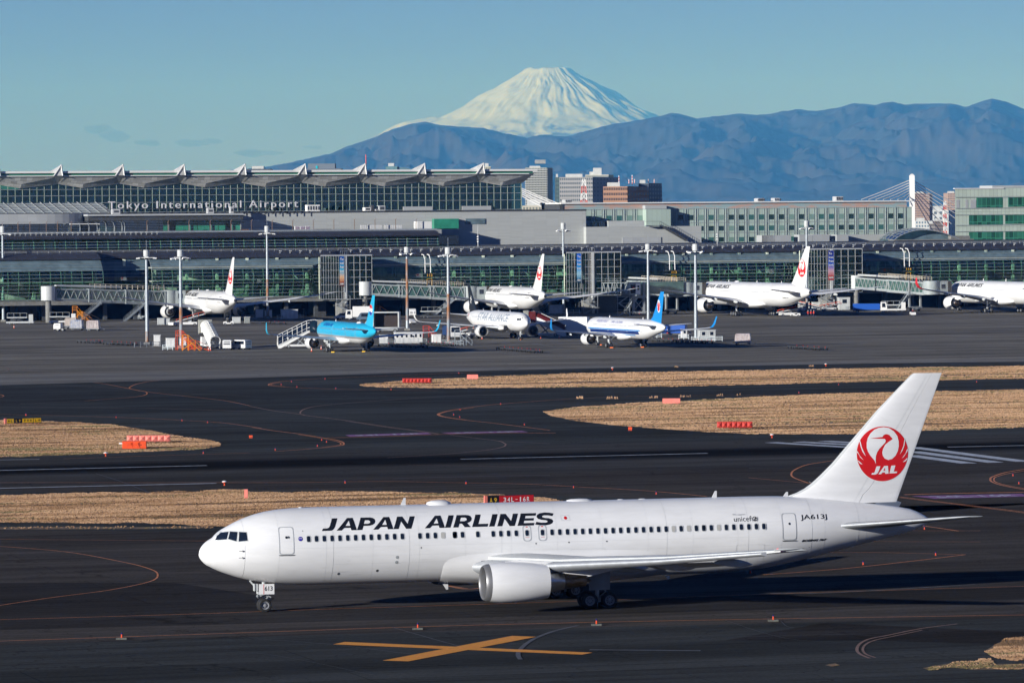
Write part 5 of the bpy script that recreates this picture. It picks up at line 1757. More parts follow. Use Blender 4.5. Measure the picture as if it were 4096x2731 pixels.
aL = ta(T1(-330, 600), 24); aR = ta(T1(845, 600), 24)
mb = MB().use(CLADP)
pts = [(aL, 24), (ta(T1(330, 600), 24), 24)] + [(ta(T1(330 + 420 * math.sin(R(t)), 600), 24), 24 + 5 * (1 - math.cos(R(t)))) for t in range(10, 91, 10)] + [(aR - 1, 31.6), (aL, 31.6)]
mb.prism(pts, zr2, zr3, 'xy').build("clad_band", pv2)
pts2 = [(x + (-.3 if i > 0 else 0), y + .5) for i, (x, y) in enumerate(pts[:-2])] + [(aR - 1.4, 31.4), (aL, 31.4)]
MB().use(GLASSD).prism(pts2, ZD, zr2 - .01, 'xy').build("glazing", pv2)
MB().use(BRIGHTW).box(ta(T1(600, 625), 23.6), ta(T1(850, 625), 23.6), 23.4, 24.6, zr2 - .25, zr2 - .02).build("canopy", pv2)
# stepped glass roof behind the pavilions
sr = tthing("stepped_skylight", "long stepped grey skylight roof behind the far left pavilion", "skylight")
mb = MB()
zz0, zz1 = tz(T1(300, 545), 34), tz(T1(300, 450), 50)
for k in range(7):
 t0, t1 = k / 7, (k + 1) / 7
 mb.use(FRIT).quad((x0, 34 + 16 * t0, zz0 + (zz1 - zz0) * t0), (ta(T1(930, 500), 40), 34 + 16 * t0, zz0 + (zz1 - zz0) * t0), (ta(T1(930, 500), 40), 34 + 16 * t1, zz0 + (zz1 - zz0) * t1), (x0, 34 + 16 * t1, zz0 + (zz1 - zz0) * t1))
 mb.use(GREYW).box(x0, ta(T1(930, 500), 40), 33.9 + 16 * t0, 34.05 + 16 * t0, zz0 + (zz1 - zz0) * t0, zz0 + (zz1 - zz0) * t0 + .14)
a = x0
while a < ta(T1(930, 500), 40):
 mb.use(MIDG).bar((a, 33.9, zz0 + .1), (a, 50, zz1 + .1), .08, .2)
 a += 2.6
mb.build("skylight_roof", sr)
# deck fence of posts and wires
fe = tthing("deck_fence", "tall wire fence of thin posts along the observation deck edge", "fence")
zf0, zf1 = ZD, tz(T2(700, 598), 21)
us = [T2(13 + 176 * i, 650) for i in range(9)] + [T1(u, 650) for u in (20, 153, 255, 395, 490, 608, 1255, 1437, 1615, 1797, 1975, 2150)]
for q in us:
 a = ta(q, 21)
 MB().use(STEELD if 0 else mat("rusty_post", (.22, .15, .11), .7)).box(a - .07, a + .07, 20.9, 21.04, ZD, zf1).bar((a, 20.95, zf1 - .02), (a + .25, 20.6, zf1 + .25), .08).build("fence_post", fe)
for u in (683, 760, 830, 905, 975, 1042, 1065):
 a = ta(T1(u, 650), 21)
 MB().use(GALV).tube([(a, 21, ZD), (a + .05, 20.9, ZD + (zf1 - ZD) * .55), (a - .2, 20.7, ZD + (zf1 - ZD) * .9), (a - .7, 20.6, zf1)], .09, 6).build("curved_post", fe)
mb = MB().use(GALV)
for k in range(7):
 z = ZD + .3 + (zf1 - ZD - .4) * k / 6
 mb.box(A0, ta(T2(1420, 650), 21), 20.95, 20.99, z, z + .035)
mb.box(A0, ta(T2(1600, 690), 20.4), 20.3, 20.42, ZD, ZD + .45)
mb.build("fence_wires", fe)
def tbox(name, label, cat, q0, q1, b0, b1, z0, m, group=None, parts=None):
 t = thing(name, label, cat, tloc((ta(q0, b0) + ta(q1, b0)) / 2, b0, z0), TA, group)
 w = ta(q1, b0) - ta(q0, b0); h = tz(q0, b0) - z0
 MB().use(m).rbox(-w / 2, w / 2, 0, b1 - b0, 0, h, min(.06, w * .1)).build("body", t)
 return t, w, h
VM = mat("vending_front", (.55, .5, .5), .4, col2=(.3, .2, .35), vs=3)
for i, (u0, u1, lb) in enumerate(((385, 425, "leftmost white vending machine on the deck"), (428, 470, "second vending machine from the left on the deck"), (472, 512, "rightmost vending machine on the deck"))):
 t, w, h = tbox("vending_machine", lb, "vending machine", T2(u0, 652), T2(u1, 652), 24, 25, ZD, BRIGHTW, "vending machines on the deck")
 MB().use(VM).box(-w * .42, w * .42, -.03, -.002, h * .35, h * .93).build("display_front", t)
t, w, h = tbox("deck_kiosk", "large white kiosk box at the right end of the deck", "kiosk", T2(1428, 613), T2(1556, 613), 22, 25, ZD, BRIGHTW)
MB().use(GALV).box(-w / 2, w / 2, -.05, 0, h + .1, h + .16).build("rail", t)
for (u0, u1, lb) in ((945, 997, "solid white screen at the left of the deck panels"), (1005, 1130, "longer white slatted screen on the deck"), (1150, 1300, "wide white screen nearest the deck kiosk")):
 t, w, h = tbox("deck_screen", lb, "screen", T2(u0, 642), T2(u1, 642), 23, 23.3, ZD, BRIGHTW, "white screens on the deck")
 mb = MB().use(GREYW)
 for k in range(int(w / .5)):
  mb.box(-w / 2 + k * .5, -w / 2 + k * .5 + .04, -.03, -.003, .1, h - .1)
 mb.build("slats", t)

# ---- the great hall with its folded metal roof
hall = tthing("departure_hall", "tall glass hall under a folded silver roof with pointed ridges", "terminal building")
HB, OH = 60.0, 3.3
def th_(q, b=HB): return tp(q, b)
ha1 = th_(T3(180, 400))[0]
xs_sp = [T1(513, 130), T1(1040, 128), T1(1563, 124), T1(2083, 121), T2(460, 120), T2(973, 118), T2(1480, 114), T2(1983, 112)]
sp = [tp(q, HB - OH)[0] for q in xs_sp]
bw = (sp[-1] - sp[0]) / 7
ha0 = sp[0] - bw * 1.5
hz0 = tz(T2(1200, 522), HB); hz_top = tz(T2(1165, 285), HB)
zgl = [tz(T2(700, 300), HB), tz(T2(670, 318), HB)]
zpk = tz(T2(975, 277), HB); zdp = tz(T2(1180, 312), HB)
mb = MB().use(GLASSH)
mb.box(ha0, ha1, HB, HB + .12, hz0, zpk + .6)
mb.build("glass_front", hall)
MB().use(GLASSH).box(ha1 - .1, ha1 + .02, HB + .13, HB + 24, hz0, zpk + .6).build("glass_side", hall)
mb = MB().use(MULL)
n = int(round((ha1 - ha0) / (bw / 8.55)))
for i in range(n + 1):
 a = ha0 + (ha1 - ha0) * i / n
 mb.box(a - .06, a + .06, HB - .12, HB - .01, hz0, zpk + .2)
for i in range(9):
 mb.box(ha1 + .03, ha1 + .2, HB + 24 * i / 8 - .1, HB + 24 * i / 8 + .1, hz0, zpk)
mb.build("mullions", hall)
mb = MB().use(LOUV)
for v in (515, 435, 375, 322):
 z = tz(T2(1200, v), HB)
 mb.box(ha0, ha1 + .1, HB - .25, HB - .13, z - .05, z + .05)
 mb.box(ha1 + .21, ha1 + .35, HB, HB + 24, z - .09, z + .09)
mb.build("transoms", hall)
mb = MB().use(CLADP)
for (u0, u1, v) in ((1308, 1560, 485), (1812, 2060, 480)):
 mb.box(tp(T2(u0, 500), HB - .6)[0], tp(T2(u1, 500), HB - .6)[0], HB - .9, HB - .5, hz0, tz(T2(u0, v), HB - .6))
mb.build("solid_panels", hall)
MB().use(TEALIN).box(ha0, ha1 - 1.5, HB + 4, HB + 4.4, 0, zpk + 1).build("inner_wall", hall)
MB().use(FLOORM).box(ha0, ha1 - 1, HB + .5, HB + 3.9, hz0 - .5, hz0).build("floor", hall)
mb = MB().use(mat("pale_green_steel", (.42, .60, .50), .5))
dips = []
k = 0
a = sp[0] - 2 * bw
while a < ha1 + bw:
 d = a + bw * .395
 if d < ha1:
  dips.append(d)
  for tgt in (a + bw * .06, a + bw * .72):
   zt_ = zpk - .4
   zb_ = hz0
   if ha0 < tgt < ha1 - .5:
    base = d - bw * .06 if tgt < d else d + bw * .02
    mb.tube([(tgt, HB + 1.4, zt_), (base, HB + 1.4, zb_)], .5, 8)
 a += bw
mb.build("raking_columns", hall)
# folded roof: front soffit, bright edge bands, pointed ridge ends
zu = tz(T2(1200, 213), HB - OH); zg0 = tz(T2(1200, 207), HB - OH - .5); zg1 = tz(T2(1200, 186), HB - OH - .5); ztop = tz(T2(1200, 166), HB - OH)
tipa = tp(T3(302, 180), HB - OH)[0]
mb = MB().use(SOFF)
a = sp[0] - 2 * bw
while a < ha1:
 pts_f = [(a, HB - OH, zu), (a + bw, HB - OH, zu)]
 e = a + bw
 if a >= sp[-1] - .1:
  dd = a + bw * .395
  mb.add([(a, HB - OH, zu), (tipa, HB - OH, zu + .4), (ha1 + .5, HB - .5, zpk - .3), (dd, HB - .5, zdp), (a, HB - .5, zpk), (dd, HB - 1.7, (zu + zdp) / 2 - .5)], [(0, 1, 5), (1, 2, 5), (2, 3, 5), (3, 4, 5), (4, 0, 5)])
  break
 dd = a + bw * .395
 mb.add([(a, HB - OH, zu), (e, HB - OH, zu), (e, HB - .5, zpk), (dd, HB - .5, zdp), (a, HB - .5, zpk), (dd, HB - 1.7, (zu + zdp) / 2 - .5)], [(0, 1, 5), (1, 2, 5), (2, 3, 5), (3, 4, 5), (4, 0, 5)])
 a += bw
mb.add([(tipa, HB - OH, zu + .4), (ha1 + .5, HB - .5, zpk - .3), (ha1 + .5, HB + 26, zpk - .3), (tipa, HB + 30, zu + .4)], [(0, 1, 2, 3)])
mb.build("soffit", hall)
EDGE = mat("white_roof_edge", (.78, .78, .76), .5)
GBAND = mat("green_edge_glass", (.05, .20, .13), .2, spec=.6)
mb = MB().use(EDGE).box(ha0, tipa - 2, HB - OH - .4, HB - OH + .4, zu, zg0 + .05)
mb.build("lower_edge_band", hall)
MB().use(GBAND).box(ha0, tipa - .8, HB - OH - .1, HB - OH + .3, zg0 + .06, zg1 - .01).build("green_edge_band", hall)
MB().use(EDGE).box(ha0, tipa + .4, HB - OH - .6, HB - OH + .5, zg1, ztop - .1).build("upper_edge_band", hall)
MB().use(ROOFM).box(ha0, tipa - .2, HB - OH + .55, HB + 30, zg1 + .2, ztop - .2).build("roof", hall)
zap = tz(T2(1480, 114), HB - OH)
for a in sp + [sp[0] - bw]:
 mb = MB().use(SOFF)
 w0_, w1_ = bw * .115, bw * .03
 mb.add([(a - w0_, HB - OH - .9, zg0), (a + w1_, HB - OH - .9, zg0), (a, HB - OH - 1.3, zap), (a - w0_ * .5, HB + 8, zg0), (a + w1_, HB + 8, zg0), (a, HB + 8, ztop)], [(0, 1, 2), (3, 5, 4), (0, 2, 5, 3), (1, 4, 5, 2), (0, 3, 4, 1)])
 mb.add([(a - w0_, HB - OH - .9, zg0 - .02), (a + w1_, HB - OH - .9, zg0 - .02), (a, HB - .6, zpk)], [(0, 1, 2)])
 mb.use(EDGE).bar((a - w0_, HB - OH - 1.0, zg0), (a, HB - OH - 1.4, zap), .25).bar((a + w1_, HB - OH - 1.0, zg0), (a, HB - OH - 1.4, zap), .3)
 mb.build("ridge_point", hall)
# small plant on the roof terrace in front of the hall
for i, (u0, u1, v, m, lb) in enumerate(((488, 600, 470, BRIGHTW, "bank of white condenser units before the hall glass"), (980, 1035, 492, BRIGHTW, "low white air unit left of the dark cabinet"), (1036, 1062, 472, DARKG, "dark grey cabinet before the hall glass"), (1070, 1096, 508, BRIGHTW, "smallest white air unit on the terrace"), (1102, 1158, 477, GREYW, "square fan unit with two grilles before the hall"))):
 t, w, h = tbox("air_unit", lb, "air conditioner", T2(u0, v), T2(u1, v), 40, 42, zt + .36, m, "air units on the terrace")
 mb = MB().use(DARKG)
 k = 5 if i == 0 else 1
 for j in range(k):
  c = -w / 2 + w * (j + .5) / k
  mb.box(c - w / k * .32, c + w / k * .32, -.04, -.003, h * .2, h * .8)
 mb.build("grille", t)

# ---- roof sign
sg = thing("roof_sign", "large pale letters spelling Tokyo International Airport standing on the roof", "sign", tloc(ta(T1(925, 500), 29.5), 29.5, zr1), TA)
LET = mat("pale_letter_metal", (.62, .62, .64), .45)
body = "Tokyo International Airport"
def adv(s_):
 vs, _ = text2d(s_ + "I", 1.0, .0, 0, 1, 1.32)
 return max(v[0] for v in vs)
wI = adv("")
x_end = ta(T2(405, 490), 29.5) - ta(T1(925, 500), 29.5)
tot = adv(body[:-1]) - wI + .35
kx = x_end / tot
capz = tz(T1(930, 435), 29.5) - tz(T1(930, 500), 29.5)
bz = tz(T1(930, 502), 29.5) - zr1
bz2 = tz(T2(380, 489), 29.5) - zr1
for i, ch in enumerate(body):
 if ch == ' ':
  continue
 px_ = (adv(body[:i]) - wI) * kx
 vs, fs_ = text2d(ch, capz, .0, 0, kx / capz * 1.0)
 zz = bz + (bz2 - bz) * px_ / x_end
 mb = MB().use(LET)
 mb.add([(u + px_, 0, v + zz) for u, v in vs], fs_)
 mb.add([(u + px_, .35, v + zz) for u, v in vs], fs_)
 cnt = {}
 for f in fs_:
  for j in range(len(f)):
   e = (f[j], f[(j + 1) % len(f)])
   cnt[tuple(sorted(e))] = cnt.get(tuple(sorted(e)), 0) + 1
 nV = len(vs)
 mb.add([(u + px_, 0, v + zz) for u, v in vs] + [(u + px_, .35, v + zz) for u, v in vs], [(a_, b_, b_ + nV, a_ + nV) for (a_, b_), c in cnt.items() if c == 1])
 mb.build("letter", sg)
mb = MB().use(DARKG)
for k in range(27):
 a = x_end * k / 26
 mb.box(a, a + .12, .4, .55, 0, bz + .5)
 mb.bar((a, .5, bz + .4), (a, 1.8, 0), .08)
mb.box(0, x_end, .42, .54, bz - .25, bz - .1)
mb.build("support_frame", sg)
PLT = mat("rooftop_box_paint", (.45, .46, .47), .6, var=.1)
for (u0, u1, v, lb) in ((960, 1030, 505, "pale box below the T of the roof sign"), (1775, 1830, 498, "small vent box under the middle of the roof sign"), (1970, 2000, 485, "narrow white box below the roof sign")):
 t, w, h = tbox("roof_vent", lb, "vent box", T1(u0, v), T1(u1, v), 27.5, 29, zr1, PLT)
 MB().use(DARKG).box(-w * .3, w * .3, -.03, -.003, h * .3, h * .7).build("grille", t)

# ---- glass stair towers with tall banners
def tower(label, q0, q1, qt, zb, ub0, ub1, fT, banner, btxt_col):
 a0, a1 = ta(q0, -8), ta(q1, -8)
 zt_ = tz(qt, -8)
 t = thing("stair_tower", label, "stair tower", tloc(a0, -8), TA, "glass stair towers of the pier")
 w = a1 - a0; h = zt_
 f1 = .40
 MB().use(GLASST).box(0, w * f1, 0, .06, zb, h - .1).build("left_glazing", t)
 MB().use(GLASSM).box(w * .53, w, 0, .06, zb, h - .1).build("right_glazing", t)
 MB().use(GLASST).box(w - .06, w, .08, 6.4, zb, h - .1).build("side_glazing", t)
 MB().use(GLASST).prism([(0, .08), (.06, .08), (3.0, 6.4), (2.94, 6.4)], zb, h - .1, 'xy').build("side_glazing", t)
 mb = MB().use(GREYW)
 for k in range(9):
  x = w * f1 * k / 8
  mb.box(x - .02, x + .02, -.1, -.01, zb, h)
 for k in range(5):
  x = w * .53 + w * .47 * k / 4
  mb.box(x - .035, x + .035, -.12, -.01, zb, h)
 for k in range(7):
  z = zb + (h - zb) * k / 6
  mb.box(0, w, -.16, -.125, z - .04, z + .04)
  mb.box(w + .01, w + .1, 0, 6.4, z - .05, z + .05)
 mb.build("frame", t)
 mb = MB().use(FLOORM)
 for z in (zb, zb + 4.6, zb + 8.4):
  mb.prism([(.25, .3), (w * .42, .3), (w * .42, 6.3), (3.05, 6.3)], z - .3, z, 'xy')
 mb.use(INNER).box(2.4, w * .4, 4.5, 4.8, zb, h - .3).box(w * .6, w * .95, 3.5, 3.8, zb, h - .3)
 for k in range(9):
  mb.box(.3 + w * .36 * k / 8, .42 + w * .36 * k / 8, 2.5, 2.9, zb, h - .3)
 for k in range(5):
  z = zb + (h - zb) * (k + .2) / 5
  mb.bar((w * .58, 1.5, z), (w * .9, 1.5, z + 1.6), .3, .2)
 mb.build("interior", t)
 MB().use(CONC).box(w * .41, w * .52, .05, 6.3, 0, h + .1).build("shaft_wall", t)
 mb = MB().use(GREYW).box(w * .46, w * .50, -.5, -.17, 0, h)
 for k in range(20):
  mb.box(w * .425, w * .46, -.42, -.36, zb * .6 + (h - zb * .6) * k / 20, zb * .6 + (h - zb * .6) * k / 20 + .05)
 mb.build("ladder_mast", t)
 MB().use(CLADP).prism([(-.1, -.1), (w + .1, -.1), (w + .1, 6.3), (2.9, 6.3)], h + .003, h + .25, 'xy').build("roof", t)
 mb = MB().use(GALV)
 for k in range(5):
  x = w * .4 + k * .5
  mb.box(x, x + .05, .3, .36, h + .25, h + 1.3)
 mb.box(w * .4, w * .4 + 2.05, .3, .36, h + 1.25, h + 1.3)
 mb.build("roof_rail", t)
 MB().use(DARKG).box(w * .56, w * .98, 2.5, 6.2, 0, zb - .3).build("base", t)
 # open metal stair at the foot
 mb = MB().use(MIDG)
 for k in range(3):
  z0_, z1_ = (k) * zb / 3, (k + 1) * zb / 3
  xa, xb = (w * .28, w * .5) if k % 2 == 0 else (w * .5, w * .28)
  mb.bar((xa, -1.2, z0_), (xb, -1.2, z1_), .1, .35).bar((xa, -2.2, z0_), (xb, -2.2, z1_), .1, .35)
  mb.bar((xa, -2.2, z0_ + 1), (xb, -2.2, z1_ + 1), .05)
  for j in range(8):
   mb.cbox((xa + (xb - xa) * j / 8, -1.7, z0_ + (z1_ - z0_) * j / 8 + .1), (.28, 1, .05))
  mb.box(min(xa, xb) - 1.0 * (k % 2), max(xa, xb) + 1.0 * (1 - k % 2), -2.3, -1.0, z1_ - .08, z1_)
 for x in (w * .26, w * .52):
  mb.box(x - .06, x + .06, -2.3, -2.18, 0, zb + .9)
 mb.build("open_stair", t)
 # banner: printed fabric on a frame, hung outside the glass
 b0, b1 = ta(fT(ub0, 950), -8.5), ta(fT(ub1, 950), -8.5)
 zb0, zb1 = tz(fT(ub0, banner[1]), -8.5), tz(fT(ub0, banner[0]), -8.5)
 bt = thing("banner", banner[2], "banner", tloc(b0, -8.6, zb0), TA, "tall banners on the stair towers")
 bwid, bh = b1 - b0, zb1 - zb0
 m = bpy.data.materials.new("printed_banner"); m.use_nodes = True
 nt = m.node_tree
 tc = nt.nodes.new("ShaderNodeTexCoord"); sp_ = nt.nodes.new("ShaderNodeSeparateXYZ"); rp = nt.nodes.new("ShaderNodeValToRGB"); dv = nt.nodes.new("ShaderNodeMath"); dv.operation = 'DIVIDE'; dv.inputs[1].default_value = bh
 nzz = nt.nodes.new("ShaderNodeTexNoise"); nzz.inputs["Scale"].default_value = 1.6; nzz.inputs["Detail"].default_value = 5
 ad = nt.nodes.new("ShaderNodeMath"); ad.operation = 'MULTIPLY_ADD'; ad.inputs[1].default_value = .16
 nt.links.new(tc.outputs["Object"], sp_.inputs[0]); nt.links.new(tc.outputs["Object"], nzz.inputs[0])
 nt.links.new(sp_.outputs[2], dv.inputs[0]); nt.links.new(nzz.outputs[0], ad.inputs[0]); nt.links.new(dv.outputs[0], ad.inputs[2])
 el = rp.color_ramp.elements
 cols = banner[3]
 el[0].position, el[0].color = .08, cols[0] + (1,)
 el[1].position, el[1].color = 1.0, cols[-1] + (1,)
 for i_, c_ in enumerate(cols[1:-1]):
  e = el.new(.22 + .16 * i_ * (1 if i_ < 2 else 1.2)); e.color = c_ + (1,)
 nt.links.new(ad.outputs[0], rp.inputs[0]); nt.links.new(rp.outputs[0], nt.nodes["Principled BSDF"].inputs["Base Color"])
 MB().use(m).box(0, bwid, -.02, .06, 0, bh).build("printed_sheet", bt)
 mb = MB().use(BRIGHTW)
 for j, tx in enumerate(("To", "the world.", "From", "the world.")):
  vs, fs_ = text2d(tx, .62, .02)
  mx_w = max(v[0] for v in vs)
  kk = min(1, bwid * .86 / mx_w)
  mb.add([(bwid * .08 + u * kk, -.05, bh - 1.1 - j * 1.05 + v) for u, v in vs], fs_)
 mb.build("slogan", bt)
 mb = MB().use(btxt_col)
 vs, fs_ = fit_text("SAGAWA", bwid * .8, .55, .03)
 mb.add([(bwid * .1 + u, -.05, .45 + v) for u, v in vs], fs_)
 mb.build("sponsor_name", bt)
 MB().use(GALV).box(bwid, bwid + .12, -.05, .1, -1.5, bh + .2).box(0, bwid, .061, .12, bh * .5, bh * .5 + .1).build("frame", bt)
 return t
ZTB = ZB - .8
tower("left glass stair tower with an orange skyline banner", T2(605, 1000), T2(1042, 1000), T2(800, 905), ZTB, 766, 803, T2, (908, 1168, "tall blue banner fading to an orange skyline on the left tower", [(.02, .02, .03), (.35, .08, .03), (.75, .45, .25), (.06, .40, .62), (.01, .08, .35)]), BRIGHTW)
tower("middle glass stair tower with a light blue banner", T3(568, 1000), T3(1032, 1000), T3(800, 878), ZTB, 656, 692, T3, (886, 1136, "tall light blue banner with a misty skyline on the middle tower", [(.01, .015, .03), (.05, .20, .35), (.35, .60, .72), (.03, .30, .70), (.01, .12, .60)]), BRIGHTW)
tower("right glass stair tower with a purple and red banner", T4(455, 1000), T4(968, 1000), T4(700, 850), ZTB, 677, 724, T4, (860, 1113, "tall banner from deep blue to red skyline on the right tower", [(.35, .02, .02), (.45, .06, .05), (.60, .35, .40), (.03, .10, .50), (.008, .02, .22)]), BRIGHTW)
# banner behind the glass of the recess on the left
bt = thing("banner", "dim blue banner seen behind the dark recessed glass at left", "banner", tloc(ta(T1(905, 1100), 4.6), 4.9, tz(T1(905, 1180), 4.9)), TA, "tall banners on the stair towers")
bh = tz(T1(905, 975), 4.9) - tz(T1(905, 1180), 4.9); bwid = ta(T1(980, 1100), 4.9) - ta(T1(905, 1100), 4.9)
MB().use(mat("dim_banner_print", (.20, .35, .60), .6, col2=(.05, .12, .3), vs=.4)).box(0, bwid, 0, .05, 0, bh).build("printed_sheet", bt)
mb = MB().use(BRIGHTW)
for j, tx in enumerate(("To the world.", "From the world.")):
 vs, fs_ = fit_text(tx, bwid * .85, .6, .01); mb.add([(bwid * .08 + u, -.03, bh - 1.4 - j * 1.3 + v) for u, v in vs], fs_)
vs, fs_ = fit_text("SAGAWA", bwid * .7, .6, .03); mb.add([(bwid * .15 + u, -.03, .5 + v) for u, v in vs], fs_)
mb.build("slogan", bt)

# ---- stand number signs hanging from twin white posts
YEL = mat("sign_yellow", (.75, .42, .02), .4)
def stand_sign(num, label, u0, u1, vt, vs_, f):
 b = -2.6
 a0, a1 = ta(f(u0, 1000), b), ta(f(u1, 1000), b)
 z0, zt_ = tz(f(u0, vs_), b), tz(f(u0, vt), b)
 t = thing("stand_sign", label, "stand sign", tloc(a0, b, 0), TA, "stand number signs on the pier front")
 w = a1 - a0
 mb = MB().use(BRIGHTW)
 mb.tube([(0, 2.8, zt_ + .2), (.0, 1.2, zt_ + .1), (.05, .1, zt_ - 1.2), (.05, 0, z0)], .13, 8)
 mb.tube([(w, 2.8, zt_ + .2), (w, 1.2, zt_ + .1), (w + .05, .1, zt_ - 1.2), (w + .05, 0, z0)], .13, 8)
 mb.box(0, w, -.05, .05, z0 + 2.4, z0 + 2.55)
 mb.build("hanger", t)
 MB().use(BLACK).box(w * .25, w * .25 + 1.9, -.12, .1, z0 - 1.25, z0 - .1).build("number_box", t)
 vs, fs_ = fit_text(num, 1.5, .75, .02)
 mb = MB().use(YEL); mb.add([(w * .25 + .2 + u, -.13, z0 - 1.05 + v) for u, v in vs], fs_); mb.build("stand_number", t)
 mb = MB().use(YEL)
 for q in ((0, 1.5, 0, .1), (0, 1.5, 2.2, 2.3), (0, .1, 0, 2.3), (1.4, 1.5, 0, 2.3)):
  mb.box(w * .3 + q[0], w * .3 + q[1], -.12, -.05, z0 - 3.9 + q[2], z0 - 3.9 + q[3])
 mb.build("display_frame", t)
 MB().use(BLACK).box(w * .3, w * .3 + 1.5, -.045, .1, z0 - 3.9, z0 - 1.6).build("docking_display", t)
stand_sign("112", "sign 112 hanging between white posts, nearest the left jet bridges", 1497, 1543, 900, 1050, T2)
stand_sign("113", "sign 113 hanging between white posts at the middle gate", 1450, 1495, 872, 1025, T3)
stand_sign("114", "sign 114 hanging between white posts, the rightmost sign", 1328, 1372, 848, 998, T4)

# ---- hotel
HOT = 50.0
ho = tthing("hotel_building", "long pale green hotel with small square windows and coppery top screen", "hotel")
PALE = panel("pale_green_panels", (0.42, 0.52, 0.46), 1.48, 3.6, .03, .05, .45, 0, .7)
COPP = mat("copper_blue_screen", (0.52, 0.33, 0.27), .6, col2=(0.30, 0.42, 0.44), vs=.55, stretch=(.35, 1, 2.2), lo=.42, hi=.58)
h0, h1 = ta(T3(560, 600), HOT), ta(T4(1392, 500), HOT)
zA, zB_, zC = tz(T4(600, 437), HOT), tz(T4(600, 492), HOT), 0
MB().use(PALE).box(h0 + 6, h1, HOT, HOT + 18, 0, zB_).build("wall", ho)
MB().use(COPP).box(ta(T3(545, 480), HOT), h1 - 1.5, HOT + .3, HOT + 1, zB_ + .01, zA - .4).build("screen", ho)
MB().use(EDGE).box(ta(T3(520, 450), HOT), h1 + .3, HOT - .3, HOT + 18, zA - .35, zA).build("roof_edge", ho)
MB().use(DARKG).box(ta(T3(512, 480), HOT), ta(T3(543, 480), HOT), HOT + .1, HOT + 16, zB_ - 3, zA - .36).build("end_wall", ho)
mb = MB().use(LOUV)
for v in (496, 612, 700):
 z = tz(T4(600, v), HOT)
 mb.box(h0 + 6, h1, HOT - .12, HOT - .01, z - .06, z + .06)
pit_ = (ta(T4(1295, 560), HOT) - ta(T4(105, 560), HOT)) / 14
hwx = [ta(T4(105, 560), HOT) + pit_ * k for k in range(-22, 15)]
for a in hwx:
 mb.box(a + pit_ * .5 - .07, a + pit_ * .5 + .07, HOT - .16, HOT - .02, 0, zB_)
 mb.box(a - .95, a - .87, HOT - .1, HOT - .02, 0, zB_); mb.box(a + .87, a + .95, HOT - .1, HOT - .02, 0, zB_)
mb.build("wall_ribs", ho)
rr = random.Random(11)
HW = [mat("hotel_window_%s" % n_, c_, .12, spec=.6) for n_, c_ in (("dark", (.02, .05, .05)), ("teal", (.05, .15, .14)), ("curtained", (.20, .32, .28)))]
for row_, (v0, v1) in enumerate(((590, 548), (683, 642), (776, 738))):
 za, zb__ = tz(T4(600, v0), HOT), tz(T4(600, v1), HOT)
 for i, a in enumerate(hwx):
  if a < ta(T3(750, 560), HOT) or a > h1 - 1:
   continue
  if ta(T3(1245, 560), HOT) - 1 < a < ta(T3(1462, 560), HOT):
   continue
  if row_ > 0 and a < ta(T3(1700, 600), HOT):
   continue
  MB().use(rr.choice([HW[0], HW[0], HW[1], HW[1], HW[2]])).box(a - .86, a + .86, HOT - .06, HOT - .01, za, zb__).build("window", ho)
MB().use(PALE).box(ta(T3(1250, 560), HOT - 3), ta(T3(1460, 560), HOT - 3), HOT - 3, HOT - .2, 0, tz(T3(1350, 507), HOT - 3)).build("projecting_bay", ho)
MB().use(CLADP).box(ta(T3(1243, 480), HOT - 2), ta(T3(1425, 480), HOT - 2), HOT - 2, HOT + .25, tz(T3(1350, 505), HOT - 3) + .02, tz(T3(1350, 474), HOT - 2)).build("plant_box", ho)
for (f, u0, u1, v) in ((T4, 85, 128, 413), (T4, 220, 262, 411), (T4, 748, 806, 398), (T3, 2205, 2260, 415), (T3, 560, 610, 425)):
 mb = MB().use(PLT).box(ta(f(u0, v), HOT + 4), ta(f(u1, v), HOT + 4), HOT + 4, HOT + 7, zA + .01, tz(f(u0, v), HOT + 4))
 mb.use(DARKG)
 for k in range(3):
  a_ = ta(f(u0, v), HOT + 4) + k * .8
  mb.box(a_, a_ + .3, HOT + 3.8, HOT + 3.98, zA + .3, tz(f(u0, v), HOT + 4) - .2)
 mb.build("roof_plant", ho)

# ---- office building on the right
OB = 45.0
ob = tthing("office_building", "pale green panelled office block with bands of green glass at right", "office building")
o0, o1, o2 = ta(T4(1762, 400), OB), ta(T4(2172, 400), OB), A1 + 60
PAL2 = panel("pale_office_panels", (0.50, 0.58, 0.50), 1.25, 4.5, .04, .07, .4, 0, .55)
OGL = panel("green_office_glass", (0.03, 0.14, 0.09), 1.45, 2.4, .08, .55, .1, 0, 2.0)
zz = lambda v: tz(T4(1900, v), OB)
MB().use(PAL2).prism([(o0, OB), (o1, OB), (o1, OB + 20), (o0 + 9.5, OB + 20)], 0, zz(334), 'xy').build("wall", ob)
MB().use(EDGE).box(o0 - .3, o1 + .2, OB - .3, OB + .6, zz(334) + .003, zz(326)).build("roof_edge", ob)
MB().use(PAL2).box(o1 + .003, o2, OB - .04, OB + 18, 0, tz(T4(2200, 326), OB)).build("corner_wing_wall", ob)
MB().use(CLADP).box(ta(T4(2118, 310), OB), o2, OB + 3, OB + 12, zz(326), tz(T4(2200, 304), OB)).build("roof_plant", ob)
for (u0, u1, v0, v1, bb) in ((1945, 2170, 495, 408, OB), (1880, 2170, 640, 557, OB), (1880, 2170, 768, 703, OB), (2216, 2620, 490, 408, OB - .04), (2190, 2620, 636, 556, OB - .04), (2190, 2620, 775, 700, OB - .04)):
 MB().use(OGL).box(ta(T4(u0, 450), bb), min(o2, ta(T4(u1, 450), bb)), bb - .08, bb - .02, zz(v0), zz(v1)).build("window_band", ob)
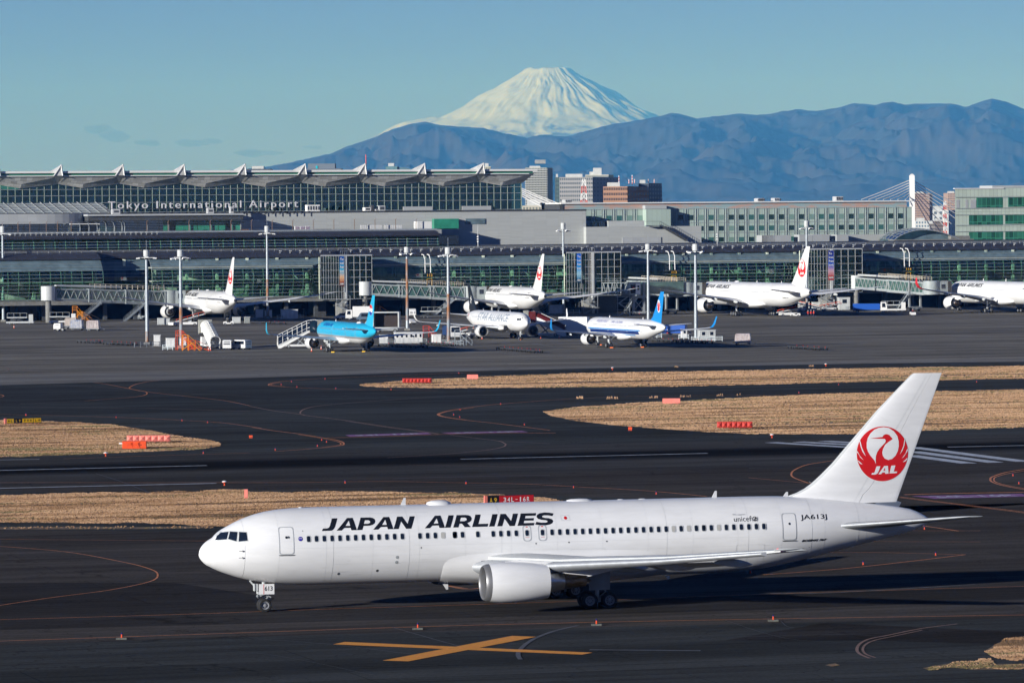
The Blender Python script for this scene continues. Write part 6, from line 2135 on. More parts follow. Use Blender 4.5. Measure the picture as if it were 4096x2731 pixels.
for (u0, u1, v0, v1) in ((1850, 1872, 497, 425), (1893, 1942, 497, 425), (1772, 1800, 495, 425)):
 MB().use(CLADP).box(ta(T4(u0, 450), OB), ta(T4(u1, 450), OB), OB - .06, OB - .02, zz(v0), zz(v1)).build("blank_panel", ob)
mb = MB().use(LOUV)
for v in (405, 498, 555, 643, 698):
 mb.box(o0, o1, OB - .25, OB - .09, zz(v) - .07, zz(v) + .07); mb.box(o1, o2, OB - .29, OB - .13, zz(v) - .07, zz(v) + .07)
mb.build("string_courses", ob)

# ---- glass canopy vault
cv = tthing("vaulted_canopy", "low arched dark glass canopy between the hotel and the office block", "canopy")
c0_, c1_ = ta(T4(1190, 750), 24), ta(T4(1760, 750), 24)
cz0 = ZE + 2.8; cz1 = tz(T4(1440, 685), 26)
n = 16
arc = lambda t: (c0_ + (c1_ - c0_) * t, cz0 + (cz1 - cz0) * math.sin(math.pi * min(1, t ** .85)) ** .9)
MB().use(FRIT).prism([arc(i / n) for i in range(n + 1)], 22, 30).build("vault_shell", cv)
mb = MB().use(GLASSD)
rings = [[(arc(i / n)[0], 20 + 14 * j / 6, arc(i / n)[1] + .5 * math.sin(math.pi * j / 6)) for j in range(7)] for i in range(n + 1)]
mb.loft(rings, False, False, close=False)
mb.build("glass_vault", cv, recalc=False)
mb = MB().use(GALV)
for j in range(0, 7):
 mb.tube([(arc(i / n)[0], 20 + 14 * j / 6, arc(i / n)[1] + .55 * math.sin(math.pi * j / 6) + .05) for i in range(n + 1)], .07 if j else .14, 6)
for i in range(n + 1):
 mb.tube([(arc(i / n)[0], 20 + 14 * j / 6, arc(i / n)[1] + .55 * math.sin(math.pi * j / 6) + .05) for j in range(7)], .05, 5)
mb.build("arched_ribs", cv)
MB().use(CONC).box(c0_, c1_ + 4, 19.6, 24, ZE + 2, cz0 + .3).box(c1_ - 3, c1_ + 3, 20, 26, cz0 + .31, cz0 + 1.2).build("base_wall", cv)
for (q, lb) in ((T3(1858, 770), "thin whip aerial above the hotel's stepped wall"), (T2(1950, 790), "short ringed aerial on the pier roof near the hall")):
 a, z = tp(q, 12)
 t = thing("roof_aerial", lb, "aerial", tloc(a, 12, ZE + 2.2), TA)
 mb = MB().use(GREYW).tube([(0, 0, 0), (0, 0, 3.6), (0, 0, 6.5)], [.12, .09, .03], 6)
 mb.build("mast", t)
 mb = MB().use(BRIGHTW)
 for k in range(3):
  mb.lathe([(1.4 + k * .7, .1), (1.45 + k * .7, .32), (1.65 + k * .7, .32), (1.7 + k * .7, .1)], (0, 0, 0), 'z', 10)
 mb.build("antenna_rings", t)
# people on the deck are tiny; the dark rust coloured planters along its edge
for (u0, u1, lb) in ((548, 700, "long rusty planter beside the vending machines"), (715, 860, "rusty planter between the fence posts"), (2060, 2130, "rusty planter beside the wide pavilion")):
 f = T2 if u1 < 2000 else T1
 t, w, h = tbox("planter", lb, "planter", f(u0, 680), f(u1, 680), 22.3, 23, ZD, mat("rusty_planter", (.25, .10, .05), .8), "planters on the deck")
 MB().use(mat("planter_soil", (.06, .05, .03), .9)).box(-w * .48, w * .48, .05, .65, h + .002, h + .06).build("soil", t)

# ------------------------------------------------------------------ cable bridge, city towers
def pylon_bridge(label, mast_q, zq, cables, Y, with_mast=True):
 base = at(mast_q[0], mast_q[1], Y); top = at(zq[0], zq[1], Y)
 t = thing("cable_bridge", label, "bridge", (base.x, Y, 0), 0)
 h = top.z
 mb = MB().use(BRIGHTW)
 w = 1.0
 mb.loft([[(x * 1.1 * w + .5, y * 1.6, 0) for x, y in ((-1, -1), (1, -1), (1, 1), (-1, 1))], [(x * w * .8, y * 1.3, h * .58) for x, y in ((-1, -1), (1, -1), (1, 1), (-1, 1))], [(x * w * .78, y * 1.1, h * .985) for x, y in ((-1, -1), (1, -1), (1, 1), (-1, 1))], [(x * w * .3, y * .4, h) for x, y in ((-1, -1), (1, -1), (1, 1), (-1, 1))]])
 mb.build("mast", t)
 for (qa, qb, dy) in cables:
  p = at(qa[0], qa[1], Y); q = at(qb[0], qb[1], Y)
  p.x -= base.x; q.x -= base.x
  MB().use(BRIGHTW).tube([(p.x, 0, p.z), (p.x + (q.x - p.x) * .5, dy * .5, (p.z + q.z) / 2 - .15), (q.x, dy, q.z)], .13, 6).build("stay_cable", t)
 MB().use(CONC).box(-70, 70, 3, 9, 9, 11).build("deck", t)
cbl = []
for i in range(7):
 cbl.append((T4(1366, 262 + 22 * i), T4(945 + 62 * i, 425), -8))
for i in range(8):
 cbl.append((T4(1402, 262 + 19 * i), T4(1790 + 10 * (3 - i) * (i > 2) - (0 if i < 4 else (i - 3) * 30), 462 + 42 * i), 8))
pylon_bridge("white cable stayed bridge mast with fans of cables beside the hotel", T4(1396, 685), T4(1383, 205), cbl, 1480)
cb2 = [(T3(120 - 30 * 0, 310 + 12 * i), T3(508, 475 + 10 * i), 3) for i in range(5)] + [(T3(120, 300 + 14 * i), T3(508 - 30 * i, 462 + 10 * i), -3) for i in range(5)]
pylon_bridge("cable stays slanting down behind the right end of the hall", T3(100, 500), T3(100, 270), cb2, 1500)

def city(name, label, cat, f, u0, u1, vtop, Y, depth, col, wcol, floors, cols, split=None, scol=None, group=None, rz=0.0, extra=None):
 "a building far beyond the terminal; front towards us from u0 to u1, an optional darker side from split to u1"
 x0 = at(*f(u0, vtop), Y).x; x1 = at(*f(split if split else u1, vtop), Y).x; h = at(*f((u0 + u1) / 2, vtop), Y).z
 t = thing(name, label, cat, (x0, Y, 0), rz, group)
 w = x1 - x0
 m = mat(name + "_wall_%d" % int(u0 + Y), col, .8, var=.06, vs=.02)
 sd = 0
 if split:
  sd = at(*f(u1, vtop), Y + depth).x - x1
 # footprint with a receding right side
 foot = [(0, 0), (w, 0), (w + sd, depth), (sd * .5, depth)]
 MB().use(m).prism(foot, 0, h, 'xy').build("wall", t)
 wm_ = mat(name + "_glass_%d" % int(u0 + Y), wcol, .3)
 mb = MB().use(wm_)
 fh = h / floors
 for r in range(int(floors * .30), floors):
  for c in range(cols):
   a0 = w * (c + .28) / cols; a1 = w * (c + .74) / cols
   mb.quad((a0, -.15, r * fh + fh * .3), (a1, -.15, r * fh + fh * .3), (a1, -.15, r * fh + fh * .78), (a0, -.15, r * fh + fh * .78))
 mb.build("window_rows", t)["kind"] = "stuff"
 if split:
  mb = MB().use(wm_)
  nrm = Vector((depth, -sd, 0)).normalized() * .15
  for r in range(int(floors * .30), floors):
   for c in range(max(3, cols // 2)):
    k = max(3, cols // 2)
    t0, t1 = (c + .28) / k, (c + .74) / k
    P = lambda tt, z: (w + sd * tt + nrm.x, depth * tt + nrm.y, z)
    mb.quad(P(t0, r * fh + fh * .3), P(t1, r * fh + fh * .3), P(t1, r * fh + fh * .78), P(t0, r * fh + fh * .78))
  mb.build("side_window_rows", t)["kind"] = "stuff"
 MB().use(GREYW).prism([(w * .2, depth * .2), (w * .7, depth * .2), (w * .7, depth * .6), (w * .2, depth * .6)], h, h * 1.0 + fh * .8, 'xy').build("roof_plant", t)
 return t, w, h
t, w, h = city("apartment_tower", "tall pale apartment tower right behind the hall's pointed roof end", "tower", T3, 217, 450, 152, 2700, 25, (.42, .44, .40), (.07, .09, .10), 40, 14, 400, None)
mb = MB().use(GREYW)
for k in range(12, 40):
 mb.box(-.4, w + .4, -1.2, -.2, h * k / 40, h * k / 40 + .5)
mb.build("balcony_bands", t)
MB().use(MIDG).box(w * .45, w * .95, 4, 16, h + 2.4, h + 4.6).build("roof_box", t)
city("office_tower", "broad grey office block left of the lattice mast", "tower", T3, 508, 1012, 232, 2300, 40, (.36, .36, .37), (.10, .14, .16), 22, 16, 792)
t, w, h = city("office_tower", "narrow dark glass fin at the left edge of the grey block", "tower", T3, 474, 507, 234, 2310, 30, (.06, .10, .12), (.12, .2, .2), 22, 3)
t, w, h = city("office_tower", "white topped block peeping above the grey office block", "tower", T3, 730, 972, 212, 2420, 30, (.55, .55, .50), (.2, .25, .25), 24, 20, 930)
MB().use(GREYW).box(w * .35, w * .7, 5, 15, h, h + 3.6).build("roof_box", t)
city("brown_tower", "brown brick office block with rows of square windows", "tower", T3, 882, 1272, 312, 2100, 34, (.42, .24, .16), (.05, .06, .08), 17, 14, 1090)
city("office_tower", "dark blue grey block behind the brown brick block", "tower", T3, 1185, 1386, 284, 2350, 30, (.12, .15, .19), (.07, .09, .12), 20, 10, 1272)
city("brown_tower", "flat pinkish brown block left of the two towers by the mast", "tower", T4, 1405, 1568, 372, 2900, 30, (.40, .29, .25), (.13, .13, .16), 26, 12, 1545)
city("brown_tower", "brown apartment tower partly hidden by the office block at right", "tower", T4, 1700, 1790, 368, 3000, 30, (.42, .31, .27), (.13, .13, .16), 26, 7)
city("apartment_tower", "white block with dark strips seen between the stay cables", "tower", T4, 1570, 1775, 516, 2600, 30, (.58, .60, .62), (.12, .16, .2), 9, 3, 1706)
city("apartment_tower", "small white flats at the foot of the bridge mast", "tower", T4, 1422, 1542, 606, 2400, 20, (.60, .62, .62), (.12, .2, .28), 12, 5)
city("apartment_tower", "dark brown flats below the white block near the cables", "tower", T4, 1590, 1660, 607, 2500, 20, (.20, .17, .17), (.08, .09, .1), 12, 7)
city("apartment_tower", "low mid grey flats beside the small white flats", "tower", T4, 1543, 1592, 630, 2450, 20, (.30, .28, .27), (.1, .1, .12), 11, 5)
city("low_block", "low cream building seen under the stays beside the hall", "building", T3, 190, 405, 476, 2000, 20, (.48, .46, .38), (.2, .22, .2), 10, 8)
t, w, h = city("office_tower", "grey office block with a cyan sign just above the hall roof", "tower", T2, 462, 780, 160, 2500, 30, (.13, .16, .20), (.2, .25, .3), 22, 18)
h2 = at(*T2(600, 117), 2500).z; wa = at(*T2(725, 120), 2500).x - at(*T2(462, 120), 2500).x
MB().use(mat("blue_grey_slab", (.15, .19, .24), .6)).box(2, wa, 2, 20, h + .01, h2).build("upper_storeys", t)
mb = MB().use(mat("cyan_sign", (.02, .45, .55), .4)).box(wa * .38, wa * .44, 1.7, 1.9, h2 - 5, h2 - 1.2)
vs, fs_ = fit_text("Skyline", wa * .18, 2.0, .0)
mb.build("logo_block", t)
t, w, h = city("low_dome_building", "blue glass building with a curved roof above the hall ridge", "building", T2, 1160, 1260, 140, 2600, 25, (.10, .22, .27), (.2, .35, .4), 24, 9)
MB().use(mat("curved_blue_roof", (.10, .20, .26), .4)).prism([(w, 0), (w, h - .3), (w + 5, h - .9), (w + 11, h - 2.6), (w + 14, h - 4.2), (w + 14, 0)], 1, 20).build("curved_wing", t)
city("office_tower", "small cream roof top behind the last ridge point of the hall", "tower", T2, 1995, 2058, 142, 2500, 20, (.5, .5, .42), (.2, .22, .2), 24, 4)
t, w, h = city("office_tower", "dark flat roofed tower just above the left part of the hall roof", "tower", T1, 2110, 2310, 162, 2800, 30, (.06, .08, .10), (.12, .15, .18), 26, 14)
MB().use(DARKG).cbox((w * .4, 10, h + .8), (w * .25, 6, 1.6)).build("roof_box", t)

def lattice(label, f, u, vt, vb, Y, wb, wt, red=True):
 top, bot = at(*f(u, vt), Y), at(*f(u, vb), Y)
 t = thing("lattice_tower", label, "lattice mast", (top.x, Y, 0), 0)
 h = top.z
 zb = 0
 RW = mat("mast_red", (.62, .10, .07), .5)
 segs = 14
 for k in range(segs):
  mb = MB().use(RW if (k % 2 == 0 and red and k > segs * .35) else BRIGHTW)
  def wid(z): return wb + (wt - wb) * (z / h) ** .8
  z0, z1 = h * k / segs, h * (k + 1) / segs
  c0 = [(sx * wid(z0) / 2, sy * wid(z0) / 2, z0) for sx, sy in ((-1, -1), (1, -1), (1, 1), (-1, 1))]
  c1 = [(sx * wid(z1) / 2, sy * wid(z1) / 2, z1) for sx, sy in ((-1, -1), (1, -1), (1, 1), (-1, 1))]
  th_k = .32
  for i in range(4):
   mb.bar(c0[i], c1[i], th_k)
   mb.bar(c0[i], c1[(i + 1) % 4], th_k * .6)
   mb.bar(c0[(i + 1) % 4], c1[i], th_k * .6)
   mb.bar(c1[i], c1[(i + 1) % 4], th_k * .6)
  mb.build("mast_section", t)
lattice("red and white lattice mast before the grey office block", T3, 716, 252, 445, 2000, 9, 1.2)
lattice("thin red lattice mast between the brown towers by the stays", T4, 1675, 440, 510, 2550, 3, 1.0)
for (f, u, vt, vb, Y, lb) in ((T2, 992, 40, 165, 2600, "thin red aerial rising above the hall roof"), (T3, 1018, 220, 290, 2150, "red and white whip aerial left of the brown block roof"), (T3, 1131, 215, 290, 2150, "tallest red and white aerial on the brown block roof"), (T3, 1151, 250, 285, 2150, "short aerial right of the tallest aerial"), (T3, 1103, 252, 288, 2150, "short aerial left of the tallest aerial"), (T3, 1269, 250, 284, 2360, "red aerial at the left of the dark block roof"), (T3, 1319, 250, 284, 2360, "red aerial at the right of the dark block roof")):
 p = at(*f(u, vb), Y); q = at(*f(u, vt), Y)
 t = thing("roof_aerial", lb, "aerial", (p.x, Y, p.z), 0)
 h = q.z - p.z
 for k in range(6):
  MB().use(MATS["mast_red"] if k % 2 == 0 or f is T2 else BRIGHTW).tube([(0, 0, h * k / 6), (0, 0, h * (k + 1) / 6)], .22 if f is not T2 else .3, 6).build("mast_section", t)
# ------------------------------------------------------------------ parked airliners
def heading(psi, away=True):
 return R(psi - 90) if away else R(psi + 90)
def place(px, py, psi, gx, away=True):
 "ground pixel of the point midway between the main gears -> origin at the nose"
 rz = heading(psi, away)
 g = G(px, py)
 return Vector((g.x - math.cos(rz) * gx, g.y - math.sin(rz) * gx, 0)), rz

def livery(name, stops, rough=.3):
 "paint by height above the ground, with sharp borders: [(z, colour), ...] from the bottom up"
 m = mat(name, stops[0][1], rough, spec=.5, coat=.25)
 nt = m.node_tree
 tc = nt.nodes.new("ShaderNodeTexCoord"); sp_ = nt.nodes.new("ShaderNodeSeparateXYZ"); dv = nt.nodes.new("ShaderNodeMath"); dv.operation = 'DIVIDE'; dv.inputs[1].default_value = 10
 rp = nt.nodes.new("ShaderNodeValToRGB"); rp.color_ramp.interpolation = 'CONSTANT'
 nt.links.new(tc.outputs["Object"], sp_.inputs[0]); nt.links.new(sp_.outputs[2], dv.inputs[0]); nt.links.new(dv.outputs[0], rp.inputs[0])
 el = rp.color_ramp.elements
 el[0].position, el[0].color = 0, stops[0][1] + (1,)
 el[1].position, el[1].color = stops[1][0] / 10, stops[1][1] + (1,)
 for z, c in stops[2:]:
  e = el.new(z / 10); e.color = c + (1,)
 nt.links.new(rp.outputs[0], nt.nodes["Principled BSDF"].inputs["Base Color"])
 return m
SKYB = (.02, .42, .66)
W_ = (.82, .82, .81)
KE = livery("sky_blue_livery", [(0, W_), (2.86, (.30, .31, .32)), (3.30, SKYB)])
KEF = mat("sky_blue_paint", SKYB, .32, coat=.25)
CZF = mat("tail_blue_paint", (.01, .24, .62), .32, coat=.25)
PWING = mat("pale_wing_paint", (0.70, 0.71, 0.72), 0.4, var=.05, vs=.6)
def a321(**k):
 H = Hull(44.5, 1.975, 3.92, 2.07)
 z = 0
 P = dict(wing_mat=PWING, stab_mat=PWING, hull=H, n=40, fairing=(13.4, 27.6, 1.45, 3.3, 1.95),
  wing=[(14.6, 1.5, 2.45, 7.6, .13, 2), (15.4, 2.0, 2.5, 6.9, .12, 2), (18.3, 6.4, 2.85, 4.1, .11, 1), (24.0, 16.4, 3.75, 1.7, .10, 0), (24.4, 17.0, 3.85, 1.55, .10, 0)],
  winglet=[(24.4, 17.0, 3.85, 1.55, .09, 0), (24.8, 17.45, 4.05, 1.35, .09, 0), (25.4, 17.75, 4.7, 1.1, .08, 0), (26.5, 17.95, 6.2, .6, .08, 0)],
  fairings=[(4.8, 2.6, .3), (9.2, 2.3, .26), (13.0, 2.0, .22)],
  stab=[(37.8, .6, 4.75, 4.0, .10, 0), (42.0, 6.2, 5.25, 1.3, .09, 0)],
  engines=[(13.3, 5.75, 1.75, 3.5, 1.27, 1.7, "plain", [(14.2, 2.75, 2.95, .06), (15.6, 2.6, 3.0, .2), (17.0, 2.3, 2.95, .2), (19.2, 2.35, 2.7, .05)])],
  fin=[(5.3, 35.0, 42.0), (5.95, 36.2, 42.15), (6.5, 37.3, 42.3), (11.7, 41.9, 43.75)], rudder=.66,
  nose_gear=(5.0, .38, .25, .5), main_gear=(21.9, 3.8, .57, .42, [0], .93, 2.4),
  doors=[(5.2, 6.1, 3.35, 5.2), (34.9, 35.7, 3.4, 5.2), (16.0, 16.7, 3.4, 5.1), (27.2, 27.9, 3.4, 5.1)], cabin_rows=[(7.2, 15.4, 4.55, .53, .2, .26), (17.2, 26.8, 4.57, .53, .2, .26), (28.3, 34.4, 4.6, .53, .2, .26)], seam=.05,
  domes=[(9.5, 5.95, .5, .08, .1)], blades=[(12.0, 5.98, .45, 1), (31.5, 5.98, .4, 1), (14.5, 1.85, .3, -1)])
 P.update(k)
 return make_airliner(P)
def strip(mb, H, x0, x1, z0, z1, side=-1, m=None, slope=0.0, off=.012):
 n = max(2, int((x1 - x0) / 1.2))
 for j in range(2):
  za, zb = z0 + (z1 - z0) * j / 2, z0 + (z1 - z0) * (j + 1) / 2
  vs = []
  for i in range(n + 1):
   x = x0 + (x1 - x0) * i / n
   vs += [(x, H.y(x, za, off, side), za), (x + slope, H.y(x, zb, off, side), zb)]
  mb.add(vs, [(2 * i, 2 * i + 2, 2 * i + 3, 2 * i + 1) for i in range(n)])
DOOR = mat("white_door_outline", (.75, .85, .88), .5)
BLUEL = mat("title_blue", (.005, .035, .33), .4)
# sky blue narrow-body
loc_, rz_ = place(1391.5, 1407, 16.3, 21.9)
ke, kf = a321(label="sky blue narrow-body airliner with a red and blue roundel on its tail", loc=loc_, rz=rz_, hull_mat=KE, radome_mat=KE, fin_mat=KEF, fin_edge=KEF, winglet_mat=KEF, tail_mat=KEF, group="airliners parked on the apron", belly_mat=WHITE,
 domes=[(31.5, 5.93, 2.2, .38, .55)], texts=[("KOREAN AIR", 8.2, 15.4, 5.05, 5.62, .03, 0, BLUEL, .2, 0), ("HL8505", 33.0, 34.6, 4.8, 5.05, .01, 0, BLUEL, None, 0)])
fs = [(5.3, 35.0, 42.0), (5.95, 36.2, 42.15), (6.5, 37.3, 42.3), (11.7, 41.9, 43.75)]
mb = MB()
def on_fin(u, v, l, side=-1, F=fs): return (u, side * (fin_y(F, u, v) + .008 * l + .006), v)
def disc(cx, cz, r, n=24, a0=0, a1=360): return [(cx + r * math.cos(R(a0 + (a1 - a0) * i / n)), cz + r * math.sin(R(a0 + (a1 - a0) * i / n))) for i in range(n + (0 if a1 - a0 == 360 else 1))]
cx, cz, r = 41.1, 8.75, 1.12
mb.use(BRIGHTW); poly_decal(mb, disc(cx, cz, r), lambda u, v: on_fin(u, v, 1), .3, .12)
top = disc(cx, cz, r * .96, 18, 8, 176) + disc(cx - r * .45, cz, r * .45, 9, 180, 0)[1:] + [(cx + .1 * r, cz + .2 * r), (cx + .45 * r, cz + .38 * r), (cx + .8 * r, cz + .25 * r)]
mb.use(RED); poly_decal(mb, top, lambda u, v: on_fin(u, v, 2), .3, .12)
bot = [(2 * cx - u, 2 * cz - v) for u, v in top]
mb.use(BLUEL); poly_decal(mb, bot, lambda u, v: on_fin(u, v, 3), .3, .12)
mb.build("tail_roundel", kf)
# white narrow-body with blue bands
loc_, rz_ = place(2505, 1390, 19.0, 21.9)
cz_, cf = a321(label="white narrow-body airliner with blue side bands and a blue tail", loc=loc_, rz=rz_, fin_mat=CZF, fin_edge=CZF, winglet_mat=CZF, tail_mat=WHITE, group="airliners parked on the apron",
 texts=[("中国南方航空", 8.6, 15.2, 5.0, 5.55, 0, 0, BLUEL, .25, 0), ("CHINA SOUTHERN", 17.3, 24.0, 5.0, 5.42, .0, 0, BLUEL, .25, 0), ("B-3071", 32.5, 34.2, 4.95, 5.15, .01, 0, BLUEL, None, 0)])
HC = Hull(44.5, 1.975, 3.92, 2.07)
mb = MB().use(CZF); strip(mb, HC, 4.5, 34.8, 3.62, 3.86); strip(mb, HC, 9, 31.5, 2.62, 2.85)
mb.use(mat("navy_band", (.006, .03, .16), .35)); strip(mb, HC, 5.5, 34.0, 2.95, 3.58)
mb.build("side_bands", cz_)
mb = MB().use(BRIGHTW)
fl = [(41.1 + .8 * math.sin(R(a)) * (1 if k % 2 else .78), 8.9 + 1.25 * math.cos(R(a)) * (1 if k % 2 else .86) - (.25 if 120 < a < 240 else 0)) for k, a in enumerate(range(0, 360, 15))]
poly_decal(mb, fl, lambda u, v: on_fin(u, v, 1), .3, .12)
mb.use(RED)
for dx in (-.5, -.25, 0, .25, .5):
 poly_decal(mb, [(41.1 + dx * .4 - .08, 8.0), (41.1 + dx * .4 + .08, 8.0), (41.1 + dx * 1.15 + .11, 9.2), (41.1 + dx * 1.0, 9.95 - abs(dx) * .8), (41.1 + dx * 1.15 - .11, 9.2)], lambda u, v: on_fin(u, v, 2), .3, .12)
poly_decal(mb, disc(41.1, 8.15, .42, 16), lambda u, v: on_fin(u, v, 3), .3, .12)
mb.build("tail_flower", cf)
# alliance narrow-body facing this way
BLK = mat("black_tail_paint", (.012, .014, .016), .35, coat=.2)
GRT = mat("grey_blue_title", (.16, .22, .30), .5)
loc_, rz_ = place(1988, 1352, 17.8, 21.9, away=False)
sa, sf = a321(label="white narrow-body airliner facing us with STAR ALLIANCE titles and a black tail", loc=loc_, rz=rz_, fin_mat=BLK, fin_edge=BLK, winglet_mat=WHITE, group="airliners parked on the apron", sides=(1,),
 cockpit=[[(1.25, 4.35), (1.55, 4.35), (2.0, 4.75), (1.75, 4.8)], [(1.62, 4.34), (2.1, 4.3), (2.45, 4.74), (2.08, 4.76)], [(2.18, 4.3), (2.65, 4.34), (2.75, 4.72), (2.5, 4.74)]],
 texts=[("STAR ALLIANCE", 8.2, 30.0, 3.9, 5.55, .0, 0, GRT, .25, 0)], doors=[(5.2, 6.1, 3.35, 5.2), (34.9, 35.7, 3.4, 5.2), (16.0, 16.7, 3.4, 5.1)])
H3 = Hull(44.5, 1.975, 3.92, 2.07)
for side in (-1, 1):                                     # both halves of the windscreen
 for q in ([(.95, .10), (1.50, .12), (1.50, .62), (.95, .58)],):
  mb = MB().use(PANE)
  vs = []
  for (x, yy) in ((1.02, .08), (1.28, .72), (1.68, .66), (1.42, .08)):
   zc, h, w = H3.sec(x)
   z = zc + h * math.sqrt(max(0, 1 - (yy / w) ** 2)) * 1.0 + .02
   vs.append((x, side * yy, z))
  mb.add(vs, [(0, 1, 2, 3)])
  mb.build("cockpit_window", sa)
mb = MB().use(BRIGHTW)
scx, scz = 40.6, 8.2
for k in range(5):
 a = 90 + 72 * k
 P_ = lambda rr_, aa: (scx + rr_ * math.cos(R(aa)) * .8, scz + rr_ * math.sin(R(aa)) * 1.25)
 poly_decal(mb, [P_(.18, a + 12), P_(.85, a), P_(.62, a + 36), P_(.2, a + 60)], lambda u, v: on_fin(u, v, 1, 1), .3, .12)
mb.build("star_emblem", sf)
mb = MB().use(mat("registration_red", (.6, .02, .03), .5)); poly_decal(mb, disc(38.5, 4.9, .35, 10), lambda u, v: (u, H3.y(u, v, .02, 1), v)); mb.build("red_mark", sa)
# cargo doors open under the forward hull
MB().use(MIDG).bar((9.0, 1.6, 2.6), (11.0, 1.6, 2.6), .1).box(8.9, 11.0, 1.75, 3.0, 3.05, 3.15).build("cargo_door", sa)
MB().use(BLACK).prism([(8.9, 1.98), (11.0, 1.98), (11.0, 2.85), (8.9, 2.85)], 1.70, 1.93, 'xz').build("cargo_opening", sa)

def jal_titles(root, H, x0, x1, z0, z1):
 titles(root, lambda x, z, o=.012: (x, H.y(x, z, o, -1), z), x0, x1, z0, z1, 0.0, NAVYT, WHITE)
FIN8 = [(7.2, 43.0, 51.8), (7.9, 44.3, 52.0), (8.7, 45.4, 52.25), (16.2, 52.0, 54.6), (16.9, 53.1, 54.9)]
def b787(**k):
 H = Hull(56.0, 2.88, 5.05, 2.97)
 P = dict(wing_mat=PWING, stab_mat=PWING, hull=H, n=44, fairing=(16.0, 36.0, 1.9, 4.3, 2.8),
  wing=[(17.6, 2.2, 3.4, 11.6, .12, 2), (19.0, 3.0, 3.5, 10.6, .12, 2), (25.2, 9.8, 4.3, 6.3, .10, 1), (35.2, 23.5, 6.2, 3.4, .09, 0), (38.4, 27.2, 6.9, 2.3, .08, 0), (42.2, 30.0, 7.5, .6, .08, 0)],
  fairings=[(6.5, 4.2, .45), (13.0, 3.8, .4), (19.0, 3.2, .34)],
  stab=[(47.4, 1.0, 5.9, 6.0, .09, 0), (54.0, 9.9, 6.7, 2.0, .09, 0)],
  engines=[(16.6, 9.75, 2.55, 4.9, 1.75, 1.9, "chevron", [(18.0, 4.0, 4.2, .08), (20.0, 3.6, 4.3, .25), (22.6, 3.2, 4.3, .25), (25.5, 3.6, 4.2, .08)])],
  fin=FIN8, rudder=.66, nose_gear=(5.6, .5, .35, .65), main_gear=(28.4, 4.9, .64, .5, [-.75, .75], 1.3, 3.3), tail_mat=DARKG,
  doors=[(6.6, 7.65, 4.6, 6.6), (17.0, 18.0, 4.6, 6.6), (34.5, 35.5, 4.6, 6.6), (44.2, 45.2, 4.7, 6.6)], cabin_rows=[(8.5, 16.5, 5.85, .61, .24, .36), (19.0, 33.8, 5.87, .61, .24, .36), (36.4, 43.6, 5.9, .61, .24, .36)],
  crane=(50.7, 12.0, 2.0), domes=[(24.0, 7.98, 2.2, .3, .5)], blades=[(12.5, 8.0, .45, 1), (33.0, 8.0, .5, 1), (42.0, 8.0, .4, 1)], texts=[("JA837J", 46.3, 48.2, 6.4, 6.72, .01, 0, NAVYT, None, 0), ("Dreamliner", 45.5, 48.0, 5.2, 5.4, .02, .2, NAVYT, None, 0)])
 P.update(k)
 r, f = make_airliner(P)
 jal_titles(r, H, 8.5, 21.5, 6.45, 7.35)
 return r, f
loc_, rz_ = place(848, 1285, 16.5, 28.4)
b787(label="white twin-aisle airliner with red crane tail parked nearest the left jet bridge", loc=loc_, rz=rz_, group="airliners parked on the apron")
loc_, rz_ = place(2064, 1266, 16.5, 28.4)
b787(label="white red-crane airliner parked behind the black-tailed narrow-body", loc=loc_, rz=rz_, group="airliners parked on the apron")
loc_, rz_ = place(-350, 1285, 18, 28.4)
b787(label="airliner mostly out of frame at far left, only its right wing showing", loc=loc_, rz=rz_, group="airliners parked on the apron")
H77 = Hull(73.1, 3.1, 5.75, 3.12)
FIN77 = [(8.0, 58.5, 69.3), (8.75, 60.6, 69.5), (9.3, 61.5, 69.7), (17.8, 69.3, 72.3), (18.5, 70.4, 72.6)]
loc_, rz_ = place(3022, 1262.6, 20.5, 37.1)
